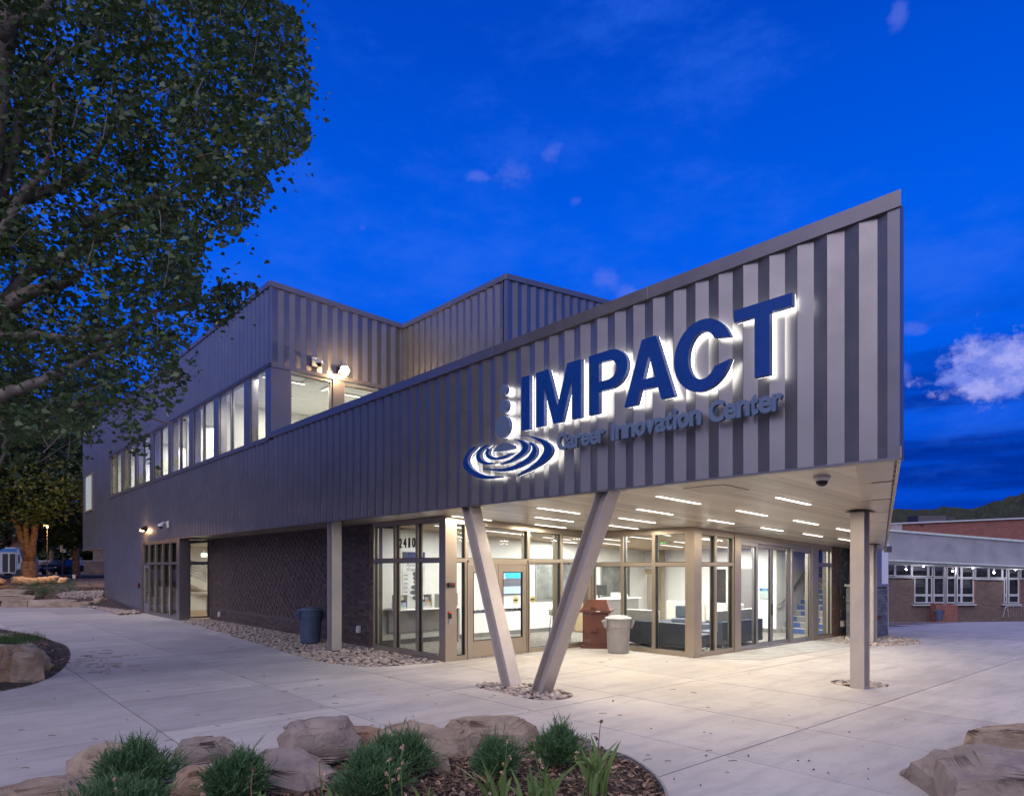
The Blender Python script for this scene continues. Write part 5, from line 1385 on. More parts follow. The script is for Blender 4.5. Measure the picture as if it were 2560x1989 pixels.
M['fbrick'] = brickmat('far_brown_brick', (.15, .10, .085), (.10, .068, .06), (.17, .14, .125))
M['fbrickred'] = brickmat('far_red_brick', (.26, .08, .055), (.17, .055, .045), (.25, .16, .14))
M['stucco'] = pmat('blue_grey_stucco', (.27, .27, .30), .9, 0, .12, .7, .3, 12)
M['eave'] = pmat('pale_green_eave', (.50, .56, .53), .5, 0, .1, 3)
M['wframe'] = pmat('white_window_frame', (.45, .47, .50), .5, 0, .04, 3)
M['dglass'] = glass_mat('dark_room_glass', (.5, .52, .52), 1.6)
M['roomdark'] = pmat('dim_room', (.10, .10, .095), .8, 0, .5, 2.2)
def quadwall(name, pts, Y, th, mat, parent):
    """pts: outline in the photograph; wall stands at depth Y, th thick"""
    mb = MB(); a = [tuple(bp(u, v, Y)) for u, v in pts]; b_ = [(x, y + th, z) for x, y, z in a]
    n = len(a); mb.add(a + b_, [tuple(range(n)), tuple(range(n, 2 * n))[::-1]] + [(i, n + i, n + (i + 1) % n, (i + 1) % n) for i in range(n)])
    return link(name, mb, parent, mats=mat)
YF = 55.0
quadwall('wall', [(2180, 1562), (2285, 1560), (2285, 1443), (2180, 1440)], YF, .4, M['fbrick'], fb)
quadwall('wall', [(2285, 1560), (2344, 1560), (2344, 1512), (2285, 1513)], YF, .4, M['fbrick'], fb)
quadwall('wall', [(2393, 1560), (2441, 1560), (2441, 1511), (2393, 1511)], YF, .4, M['fbrick'], fb)
quadwall('wall', [(2441, 1560), (2509, 1560), (2509, 1447), (2441, 1446)], YF, .4, M['fbrick'], fb)
quadwall('wall', [(2509, 1560), (2640, 1560), (2640, 1511), (2509, 1510)], YF, .4, M['fbrick'], fb)
quadwall('wall', [(2553, 1511), (2640, 1511), (2640, 1449), (2553, 1448)], YF, .4, M['fbrick'], fb)
quadwall('brick_plinth', [(2341, 1562), (2394, 1562), (2394, 1511), (2341, 1511)], YF - 1.0, 1.0, M['fbrickred'], fb)
quadwall('brick_jamb', [(2434, 1510), (2441, 1510), (2441, 1445), (2434, 1445)], YF - .05, .4, M['fbrickred'], fb)
quadwall('brick_jamb', [(2547, 1510), (2553, 1510), (2553, 1447), (2547, 1447)], YF - .05, .4, M['fbrickred'], fb)
quadwall('fascia', [(2180, 1399), (2640, 1419), (2640, 1358), (2180, 1321)], YF - .9, .5, M['stucco'], fb)
quadwall('fascia_cap', [(2180, 1324), (2640, 1361), (2640, 1356), (2180, 1319)], YF - 1.0, .6, M['eave'], fb)
quadwall('eave', [(2180, 1400), (2640, 1421), (2640, 1417), (2180, 1396)], YF - 1.9, 1.6, M['eave'], fb)
quadwall('eave', [(2180, 1406), (2640, 1426), (2640, 1421.5), (2180, 1400.5)], YF - 1.7, 1.6, M['eave'], fb)
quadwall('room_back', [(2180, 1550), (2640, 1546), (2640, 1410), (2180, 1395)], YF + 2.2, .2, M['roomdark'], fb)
quadwall('wall', [(2640, 1560), (2900, 1560), (2900, 1430), (2640, 1410)], YF, .4, M['fbrick'], fb)
def fwin(u0, u1, v0, v1, Y=YF, blinds=0, fr=2.6):
    """window: frame, pane; outline from photo"""
    a = bp(u0, v1, Y); b_ = bp(u1, v0, Y); w = fr * Y / KF
    mb = MB(); mb.box(a.x, b_.x, Y - .06, Y + .08, b_.z - w, b_.z).box(a.x, b_.x, Y - .06, Y + .08, a.z, a.z + w).box(a.x, a.x + w, Y - .06, Y + .08, a.z + w, b_.z - w).box(b_.x - w, b_.x, Y - .06, Y + .08, a.z + w, b_.z - w)
    f = link('window', mb, fb, mats=M['wframe'])
    link('pane', MB().quad((a.x + w, Y, a.z + w), (b_.x - w, Y, a.z + w), (b_.x - w, Y, b_.z - w), (a.x + w, Y, b_.z - w)), f, mats=M['dglass'])
    if blinds:
        mb = MB()
        for k in range(int((b_.z - a.z - 2 * w) * (.6) / .12)): mb.box(a.x + w, b_.x - w, Y + .15, Y + .17, b_.z - w - .10 - k * .12, b_.z - w - .02 - k * .12)
        if mb.v: link('blind', mb, f, mats=M['offwhite'], kind='stuff')
row = [(2183, 2214, 1408, 1438), (2214, 2237, 1409, 1439), (2237, 2279, 1410, 1440), (2279, 2320, 1412, 1441), (2320, 2332, 1413, 1441), (2334, 2360, 1414, 1442), (2366, 2388, 1415, 1443), (2392, 2403, 1415, 1443), (2403, 2434, 1416, 1444), (2437, 2471, 1417, 1445), (2471, 2505, 1418, 1445), (2505, 2517, 1418, 1446), (2520, 2547, 1419, 1446), (2550, 2590, 1420, 1447), (2590, 2640, 1421, 1447)]
for i, (a, b_, c, d_) in enumerate(row): fwin(a, b_, c, d_, blinds=(i in (3, 8, 12)))
for i, (a, b_) in enumerate(((2285, 2316), (2316, 2330), (2333, 2360), (2366, 2388), (2391, 2403), (2403, 2434), (2509, 2517), (2520, 2547))):
    fwin(a, b_, 1442 + i * .5, 1487, blinds=(i in (0, 5))); fwin(a, b_, 1487.2, 1507)
for a, b_ in ((2360, 2366), (2388, 2391)): quadwall('pier', [(a, 1511), (b_, 1511), (b_, 1414), (a, 1414)], YF - .08, .3, M['lilac'], fb)
quadwall('sill', [(2283, 1513.5), (2442, 1512.5), (2442, 1509.5), (2283, 1510.5)], YF - .25, .3, M['wframe'], fb)
quadwall('sill', [(2507, 1512.5), (2556, 1512.5), (2556, 1509.5), (2507, 1509.5)], YF - .25, .3, M['wframe'], fb)
quadwall('sill', [(2180, 1442.5), (2284, 1444.5), (2284, 1442), (2180, 1440)], YF - .2, .25, M['wframe'], fb)
quadwall('sill', [(2435, 1448.5), (2510, 1449.5), (2510, 1446.5), (2435, 1445.5)], YF - .2, .25, M['wframe'], fb)
for u_, v_, lb in ((2309, 1415, 'eave floodlight above the first window bay of the low school wing'), (2432, 1419, 'eave floodlight right of the doorway bay of the low school wing'), (2539, 1423, 'eave floodlight at the last window bay of the low school wing')):
    q = bp(u_, v_, YF - 1.2); o = thing('eave_light', lb, 'floodlight', q, 0, 'eave lights of the low school wing')
    link('housing', MB().box(-.14, .14, -.1, .1, .02, .12), o, mats=M['dark']); link('lens', MB().lathe([(.01, -.07), (.06, -.05), (.08, 0), (.07, .02)], 12), o, mats=emat('cool_flood_lens', (1, .95, 1), 12))
    ld = bpy.data.lights.new('lamp', 'POINT'); ld.energy = 45; ld.color = (.95, .9, 1); ld.shadow_soft_size = .1; lo = bpy.data.objects.new('lamp', ld); COL.objects.link(lo); lo.parent = o; lo.location = (0, 0, -.25)
hb_ = thing('gymnasium', 'tall red brick hall with a white parapet behind the low school wing', 'building', (0, 0, 0))
quadwall('wall', [(2256, 1400), (2700, 1400), (2700, 1289.5), (2256, 1307)], 75, 4, M['fbrickred'], hb_)
quadwall('stucco_panel', [(2190, 1400), (2255.5, 1400), (2255.5, 1308), (2190, 1311)], 74.9, 4, pmat('pink_stucco', (.42, .36, .36), .9), hb_)
quadwall('parapet_cap', [(2190, 1312), (2700, 1290.5), (2700, 1287), (2190, 1308.5)], 74.8, 4.2, M['wframe'], hb_)
quadwall('vent', [(2301, 1314), (2309, 1314), (2309, 1311), (2301, 1311)], 74.95, .2, M['gasket'], hb_)
ru = thing('rooftop_unit', 'dark louvred rooftop unit standing on the red brick hall', 'rooftop unit', tuple(bp(2330, 1304, 77)))
o_ = bp(2330, 1304, 77)
w_ = 1.6
link('casing', MB().box(-w_, w_, 0, 2, 0, .72), ru, mats=M['dark']); link('hood', MB().box(w_, w_ + 1.2, .2, 2, 0, .6), ru, mats=M['asphalt'])
mb = MB()
for k in range(5): mb.box(-w_ + .05, w_ - .05, -.05, -.01, .06 + k * .13, .12 + k * .13)
link('louvres', mb, ru, mats=M['coping'])
q = gp(2348, 1549); Yb = 53.0; q = Vector(((2348 - CX) / KF * Yb, Yb, terr((2348 - CX) / KF * Yb, Yb)))
round_bin(q, 'small dark round bin without a lid by the red brick plinth of the school wing', M['binblue'], .82, .24, .31, nolid=True)
br_ = thing('bike_rack', 'bent steel pipe bike rack on the ground by the school wing', 'bike rack', tuple(bp(2534, 1541, 52)))
link('frame', MB().tube([(-.8, 0, 0), (-.62, 0, .72), (-.5, 0, .80), (1.4, 0, .80)], .025, 8).tube([(-.45, -.1, 0), (-.5, -.05, .7), (-.62, 0, .80)], .025, 8), br_, mats=M['steel'])
mb = MB()
for k in range(9): mb.tube([(-.4 + k * .2, 0, .05), (-.4 + k * .2, 0, .8)], .012, 6)
link('bars', mb, br_, mats=M['steel'])
# hills
def hill(name, prof, Y, depth, mat, base=-30):
    """ridge profile (u,v) at distance Y"""
    mb = MB(); us = [p[0] for p in prof]; n = 700; pts = []
    for i in range(n + 1):
        u = us[0] + (us[-1] - us[0]) * i / n
        for k in range(len(prof) - 1):
            if prof[k][0] <= u <= prof[k + 1][0]:
                f = (u - prof[k][0]) / (prof[k + 1][0] - prof[k][0]); v = prof[k][1] + (prof[k + 1][1] - prof[k][1]) * f; break
        p = at(u, v, Y); pts.append(p)
    rows = 26
    for j in range(rows + 1):
        f = j / rows
        for i, p in enumerate(pts):
            yy = Y - depth * (1 - f)
            hgt = (p.z - base) * (f ** .8)
            nn = noise.fractal(Vector((p.x * .006, yy * .006, 0)), .9, 2.1, 6) * 14 * (f if f < 1 else .35) + noise.noise(Vector((p.x * .10, yy * .10, 3))) * 3.0 + abs(noise.noise(Vector((p.x * .045, yy * .05, 7)))) * 9
            mb.v.append((p.x * yy / Y, yy, base + hgt + nn * (1 if f < 1 else .6)))
    m_ = n + 1
    for j in range(rows):
        for i in range(n): mb.f.append((j * m_ + i, j * m_ + i + 1, (j + 1) * m_ + i + 1, (j + 1) * m_ + i)); mb.mi.append(0)
    return link(name, mb, kind='structure', mats=mat, smooth=True)
def hillmat():
    m, nt, b = new_mat('scrub_hillside')
    a = tnoise(nt, .05, 8, .7, coord='World'); c = tnoise(nt, .35, 5, .7, coord='World')
    col_ = mixn(nt, rng(nt, c, .42, .62), (.035, .045, .03), (.085, .085, .055)); col_ = mixn(nt, rng(nt, a, .58, .70, 0, .6), col_, (.16, .12, .10))
    nt.links.new(col_, b.inputs['Base Color']); b.inputs['Roughness'].default_value = 1; b.inputs['Specular IOR Level'].default_value = 0
    bumpn(nt, b, c, 1.0, 2.5); return m
M['hill'] = hillmat()
hill('hills', [(1700, 1300), (2150, 1284), (2230, 1281), (2300, 1276), (2370, 1268), (2410, 1270), (2437, 1271), (2480, 1256), (2530, 1240), (2570, 1228), (2700, 1190), (3200, 1150)], 900, 420, M['hill'])

# ================================================================== LEFT SIDE: ledges, trees, vehicles
def boulder(name, c, dims, rz, seed, mat, label, cuts=9, flat=.0, cat='boulder', tilt=(0, 0), sub=4, group=None, parent=None, rough=.05, sq=.55):
    rnd = random.Random(seed); bm = bmesh.new(); bmesh.ops.create_icosphere(bm, subdivisions=sub, radius=1.0)
    for v in bm.verts:
        p = v.co.normalized(); e = sq
        q = Vector([math.copysign(abs(x) ** e, x) for x in p]); v.co = q
    for k in range(cuts):
        n_ = Vector((rnd.gauss(0, 1), rnd.gauss(0, 1), abs(rnd.gauss(0, .8)) - .1)).normalized(); h = rnd.uniform(1.0, 1.5) if k % 3 else rnd.uniform(.78, 1.02)
        for v in bm.verts:
            s = v.co.dot(n_) - h
            if s > 0: v.co -= n_ * s
    for v in bm.verts:
        v.co = Vector((v.co.x * dims[0] / 2, v.co.y * dims[1] / 2, v.co.z * dims[2] / 2))
    sc = max(dims)
    off = Vector((seed * 3.1, seed * 1.7, 0))
    bm.normal_update()
    for v in bm.verts:
        q = v.co / sc
        # bedding ledges plus broad and fine relief
        led = abs(math.sin((v.co.z / dims[2] * 3.2 + noise.noise(q * 2 + off) * 1.2) * math.pi)) ** 4
        d_ = noise.fractal(q * 3.2 + off, .8, 2.1, 5) * rough * 1.3 - led * rough * .03 * (1 - abs(v.normal.z)) + noise.fractal(q * 14 + off, .8, 2.1, 3) * rough * .22
        v.co += v.normal * d_ * sc
    me = bpy.data.meshes.new(name); bm.to_mesh(me); bm.free()
    o = link(name, me, parent, (c[0], c[1], c[2]), rz, mats=mat, smooth=True); me.set_sharp_from_angle(angle=R(24)); o.rotation_euler = (tilt[0], tilt[1], rz)
    if parent is None: tag(o, label, cat, group)
    return o
# ledge slabs (three low courses)
sl = [(0, 66, 1500, 1517, 33.9, 'buff ledge stone at the left end of the lowest course beyond the plaza'), (67, 171, 1500, 1517, 33.9, 'long buff ledge stone of the lowest course, directly behind the plaza edge'), (172, 221, 1503, 1516, 34.1, 'shorter buff ledge stone right of the long one in the lowest course')]
for a, b_, v0, v1, Y, lb in sl:
    p0 = at(a, v1, Y); p1 = at(b_, v1, Y); h = (v1 - v0) / KF * Y
    boulder('ledge_stone', ((p0.x + p1.x) / 2, Y + .45, h / 2 - .04), (p1.x - p0.x + .02, .95, h + .12), .0, int(a) + 3, M['rock'], lb, cuts=4, cat='ledge stone', group='ledge stones beyond the plaza', sq=.3, rough=.025)
p = at(238, 1512, 34.3); boulder('boulder', (p.x, 34.7, .17), (.72, .6, .5), .3, 41, M['rock'], 'small buff boulder ending the lowest ledge course by the gravel', rough=.04)
for a, b_, v0, v1, Y, lb in ((-60, 82, 1488, 1499, 35.2, 'buff ledge stone of the middle course'), (-60, 58, 1475, 1488, 36.4, 'thick buff ledge stone of the top course')):
    p0 = at(a, v1, Y); p1 = at(b_, v1, Y); h = (v1 - v0) / KF * Y
    boulder('ledge_stone', ((p0.x + p1.x) / 2, Y + .45, p0.z + h / 2 - .02), (p1.x - p0.x, 1.0, h + .10), 0, int(b_), M['rock'], lb, cuts=4, cat='ledge stone', group='ledge stones beyond the plaza', sq=.3, rough=.02)
# row of boulders further back
for i, (a, b_, v0, v1, lb) in enumerate(((-20, 8, 1444, 1458, 'boulder at the very left of the far row'), (30, 62, 1443, 1458, 'dark boulder under the orange-lit trunk'), (60, 98, 1446, 1460, 'dark boulder right of the lit trunk'), (99, 123, 1444, 1457, 'buff boulder in front of the parked black car'), (121, 147, 1441, 1456, 'tallest buff boulder of the far row'), (146, 170, 1445, 1456, 'rounded buff boulder at the right end of the far row'))):
    Y = 50.0; p0 = at(a, v1, Y); p1 = at(b_, v1, Y); h = (v1 - v0) / KF * Y
    boulder('boulder', ((p0.x + p1.x) / 2, Y, p0.z + h / 2), (p1.x - p0.x, 1.0, h + .15), .2, 60 + i, M['rock'], lb, cuts=8, group='row of boulders by the street', sub=3)
def mulch(name, P, hf, n, parent=None, smin=.012, smax=.035, base=True, lift=.004):
    if base:
        mb = MB(); k = len(P); mb.add([(x, y, hf(x, y) + lift) for x, y in P], [tuple(range(k))]); link(name + '_bed', mb, kind='structure', mats=M['soil'])
    xs = [p[0] for p in P]; ys = [p[1] for p in P]; mb = MB(); c = 0; tr_ = 0
    while c < n and tr_ < n * 10:
        tr_ += 1
        x = random.uniform(min(xs), max(xs)); y = random.uniform(min(ys), max(ys))
        if not in_poly(x, y, P): continue
        L_ = random.uniform(smin, smax); w = L_ * random.uniform(.18, .5); a = random.uniform(0, 6.3); z = hf(x, y) + lift + random.uniform(.004, .028)
        dx, dy = math.cos(a) * L_, math.sin(a) * L_; ex, ey = -math.sin(a) * w, math.cos(a) * w; tz = random.uniform(-.012, .012); tz2 = random.uniform(-.008, .008); th = .004
        vs = [(x - dx - ex, y - dy - ey, z - tz - tz2), (x + dx - ex, y + dy - ey, z + tz - tz2), (x + dx + ex, y + dy + ey, z + tz + tz2), (x - dx + ex, y - dy + ey, z - tz + tz2)]
        vs += [(p_[0], p_[1], p_[2] + th) for p_ in vs]
        mb.hexa(vs); c += 1
    return link(name, mb, mats=M['chip'], kind='stuff')
MUL = [(-3.9, 5.6)] + [tuple(gp(u, v).xy) for u, v in ((60, 2010), (250, 1975), (480, 1945), (700, 1935), (850, 1880), (1000, 1860), (1250, 1838), (1400, 1835), (1478, 1866), (1560, 1889), (1612, 1919), (1650, 1955), (1668, 1995), (1672, 2060))] + [(1.15, 4.4), (.4, 3.4), (-4.2, 3.4)]
mulch('bark_mulch', MUL, lambda x, y: -.03, 15000)
LUM = [tuple(gp(u, v).xy) for u, v in ((-260, 1790), (0, 1728), (60, 1716), (110, 1700), (150, 1677), (172, 1650), (176, 1630), (165, 1612), (140, 1602), (60, 1580), (-100, 1560), (-300, 1580))]
def round_poly(P, n=5):
    out = []; m = len(P)
    for i in range(m):
        p0, p1, p2, p3 = [Vector(P[(i + k) % m]) for k in (-1, 0, 1, 2)]
        for k in range(n):
            s = k / n; out.append(tuple(.5 * ((2 * p1) + (p2 - p0) * s + (2 * p0 - 5 * p1 + 4 * p2 - p3) * s * s + (3 * p1 - p0 - 3 * p2 + p3) * s ** 3)))
    return out
LUM = round_poly(LUM)
mulch('bark_mulch', LUM, lambda x, y: -.03, 2600, smin=.02, smax=.05)
FUM = [(-26, 35.4), (-22.6, 34.9), (-21.9, 36.5), (-23.5, 40), (-27, 46), (-34, 46), (-31, 38)]
mulch('bark_mulch', FUM, terr, 2200, smin=.04, smax=.09, lift=.02)
cut_slabs(PITS + [MUL, LUM])
# steel edging round the bed
def edging(pts, w=.012, h=.022):
    mb = MB(); P = [Vector((x, y, 0)) for x, y in pts]
    sm = []
    for i in range(len(P) - 1):
        for k in range(6):
            s = k / 6; p0, p1, p2, p3 = P[max(i - 1, 0)], P[i], P[i + 1], P[min(i + 2, len(P) - 1)]
            sm.append(.5 * ((2 * p1) + (p2 - p0) * s + (2 * p0 - 5 * p1 + 4 * p2 - p3) * s * s + (3 * p1 - p0 - 3 * p2 + p3) * s ** 3))
    sm.append(P[-1]); vs = []; fs = []
    for i, p in enumerate(sm):
        d_ = (sm[min(i + 1, len(sm) - 1)] - sm[max(i - 1, 0)]).normalized(); n_ = Vector((-d_.y, d_.x, 0))
        for o_, z in ((-w, -.02), (w, -.02), (w, h), (-w, h)): q = p + n_ * o_; vs.append((q.x, q.y, z))
    for i in range(len(sm) - 1):
        for k in range(4): fs.append((i * 4 + k, i * 4 + (k + 1) % 4, i * 4 + 4 + (k + 1) % 4, i * 4 + 4 + k))
    mb.add(vs, fs); o = link('bed_edging', mb, mats=pmat('concrete_edging', (.16, .16, .17), .7, 0, .2, 10)); o['kind'] = 'structure'; return o
edging([tuple(gp(u, v).xy) for u, v in ((1440, 1842), (1478, 1866), (1560, 1889), (1612, 1919), (1650, 1955), (1668, 1995), (1672, 2060))])

# near boulders
BL = [ # centre px on ground (u,v_base), size, rz, z offset
 ((781, 1906), (.84, .62, .44), .25, (0, 0), .17, 'rockgrey', 'upright blocky grey boulder at the plaza edge, left of the middle'),
 ((893, 1868), (.66, .34, .24), .15, (0, 0), .05, 'rockred_warmlit', 'flat rusty stone wedged between the blocky boulder and the long slab'),
 ((1052, 1880), (1.25, .62, .28), -.22, (0, 0), .12, 'rock', 'long flat buff boulder left of the round shrub'),
 ((1222, 1858), (1.12, .58, .32), -.18, (0, 0), .10, 'rock', 'broad boulder behind the two right-hand shrubs'),
 ((722, 1968), (1.0, .66, .24), -.35, (.05, .1), .04, 'rockgrey', 'low sloping mauve slab below the blocky boulder'),
 ((500, 1905), (.66, .44, .27), .5, (0, 0), .06, 'rockgrey', 'mauve boulder between the two left shrubs'),
 ((485, 1985), (.44, .36, .28), .2, (0, 0), .04, 'rockred_warmlit', 'rusty boulder between the two left shrubs, nearer the lens'),
 ((245, 1945), (.80, .5, .32), -.5, (0, 0), .10, 'rock', 'buff boulder behind the far left juniper'),
 ((95, 2010), (.95, .42, .22), .30, (0, -.05), .02, 'rock', 'low buff boulder at the lower left corner'),
 ((1098, 1925), (.20, .22, .20), .2, (0, 0), .05, 'rock', 'small cream block peeking out beside the middle shrub'),
 ((1466, 1872), (.13, .16, .16), .4, (0, 0), .05, 'rockgrey', 'small pinkish stone at the edge of the plaza by the round shrub'),
]
for i, (px, dm__, rz_, tl, zo, mt, lb) in enumerate(BL):
    g_ = gp(*px); boulder('boulder', (g_.x, g_.y + dm__[1] * .35, dm__[2] / 2 - .06 + zo * .3), dm__, rz_, 100 + i, M[mt], lb, cuts=34, tilt=tl, rough=.035, sq=.24, sub=5)
boulder('boulder', (4.36, 5.80, .09), (1.90, 1.15, .66), -.30, 207, M['rockgrey'], 'large grey-mauve boulder at the lower right corner', cuts=30, tilt=(.05, .10), rough=.035, sq=.26, sub=5)
boulder('boulder', (5.42, 7.25, .10), (1.15, .8, .46), -.1, 202, M['rock'], 'blocky buff boulder behind the large one at the right edge', cuts=26, rough=.035, sq=.24, sub=5)
# left pile
LP = [((-9.75, 12.2, .20), (1.9, .75, .72), .15, 'rockred_warmlit', 'buff boulder coloured as if warmly lit, in front of the left stone pile'),  # warm lamplight put into this stone's colour
      ((-8.66, 12.25, .20), (.50, .60, .60), .5, 'rock', 'rounded buff boulder leaning at the right of the left pile'),
      ((-10.1, 13.5, .20), (1.9, 1.35, .52), .25, 'rockgrey', 'wide flat slab on top of the left stone pile'),
      ((-13.0, 16.6, .14), (3.4, 1.3, .44), -.28, 'rock', 'long flat slab at the back of the left stone pile')]
for i, (c, dm__, rz_, mt, lb) in enumerate(LP): boulder('boulder', c, dm__, rz_, 301 + i, M[mt], lb, cuts=28, rough=.03, sq=.26, sub=5)
# ================================================================== VEGETATION
rs = np.random.RandomState(11)
def leaves_mesh(name, centers, normals_hint, size, mat, parent, aspect=.85, droop=.5, lo=.7, hi=1.25):
    """one small kite-shaped, folded leaf (2 triangles each side of the midrib) per centre"""
    n = len(centers); c = np.asarray(centers)
    a = rs.uniform(0, 2 * np.pi, n); down = rs.uniform(-1.0, .35, n) * droop - .15
    # midrib direction
    m = np.stack([np.cos(a) * np.cos(down), np.sin(a) * np.cos(down), np.sin(down)], 1)
    r_ = rs.normal(size=(n, 3)); nrm = np.cross(m, r_); nrm /= np.linalg.norm(nrm, axis=1)[:, None] + 1e-9
    side = np.cross(m, nrm)
    s = size * rs.uniform(lo, hi, n)[:, None]
    base = c - m * s * .5; tip = c + m * s * .62; w = s * .5 * aspect
    l = c - m * s * .16 + side * w + nrm * s * .06; r = c - m * s * .16 - side * w + nrm * s * .06
    v = np.stack([base, l, tip, r], 1).reshape(-1, 3)
    i0 = np.arange(n) * 4
    f = np.stack([np.stack([i0, i0 + 1, i0 + 2], 1), np.stack([i0, i0 + 2, i0 + 3], 1)], 1).reshape(-1, 3)
    me = bpy.data.meshes.new(name); me.vertices.add(len(v)); me.vertices.foreach_set('co', v.ravel().astype(np.float32))
    me.loops.add(f.size); me.loops.foreach_set('vertex_index', f.ravel().astype(np.int32))
    me.polygons.add(len(f)); me.polygons.foreach_set('loop_start', np.arange(0, f.size, 3, dtype=np.int32)); me.polygons.foreach_set('loop_total', np.full(len(f), 3, dtype=np.int32))
    me.update(); me.validate()
    o = link(name, me, parent, mats=mat, kind='stuff'); return o
S_ = 1.17216
def FP(l): return [(x * S_, y * S_) for x, y in l]
CROWN = FP([(-150, -160), (560, -160), (612, -10), (640, 50), (655, 130), (652, 200), (657, 280), (645, 320), (600, 368), (560, 385), (572, 430), (555, 470), (520, 490), (470, 512), (430, 540), (424, 590), (430, 640), (420, 690), (390, 735), (378, 780), (400, 800), (380, 850), (345, 880), (300, 905), (308, 960), (285, 985), (240, 965), (215, 925), (170, 950), (120, 930), (60, 955), (-10, 985), (-150, 1000)])
TWIG = FP([(425, 640), (460, 610), (520, 595), (548, 600), (540, 640), (505, 670), (470, 700), (440, 705)])
gaps = FP([(235, 95), (395, 60), (15, 118), (320, 330), (500, 335), (240, 430), (40, 400), (355, 660), (190, 640), (110, 690), (150, 400), (300, 560), (80, 560), (420, 210), (120, 300), (280, 740), (170, 790), (60, 760), (265, 840)])
gapr = [38, 34, 40, 14, 22, 18, 22, 34, 46, 40, 16, 20, 16, 16, 18, 26, 30, 26, 22]
ct = thing('cottonwood_tree', 'big leafy cottonwood whose crown overhangs the plaza, branches reaching towards the building', 'tree', (-10.6, 9.4, 0))
def rel(p): return Vector(p) - ct.location
# limbs
limbs = [
 ([(-260, 1300, 9.4), (-170, 900, 9.6), (-60, 560, 9.8), (0, 200, 10.0), (60, -200, 10.4)], (.34, .10)),
 ([(-200, 1120, 9.5), (-60, 800, 9.9), (0, 775, 10.0), (60, 735, 10.1), (150, 712, 10.3), (205, 680, 10.4)], (.20, .045)),
 ([(-100, 850, 9.7), (0, 841, 9.8), (100, 838, 9.9), (230, 850, 10.2), (300, 826, 10.4), (375, 780, 10.8), (470, 760, 11.0), (560, 745, 11.3), (630, 712, 11.4)], (.085, .012)),
 ([(-120, 1000, 9.3), (0, 985, 9.4), (90, 958, 9.5), (160, 925, 9.7), (230, 892, 10.0), (300, 850, 10.3)], (.10, .03)),
 ([(-60, 900, 10.0), (60, 700, 10.4), (230, 605, 10.7), (330, 545, 11), (430, 520, 11.2)], (.14, .03)),
 ([(-60, 700, 10.0), (20, 520, 10.2), (140, 470, 10.6), (240, 380, 10.8), (310, 250, 11), (360, 210, 11.1)], (.13, .02)),
 ([(200, 560, 10.6), (380, 500, 11.0), (490, 460, 11.3), (540, 370, 11.4), (600, 340, 11.6)], (.09, .02)),
 ([(-30, 640, 9.8), (60, 480, 9.8), (110, 430, 9.8), (130, 320, 10), (140, 200, 10)], (.08, .02)),
 ([(0, 500, 10), (80, 220, 10.4), (170, 130, 10.6), (270, 90, 10.8)], (.09, .02)),
 ([(0, 90, 9.6), (50, 55, 9.8), (120, 10, 10), (200, -60, 10)], (.10, .04)),
 ([(90, 1050, 10.2), (200, 1010, 10.3), (330, 1005, 10.4), (390, 1050, 10.5), (440, 1060, 10.6)], (.035, .01)),
 ([(0, 1160, 9.8), (12, 1100, 9.8), (0, 1050, 9.8)], (.02, .015)),
 ([(380, 500, 11.0), (500, 440, 11.0), (600, 250, 11.2), (640, 120, 11.3)], (.05, .012)),
 ([(300, 850, 10.3), (345, 880, 10.4), (420, 935, 10.5), (470, 940, 10.6)], (.03, .008)),
]
for pts, (r0, r1) in limbs:
    P = [rel(at(*p)) for p in pts]
    # subdivide with wobble
    Q = []
    for i in range(len(P) - 1):
        for k in range(4):
            s = k / 4; p0, p1, p2, p3 = P[max(i - 1, 0)], P[i], P[i + 1], P[min(i + 2, len(P) - 1)]
            q = .5 * ((2 * p1) + (p2 - p0) * s + (2 * p0 - 5 * p1 + 4 * p2 - p3) * s * s + (3 * p1 - p0 - 3 * p2 + p3) * s ** 3)
            Q.append(q + Vector([random.uniform(-1, 1) * .02 for _ in range(3)]))
    Q.append(P[-1]); n = len(Q)
    link('limb', MB().tube(Q, [r0 + (r1 - r0) * (i / (n - 1)) ** .8 for i in range(n)], 10), ct, mats=M['bark'], smooth=True)
link('trunk', MB().tube([(0, 0, -.1), (.05, 0, .5), (0, .05, 2), rel(at(-260, 1300, 9.4))], [.52, .44, .38, .34], 14), ct, mats=M['bark'], smooth=True)
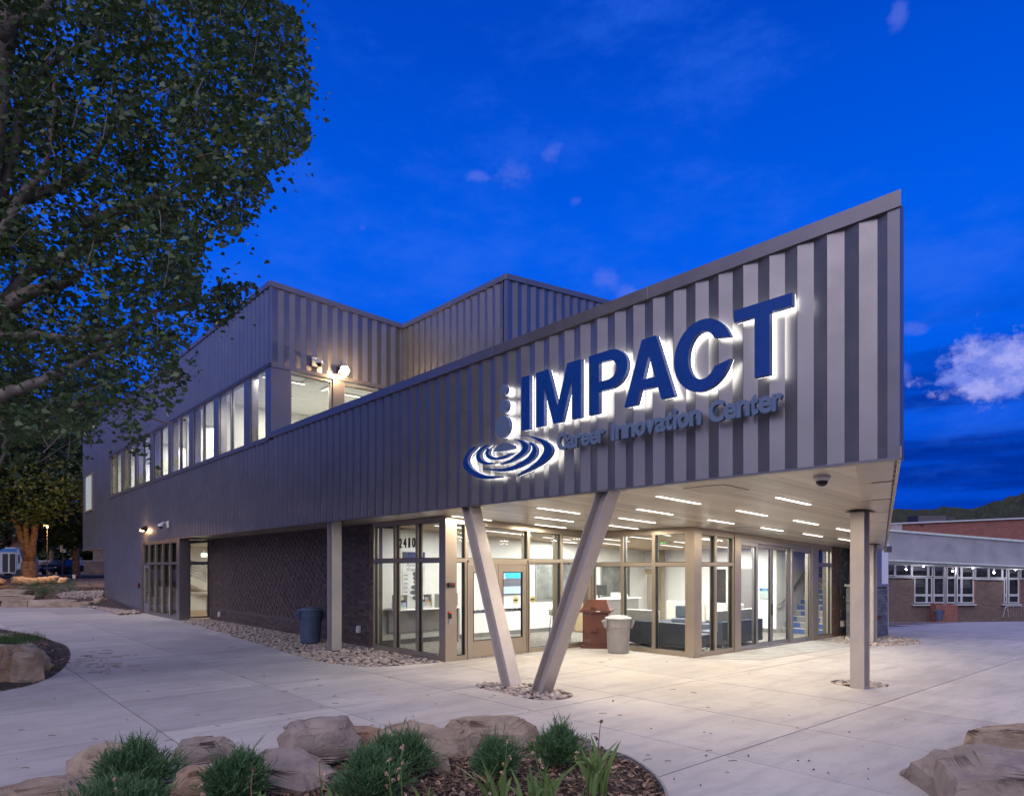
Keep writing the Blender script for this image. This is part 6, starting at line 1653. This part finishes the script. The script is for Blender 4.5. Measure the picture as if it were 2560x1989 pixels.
# leaf clusters fill the crown volume
cl = []
xs = [p[0] for p in CROWN]; ys = [p[1] for p in CROWN]
tw = MB()
while len(cl) < 1150:
    u, v = random.uniform(-150, 800), random.uniform(-160, 1190)
    ok = in_poly(u, v, CROWN)
    if not ok: continue
    # keep the sky holes open
    bad = False
    for (gu, gv), gr in zip(gaps, gapr):
        if (u - gu) ** 2 + (v - gv) ** 2 < (gr * 1.15) ** 2 and random.random() < .93: bad = True
    if bad: continue
    if noise.noise(Vector((u * .012, v * .012, 1.7))) < -.16 and random.random() < .8: continue
    Y = random.uniform(9.2, 13.0)
    cl.append((u, v, Y))
for k in range(15):
    while True:
        u, v = random.uniform(490, 645), random.uniform(695, 830)
        if in_poly(u, v, TWIG): break
    cl.append((u, v, random.uniform(11.1, 11.5)))
C = []
for (u, v, Y) in cl:
    if not (u > 490 and 690 < v < 830):
        q0 = noise.noise_vector(Vector((u * .011, v * .011, 4.4)))
        u += q0.x * 34; v += q0.y * 34
    p = at(u, v, Y); nl = 44 if u < 645 or v < 600 else 16
    sg_ = .19 if not (u > 490 and 690 < v < 830) else .11
    q = rs.normal(size=(nl, 3)) * np.array([sg_, .22, sg_]) + np.array([p.x, p.y, p.z]); C.append(q)
    # twig through the cluster
    if random.random() < .55 and in_poly(u + 45, v + 10, CROWN):
        a = rel(p) + Vector([random.uniform(-.32, .32), random.uniform(-.2, .2), random.uniform(-.35, .1)]); b_ = rel(p) + Vector([random.uniform(-.1, .3), random.uniform(-.2, .2), random.uniform(.0, .35)])
        tw.tube([a, (a + b_) / 2 + Vector((.02, 0, .03)), b_], [.010, .007, .003], 4, cap=False)
C = np.concatenate(C)
# the rest of the crown, round the trunk and over the left side
ex = []
while len(ex) < 420:
    q = np.array([random.gauss(-11.5, 2.6), random.gauss(10.0, 3.0), random.uniform(3.6, 15)])
    if q[1] < 3 or (q[0] / q[1] * KF + CX) > -60 and q[2] < 13: continue
    ex.append(q)
# trim leaves that stray too far outside the crown outline
U = C[:, 0] / C[:, 1] * KF + CX; V_ = HY - (C[:, 2] - HC) / C[:, 1] * KF
def wob(u, v):
    q0 = noise.noise_vector(Vector((u * .02, v * .02, 9.1))); return u + q0.x * 42, v + q0.y * 42
keep = np.array([in_poly(*wob(u, v), CROWN) or in_poly(u, v, TWIG) or random.random() < .10 for u, v in zip(U, V_)])
C = C[keep] - np.array(ct.location)
EXL = np.concatenate([rs.normal(size=(34, 3)) * .34 + q for q in ex]) - np.array(ct.location)
leaves_mesh('outer_foliage', EXL, None, .15, M['leaf'], ct)
leaves_mesh('foliage', C, None, .088, M['leaf'], ct, lo=.55, hi=1.35)
link('twigs', tw, ct, mats=M['bark'], kind='stuff')

# background trees, left
def bg_tree(name, label, base, h, crown_c, crown_r, nleaf, leafsize, mat, trunk_r, limbs_, cat='tree', group=None, barkm=None, lobes=26, sl=.3):
    o = thing(name, label, cat, base, 0, group)
    bk = barkm or M['barkdeep']
    link('trunk', MB().tube([(0, 0, -.3), (0, 0, .2), (.0, 0, limbs_[0][0][2] if limbs_ else h * .4)], [trunk_r * 1.35, trunk_r * 1.05, trunk_r * .9], 14), o, mats=bk, smooth=True)
    for L_ in limbs_: link('limb', MB().tube(L_, [trunk_r * (.62 - .5 * i / (len(L_) - 1)) for i in range(len(L_))], 10), o, mats=bk, smooth=True)
    pts = []
    for k in range(lobes):
        while True:
            q = np.array([random.uniform(-1, 1) for _ in range(3)])
            if .25 < np.linalg.norm(q) < 1: break
        c = np.array(crown_c) + q * np.array(crown_r) * .85
        rr = random.uniform(.22, .42) * min(crown_r)
        m = nleaf // lobes
        d_ = rs.normal(size=(m, 3)); d_ /= np.linalg.norm(d_, axis=1)[:, None]
        pts.append(c + d_ * rr * (rs.uniform(.3, 1, m) ** .5)[:, None] * np.array([1.25, 1, .8]))
    leaves_mesh('crown', np.concatenate(pts), None, leafsize, mat, o)
    return o
b1 = at(73, 1443, 55)
bg_tree('elm_tree', 'old tree with a furrowed trunk lit orange, beside the shuttle bus', b1, 12, (1.2, 0, 9.0), (8.5, 5, 5.6), 26000, .26, M['leafdark'], .58,
        [[(-.1, 0, 1.3), (-.35, 0, 2.4), (-1.0, 0, 4.2), (-1.9, .2, 6.0), (-3.3, 0, 8.6)], [(.1, 0, 1.3), (.25, 0, 2.4), (.5, .1, 4.6), (.9, 0, 6.6), (1.6, 0, 10)], [(0, 0, 1.5), (-.1, -.1, 2.6), (-.2, -.2, 4.4), (-.4, 0, 7.5)]], lobes=60)
for (u, v, Y, h, cr, cc, n, lb) in ((190, 1440, 64, 15, (6.5, 5, 6.5), (0, 0, 8.6), 16000, 'dense dark tree standing between the lit trunk and the metal corner'), (20, 1440, 72, 18, (9, 5, 8), (0, 0, 11), 16000, 'tall dark tree behind the shuttle bus'), (270, 1440, 78, 20, (8, 5, 8.5), (0, 0, 12), 15000, 'tall dark tree rising behind the far end of the metal building'), (130, 1440, 82, 26, (9, 6, 9), (0, 0, 17), 16000, 'tallest dark tree, its top showing through the near branches'), (-60, 1440, 60, 18, (8, 5, 8.5), (0, 0, 10), 16000, 'dark tree at the far left edge')):
    bg_tree('dark_tree', lb, at(u, v, Y), h, cc, cr, n, .34, M['leafdark'], .3, [[(0, 0, 3), (.5, 0, 6), (1, 0, 9)]], group='trees along the street', lobes=40)
for (x, y, n, lb) in ((-47, 38, 9000, 'street tree left of the picture, nearest the bus'), (-44, 26, 9000, 'street tree left of the picture, middle of the row'), (-42, 14, 9000, 'street tree left of the picture, last of the row')):
    bg_tree('dark_tree', lb, Vector((x, y, terr(x, y))), 14, (0, 0, 8), (6.5, 6, 6), n, .42, M['leafdark'], .3, [[(0, 0, 3), (.5, 0, 6), (1, 0, 9)]], group='trees along the street', lobes=36)
for (x, y, lb) in ((-45, 49, 'unseen low tree added left of the shuttle bus, nearest the kerb'), (-50, 57, 'unseen low tree added left of the shuttle bus, further back'), (-40, 44, 'unseen low tree added left of the ledge stones')):  # out of view, added to darken what the side entrance glass reflects
    bg_tree('dark_tree', lb, Vector((x, y, terr(x, y))), 9, (0, 0, 5.2), (4.5, 4.5, 5), 8000, .4, M['leafdark'], .2, [[(0, 0, 1.5), (.5, 0, 3), (1, 0, 5)]], group='trees along the street', lobes=36)
for (u, Y, lb) in ((130, 92, 'low dark tree closing the gap behind the street, right part'), (40, 96, 'low dark tree behind the brown roof')):
    bg_tree('dark_tree', lb, at(u, 1440, Y), 10, (0, 0, 5.4), (9, 4, 5.2), 9000, .5, M['leafdark'], .3, [[(0, 0, 2), (.5, 0, 4), (1, 0, 7)]], group='trees along the street', lobes=36)
pts = rs.uniform(0, 1, size=(15000, 3)); pts = np.stack([-110 + 95 * pts[:, 0], 108 + 12 * pts[:, 1], .5 + (11 + 3 * np.sin(pts[:, 0] * 31)) * pts[:, 2] ** .8], 1)
fw_ = leaves_mesh('far_wood', pts, None, 1.1, M['leafdark'], None)
# street lamps' warm light on the old trunk: the lit lamp seen in the foliage
o = thing('street_lamp', 'small glowing street lamp seen among the branches of the old tree', 'street lamp', at(118, 1437, 49))
lz = at(118, 1318, 49).z - o.location.z
link('pole', MB().tube([(0, 0, 0), (0, 0, lz), (.0, -.0, lz + .15)], .03, 8), o, mats=M['dark']); link('head', MB().box(-.18, .18, -.14, .14, lz + .1, lz + .18), o, mats=M['dark'])
link('globe', MB().lathe([(.01, lz - .05), (.05, lz - .02), (.06, lz + .04), (.04, lz + .1)], 12), o, mats=emat('street_lamp_globe', (1, .7, .35), 8))
ld = bpy.data.lights.new('lamp', 'POINT'); ld.energy = 1100; ld.color = (1, .55, .2); ld.shadow_soft_size = .15; lo = bpy.data.objects.new('lamp', ld); COL.objects.link(lo); lo.parent = o; lo.location = (-.3, -.8, lz - .2)

# junipers
def juniper(label, g_, dia, h, seed, n=1500):
    o = thing('juniper_shrub', label, 'shrub', g_, 0, 'junipers in the mulch bed'); r_ = random.Random(seed); mb = MB()
    vs = []; fs = []
    def blade(p, d_, L, w, bend):
        side = d_.cross(Vector((r_.uniform(-1, 1), r_.uniform(-1, 1), r_.uniform(-.3, .3)))).normalized()
        a = p; m = p + d_ * L * .5 + Vector((0, 0, bend * L * .3)); t_ = p + d_ * L + Vector((0, 0, -bend * L * .1))
        b0 = len(mb.v); mb.v += [tuple(a - side * w), tuple(a + side * w), tuple(m + side * w * .8), tuple(m - side * w * .8), tuple(t_)]
        mb.f += [(b0, b0 + 1, b0 + 2, b0 + 3), (b0 + 3, b0 + 2, b0 + 4)]; mb.mi += [0, 0]
    for k in range(n):
        az = r_.uniform(0, 2 * math.pi); el = r_.uniform(.05, 1.5) ; rad = (r_.random() ** .4)
        out = Vector((math.cos(az) * math.cos(el), math.sin(az) * math.cos(el), math.sin(el)))
        lob = 1 + .55 * noise.noise(out * 1.7 + Vector((seed, 0, 0)))
        p = Vector((out.x * dia / 2 * rad * lob * .80, out.y * dia / 2 * rad * lob * .80, .04 + out.z * h * rad * lob * .78))
        up = (out * 1.0 + Vector((r_.uniform(-.6, .6), r_.uniform(-.6, .6), .45 + r_.uniform(-.4, .4)))).normalized()
        L = r_.uniform(.05, .12) * (1 + (r_.random() < .09) * 1.0)
        # a spray: stem and side twigs
        blade(p, up, L, .0034, .1)
        for j in range(7):
            q = p + up * L * (.15 + .12 * j); d2 = (up * .9 + Vector((r_.uniform(-1, 1), r_.uniform(-1, 1), r_.uniform(-.5, .8))) * .62).normalized()
            blade(q, d2, L * r_.uniform(.26, .46), .0034, 0)
    fo = link('foliage', mb, o, mats=M['juniper'], kind='stuff')
    sb = MB()
    for k in range(9):
        az = k * .7; sb.tube([(0, 0, 0), (math.cos(az) * dia * .2, math.sin(az) * dia * .2, h * .4), (math.cos(az) * dia * .33, math.sin(az) * dia * .33, h * .72)], [.012, .008, .003], 5)
    link('stems', sb, o, mats=M['barkdeep'], kind='stuff')
    return o
juniper('juniper with wispy upright tips at the far left, above the plaza edge', gp(335, 1968), 0.83, 0.34, 1, 1900)
juniper('low spreading juniper in the lower left corner, with soft long sprays', gp(290, 2050), 0.85, 0.24, 2, 1900)
juniper('round dark juniper beside the blocky grey boulder', gp(583, 2000), 0.66, 0.35, 3, 1900)
juniper('broad juniper in front of the blocky grey boulder', gp(925, 2000), 0.66, 0.35, 4, 2100)
juniper('juniper behind the broad one, against the long flat boulder', gp(1018, 1936), 0.53, 0.34, 5, 1700)
juniper('small juniper left of it, half hidden by the long flat boulder', gp(958, 1925), 0.28, 0.27, 55, 500)
juniper('juniper in front of the broad boulder, dark at its base', gp(1240, 1940), 0.49, 0.29, 6, 1700)
juniper('round juniper at the plaza edge, nearest the V-shaped columns', gp(1398, 1916), 0.51, 0.34, 7, 1800)
# far shrubs
for (u, v, Y, d_, h_, lb) in ((88, 1490, 36.8, 1.7, .8, 'dark spreading juniper on the bank above the ledge stones'), (110, 1492, 36, 1.2, .5, 'low juniper in front of the bank shrub'), (131, 1476, 40, 1.3, .7, 'upright dark juniper in the middle of the bank'), (175, 1473, 41, 1.1, .6, 'dark juniper nearest the metal corner')):
    q = at(u, v, Y); q.z = terr(q.x, q.y)
    sh = juniper(lb, q, d_, h_, int(u), 500); sh['group'] = 'junipers on the far bank'
for (u, v, Y, lb) in ((150, 1488, 37, 'grey sage clump in front of the bank junipers'), (172, 1484, 38, 'grey sage clump right of the first'), (60, 1472, 40, 'pale sage clump behind the ledge stones'), (218, 1472, 44, 'thin pale grass clump near the metal corner')):
    q = at(u, v, Y); q.z = terr(q.x, q.y); o = thing('sage_clump', lb, 'shrub', q, 0, 'sage clumps on the far bank')
    pts = rs.normal(size=(700, 3)) * np.array([.38, .3, .16]) + np.array([0, 0, .22]); leaves_mesh('foliage', pts, None, .07, M['sage'], o, aspect=.3)

# irises
def iris(label, g_, nb, hgt, seed, spread=.13, lean=0):
    r_ = random.Random(seed); o = thing('iris_plant', label, 'plant', g_, 0, 'irises in the mulch bed')
    for k in range(nb):
        az = r_.uniform(-.9, .9) + (0 if r_.random() < .5 else math.pi); L = 1.28 * hgt * r_.uniform(.55, 1.05); w = r_.uniform(.015, .025)
        bx = r_.uniform(-spread, spread) * .6; by = r_.uniform(-.05, .05)
        out = r_.uniform(.10, .55) if r_.random() < .8 else .85
        mb = MB(); n = 9; fold = r_.random() < .22
        side = Vector((r_.uniform(.6, 1), r_.uniform(-.5, .5), 0)).normalized() if r_.random() < .6 else Vector((-math.sin(az), math.cos(az), 0))
        for i in range(n + 1):
            s = i / n; zz = L * s * (1 - .28 * out * s) - (L * .55 * max(0, s - .62) * 1.4 if fold else 0)
            rr = out * L * s ** 1.8 * .75 + (.15 * L * max(0, s - .6) if fold else 0)
            c = Vector((bx + math.cos(az) * rr, by + math.sin(az) * rr * .6, zz))
            ww = w * (1 - s ** 3) * (.75 + .5 * s) + .0006
            nn = Vector((-side.y, side.x, .2)) * .0028 * (1 - s)
            mb.v += [tuple(c - side * ww), tuple(c + nn), tuple(c + side * ww)]
        for i in range(n):
            for j in range(2): mb.f.append((i * 3 + j, i * 3 + j + 1, i * 3 + 4 + j, i * 3 + 3 + j)); mb.mi.append(0)
        link('blade', mb, o, mats=M['iris'], smooth=True)
    return o
def bloom_stalk(label, g_, hgt, seed, leanx=.03, heads=4, dark=False):
    r_ = random.Random(seed); o = thing('spent_flower_stalk', label, 'flower stalk', g_, 0, 'spent iris stalks')
    P = [Vector((leanx * s * s + .006 * math.sin(s * 7), 0, hgt * s)) for s in [i / 8 for i in range(9)]]
    link('stem', MB().tube(P, [.0065 - .003 * i / 8 for i in range(9)], 7), o, mats=M['barkdeep'] if dark else M['iris'], smooth=True)
    for k in range(heads):
        s = 1 - .16 * k; c = P[min(8, int(s * 8))] + Vector((r_.choice((-1, 1)) * (.0 if k == 0 else r_.uniform(.015, .04)), r_.uniform(-.02, .02), .01))
        mb = MB()
        for j in range(9):
            d_ = Vector((r_.uniform(-1, 1), r_.uniform(-1, 1), r_.uniform(-1, .7))).normalized(); e = d_.cross(Vector((r_.uniform(-1, 1), r_.uniform(-1, 1), r_.uniform(-1, 1)))).normalized(); L = r_.uniform(.014, .034)
            a = c; b_ = c + d_ * L * .6 + e * L * .35; c2 = c + d_ * L + Vector((0, 0, -.006)); d3 = c + d_ * L * .55 - e * L * .35
            mb.add([a, b_, c2, d3], [(0, 1, 2), (0, 2, 3)])
        mb.tube([c - Vector((0, 0, .02)), c, c + Vector((0, 0, .012))], [.004, .008, .003], 6)
        link('dried_bloom', mb, o, mats=M['drybloom'] if not dark else island_dark)
        if k: link('branch', MB().tube([P[max(0, min(8, int(s * 8)) - 1)], c], .003, 5), o, mats=M['barkdeep'] if dark else M['iris'])
    return o
island_dark = leaf_mat('dark_dried_bloom', (.09, .045, .03), (.20, .11, .07), .1, .8)
iris('tall leafy iris clump nearest the curved bed edge', gp(1492, 1985), 24, .46, 1, .17)
iris('upright iris fan in the middle of the mulch', gp(1368, 2002), 13, .36, 2, .10)
iris('loose iris clump in front of the dark juniper', gp(1235, 2010), 15, .36, 3, .15)
iris('second loose iris clump right of the dried blooms', gp(1325, 2020), 8, .30, 4, .12)
iris('single fan of iris at the bottom middle', gp(1065, 2035), 4, .25, 5, .10)
iris('thin iris blades in front of the blocky boulder', gp(830, 2035), 5, .22, 6, .16)
iris('thin iris blades at the foot of the round juniper', gp(650, 2030), 4, .22, 7, .06)
iris('short iris at the bottom edge of the bed near the curb', gp(1440, 2050), 8, .22, 8, .14)
bloom_stalk('tallest dark spent stalk, standing against the bright concrete', gp(1497, 1972), .60, 1, .012, 5, True)
bloom_stalk('pale spent stalk rising right of the dark juniper', gp(1264, 2010), .53, 2, .01, 8)
bloom_stalk('spent stalk leaning left in front of the round juniper', gp(1350, 1985), .47, 3, -.06, 5)
bloom_stalk('thick brown spent stalk before the middle juniper', gp(1003, 2025), .52, 4, .01, 7)
bloom_stalk('short pale spent stalk left of the thick brown one', gp(978, 2030), .42, 5, -.02, 6)
bloom_stalk('spent stalk in front of the blocky boulder', gp(806, 2035), .43, 6, -.03, 6)
bloom_stalk('thin rusty stalk beside the round dark juniper', gp(628, 2035), .36, 7, .012, 1, True)
bloom_stalk('short spent stalk in front of the low spreading juniper', gp(287, 2060), .35, 8, .0, 3)
bloom_stalk('short pale spent stalk before the rusty boulder', gp(500, 2060), .30, 9, .0, 3)
bloom_stalk('spent bloom near the bed edge, behind the tall iris', gp(1452, 1960), .38, 10, -.01, 4)
# grass tuft on the left pile
o = link('grass_base', MB().add([(-13.8, 13.3, .36), (-10.9, 13.5, .36), (-10.4, 14.3, .38), (-11.0, 15.8, .38), (-14, 15.9, .38)], [(0, 1, 2, 3, 4)]), mats=M['soil'], kind='structure')
mb = MB()
for k in range(5200):
    x, y = random.uniform(-13.8, -10.3), random.uniform(13.3, 15.8)
    if x > -10.3 - abs(y - 14.5) * .35: continue
    L = random.uniform(.10, .24); a = random.uniform(0, 6.3); l_ = random.uniform(0, .12)
    b0 = len(mb.v); mb.v += [(x - .004 * math.cos(a), y - .004 * math.sin(a), .36), (x + .004 * math.cos(a), y + .004 * math.sin(a), .36), (x + l_ * math.sin(a), y + l_ * math.cos(a), .36 + L)]; mb.f.append((b0, b0 + 1, b0 + 2)); mb.mi.append(0)
link('grass', mb, mats=M['grass'], kind='stuff')
# small litter on the plaza: twigs and leaves
mb = MB()
for k in range(150):
    if k < 60: u, v = random.gauss(235, 55), random.gauss(1655, 14)
    else: u, v = random.uniform(40, 1900), random.uniform(1600, 1960)
    g_ = gp(u, v); a = random.uniform(-.5, .5); L = random.uniform(.01, .06) if k >= 60 else random.uniform(.02, .14)
    mb.tube([g_ + Vector((-L * math.cos(a), -L * math.sin(a), .008)), g_ + Vector((0, .01, .012)), g_ + Vector((L * math.cos(a), L * math.sin(a), .008))], .0035, 4)
link('twig_litter', mb, mats=M['barkdeep'], kind='stuff')
pts = []
for k in range(70):
    g_ = gp(random.uniform(30, 2300), random.uniform(1590, 1975)); pts.append((g_.x, g_.y, .008))
leaves_mesh('fallen_leaves', np.array(pts), None, .028, M['chip'], None, droop=.05)

# ================================================================== STREET SIDE
M['tanwall'] = pmat('tan_stucco_wall', (.34, .24, .19), .9, 0, .15, 1.5)
def flatb(name, label, cat, u0, u1, v0, v1, Y, th, mat, group=None):
    a = at(u0, v1, Y); b_ = at(u1, v0, Y); o = thing(name, label, cat, ((a.x + b_.x) / 2, Y, a.z), 0, group); w = (b_.x - a.x) / 2
    return o, w, b_.z - a.z
tw_, w, h = flatb('boundary_wall', 'long tan wall across the street with a raised gabled middle', 'wall', 92, 262, 1402, 1441, 84, .4, None)
link('body', MB().box(-w, w, 0, .4, -.4, h), tw_, mats=M['tanwall']); 
gx = at(187, 1400, 84).x - tw_.location.x
link('gable', MB().prism([(-.62, h), (.62, h), (.62, h + .35), (.2, h + .62), (-.2, h + .62), (-.62, h + .35)], lambda x, y: (x * 1.1 + gx, -.05, y), lambda x, y: (x * 1.1 + gx, .45, y)), tw_, mats=M['tanwall'])
link('cap', MB().box(-w, w, -.06, .46, h, h + .08), tw_, mats=M['offwhite'])
hs, w, h = flatb('tan_building', 'tan house wall across the street, seen under the metal overhang', 'building', 232, 300, 1372, 1441, 88, 4, None)
link('wall', MB().box(-w, w, 0, 4, -.5, h), hs, mats=M['tanwall']); link('dark_fence', MB().box(-w + .1, w, -1.0, -.9, 0, 1.5), hs, mats=M['dark'])
rf, w, h = flatb('brown_roofed_building', 'dark brown roofed building behind the shuttle bus', 'building', -60, 62, 1352, 1440, 90, 4, None)
link('wall', MB().box(-w, w, 0, 4, -.5, h), rf, mats=pmat('brown_wall', (.16, .09, .07), .9)); link('roof', MB().prism([(-w - .2, h), (w + .2, h), (w - 1, h + .7), (-w, h + .7)], lambda x, y: (x, -.3, y), lambda x, y: (x, 4.2, y)), rf, mats=pmat('brown_roof', (.10, .05, .04), .9))
# bus
Yb = 69.0; q = at(2, 1441, Yb); bus = thing('shuttle_bus', 'blue and white shuttle bus parked behind the lit trunk', 'bus', (q.x, Yb, q.z))
hx_ = at(60, 1441, Yb).x - q.x
M['busblue'] = pmat('bus_blue_paint', (.07, .22, .55), .3, .1, .05, 2); M['buswhite'] = pmat('bus_white_paint', (.45, .52, .62), .3, .1, .05, 2)
link('body', MB().prism([(-4.5, .32), (hx_ - .35, .32), (hx_ - .05, .7), (hx_ - .1, 1.5), (hx_ - .5, 2.65), (hx_ - .9, 2.95), (-4.5, 3.0)], lambda x, y: (x, 0, y), lambda x, y: (x, 2.3, y)), bus, mats=M['buswhite'], bevel=.05)
link('roof_band', MB().box(-4.4, hx_ - .75, -.02, 0.0, 2.5, 2.86), bus, mats=M['busblue']); link('skirt_band', MB().box(-4.4, -.3, -.02, 0, .5, 1.1), bus, mats=M['busblue'])
for (a, b_) in ((-4.2, -2.9), (-2.8, -1.5), (-1.4, -.15)):
    link('window', MB().box(a, b_, -.03, -.005, 1.45, 2.35), bus, mats=M['gasket'])
dr = link('door', MB().box(.1, 1.55, -.035, -.008, .36, 2.42), bus, mats=M['offwhite'])
for (a, b_) in ((.18, .74), (.92, 1.47)): link('door_glass', MB().box(a, b_, -.045, -.036, .45, 2.32), dr, mats=M['gasket'])
link('windscreen_side', MB().box(1.75, hx_ - .45, -.03, -.006, 1.35, 2.2), bus, mats=M['gasket'])
for x in (-2.8, 1.9): link('wheel', MB().tube([(x, -.05, .38), (x, .25, .38)], .40, 20), bus, mats=M['gasket'])
# parked dark SUV, seen from the front three-quarter
Yc = 74.0; q = at(120, 1437, Yc); suv = thing('parked_car', 'black pickup-fronted car parked between the lit trunk and the green skip', 'car', (q.x, Yc, q.z)); M['carblack'] = pmat('black_car_paint', (.012, .014, .02), .15, .3)
link('body', MB().prism([(-1.0, .35), (1.0, .35), (1.02, 1.0), (.96, 1.10), (-.96, 1.10), (-1.02, 1.0)], lambda x, y: (x, 0, y), lambda x, y: (x, 4.6, y)), suv, mats=M['carblack'], bevel=.06)
link('cabin', MB().hexa([(-.92, 1.2, 1.08), (.92, 1.2, 1.08), (.92, 4.2, 1.08), (-.92, 4.2, 1.08), (-.72, 1.9, 1.72), (.72, 1.9, 1.72), (.72, 3.8, 1.72), (-.72, 3.8, 1.72)]), suv, mats=M['carblack'], bevel=.05)
link('windscreen', MB().hexa([(-.80, 1.235, 1.16), (.80, 1.235, 1.16), (.80, 1.25, 1.16), (-.80, 1.25, 1.16), (-.66, 1.80, 1.66), (.66, 1.80, 1.66), (.66, 1.82, 1.66), (-.66, 1.82, 1.66)]), suv, mats=pmat('windscreen_glass', (.05, .07, .10), .05))
for s in (-1, 1):
    link('headlight', MB().box(s * .82 - .14, s * .82 + .14, -.03, .02, .78, .92), suv, mats=pmat('headlight_glass', (.6, .62, .65), .1)); link('wheel', MB().tube([(s * .86, .8, .35), (s * 1.04, .8, .35)], .36, 20), suv, mats=M['gasket'])
link('grille', MB().box(-.55, .55, -.025, .01, .62, .92), suv, mats=M['steel']); link('bumper', MB().box(-1.0, 1.0, -.08, .05, .34, .52), suv, mats=M['carblack']); link('number_plate', MB().box(-.2, .2, -.1, -.08, .38, .5), suv, mats=M['offwhite'])
Yc = 78.0; q = at(96, 1437, Yc); car2 = thing('parked_car', 'blue car mostly hidden between the trunk and the black car', 'car', (q.x, Yc, q.z))
link('body', MB().prism([(-1.0, .3), (.9, .3), (.95, .9), (.6, 1.0), (-1.0, 1.05)], lambda x, y: (x, 0, y), lambda x, y: (x, 4.2, y)), car2, mats=M['busblue'], bevel=.05); link('cabin', MB().hexa([(-.8, 1.0, 1.0), (.7, 1.0, 1.0), (.7, 3.6, 1.0), (-.8, 3.6, 1.0), (-.6, 1.5, 1.5), (.5, 1.5, 1.5), (.5, 3.2, 1.5), (-.6, 3.2, 1.5)]), car2, mats=M['gasket']); link('headlight', MB().box(.45, .8, -.02, .02, .6, .75), car2, mats=M['offwhite'])
sk, w, h = flatb('dumpster', 'dark green metal skip beside the black car', 'dumpster', 144, 174, 1421.5, 1438, 76, 1.5, None)
mg = pmat('dumpster_green', (.01, .06, .05), .6)
link('tub', MB().hexa([(-w, 0, 0), (w, 0, 0), (w, 1.4, 0), (-w, 1.4, 0), (-w, -.15, h - .06), (w, -.15, h - .06), (w, 1.5, h - .06), (-w, 1.5, h - .06)]), sk, mats=mg); link('lid', MB().box(-w - .03, w + .03, -.2, 1.55, h - .055, h), sk, mats=M['gasket'])
link('notice', MB().box(-.22, .12, -.16, -.13, .3, .55), sk, mats=M['offwhite'])
def polesign(label, u, v0, v1, Y, mat, parts, cat='sign post', name='sign_post', r_=.05):
    b_ = at(u, v1, Y); o = thing(name, label, cat, b_); h = at(u, v0, Y).z - b_.z
    link('post', MB().tube([(0, 0, -.2), (0, 0, h)], r_, 8), o, mats=mat)
    for (nm, x0, x1, va, vb, mt) in parts:
        z0, z1 = at(u, vb, Y).z - b_.z, at(u, va, Y).z - b_.z
        link(nm, MB().box(x0, x1, -.09, -.055, z0, z1), o, mats=mt)
    return o
polesign('tall yellow guy-wire guard post with a small white tag by the tan wall', 186, 1391, 1436, 72, pmat('yellow_post', (.60, .40, .05), .5), [('tag', -.18, .18, 1411, 1414.5, M['white'])], 'post', 'guard_post', .08)
polesign('low white notice on a pale post in front of the street', 186, 1436, 1456, 58, M['offwhite'], [('notice', -.14, .14, 1435.5, 1445, M['white'])])
polesign('dark sign post with a white panel in the dark tree', 157, 1362, 1442, 62, M['dark'], [('panel', -.22, .0, 1363, 1380, M['offwhite']), ('panel', .02, .32, 1372, 1381, M['offwhite'])])
polesign('thin pale sign post with a blue sign along the tan wall', 207, 1404, 1437, 80, M['offwhite'], [('panel', -.15, .15, 1403, 1411, M['busblue'])])
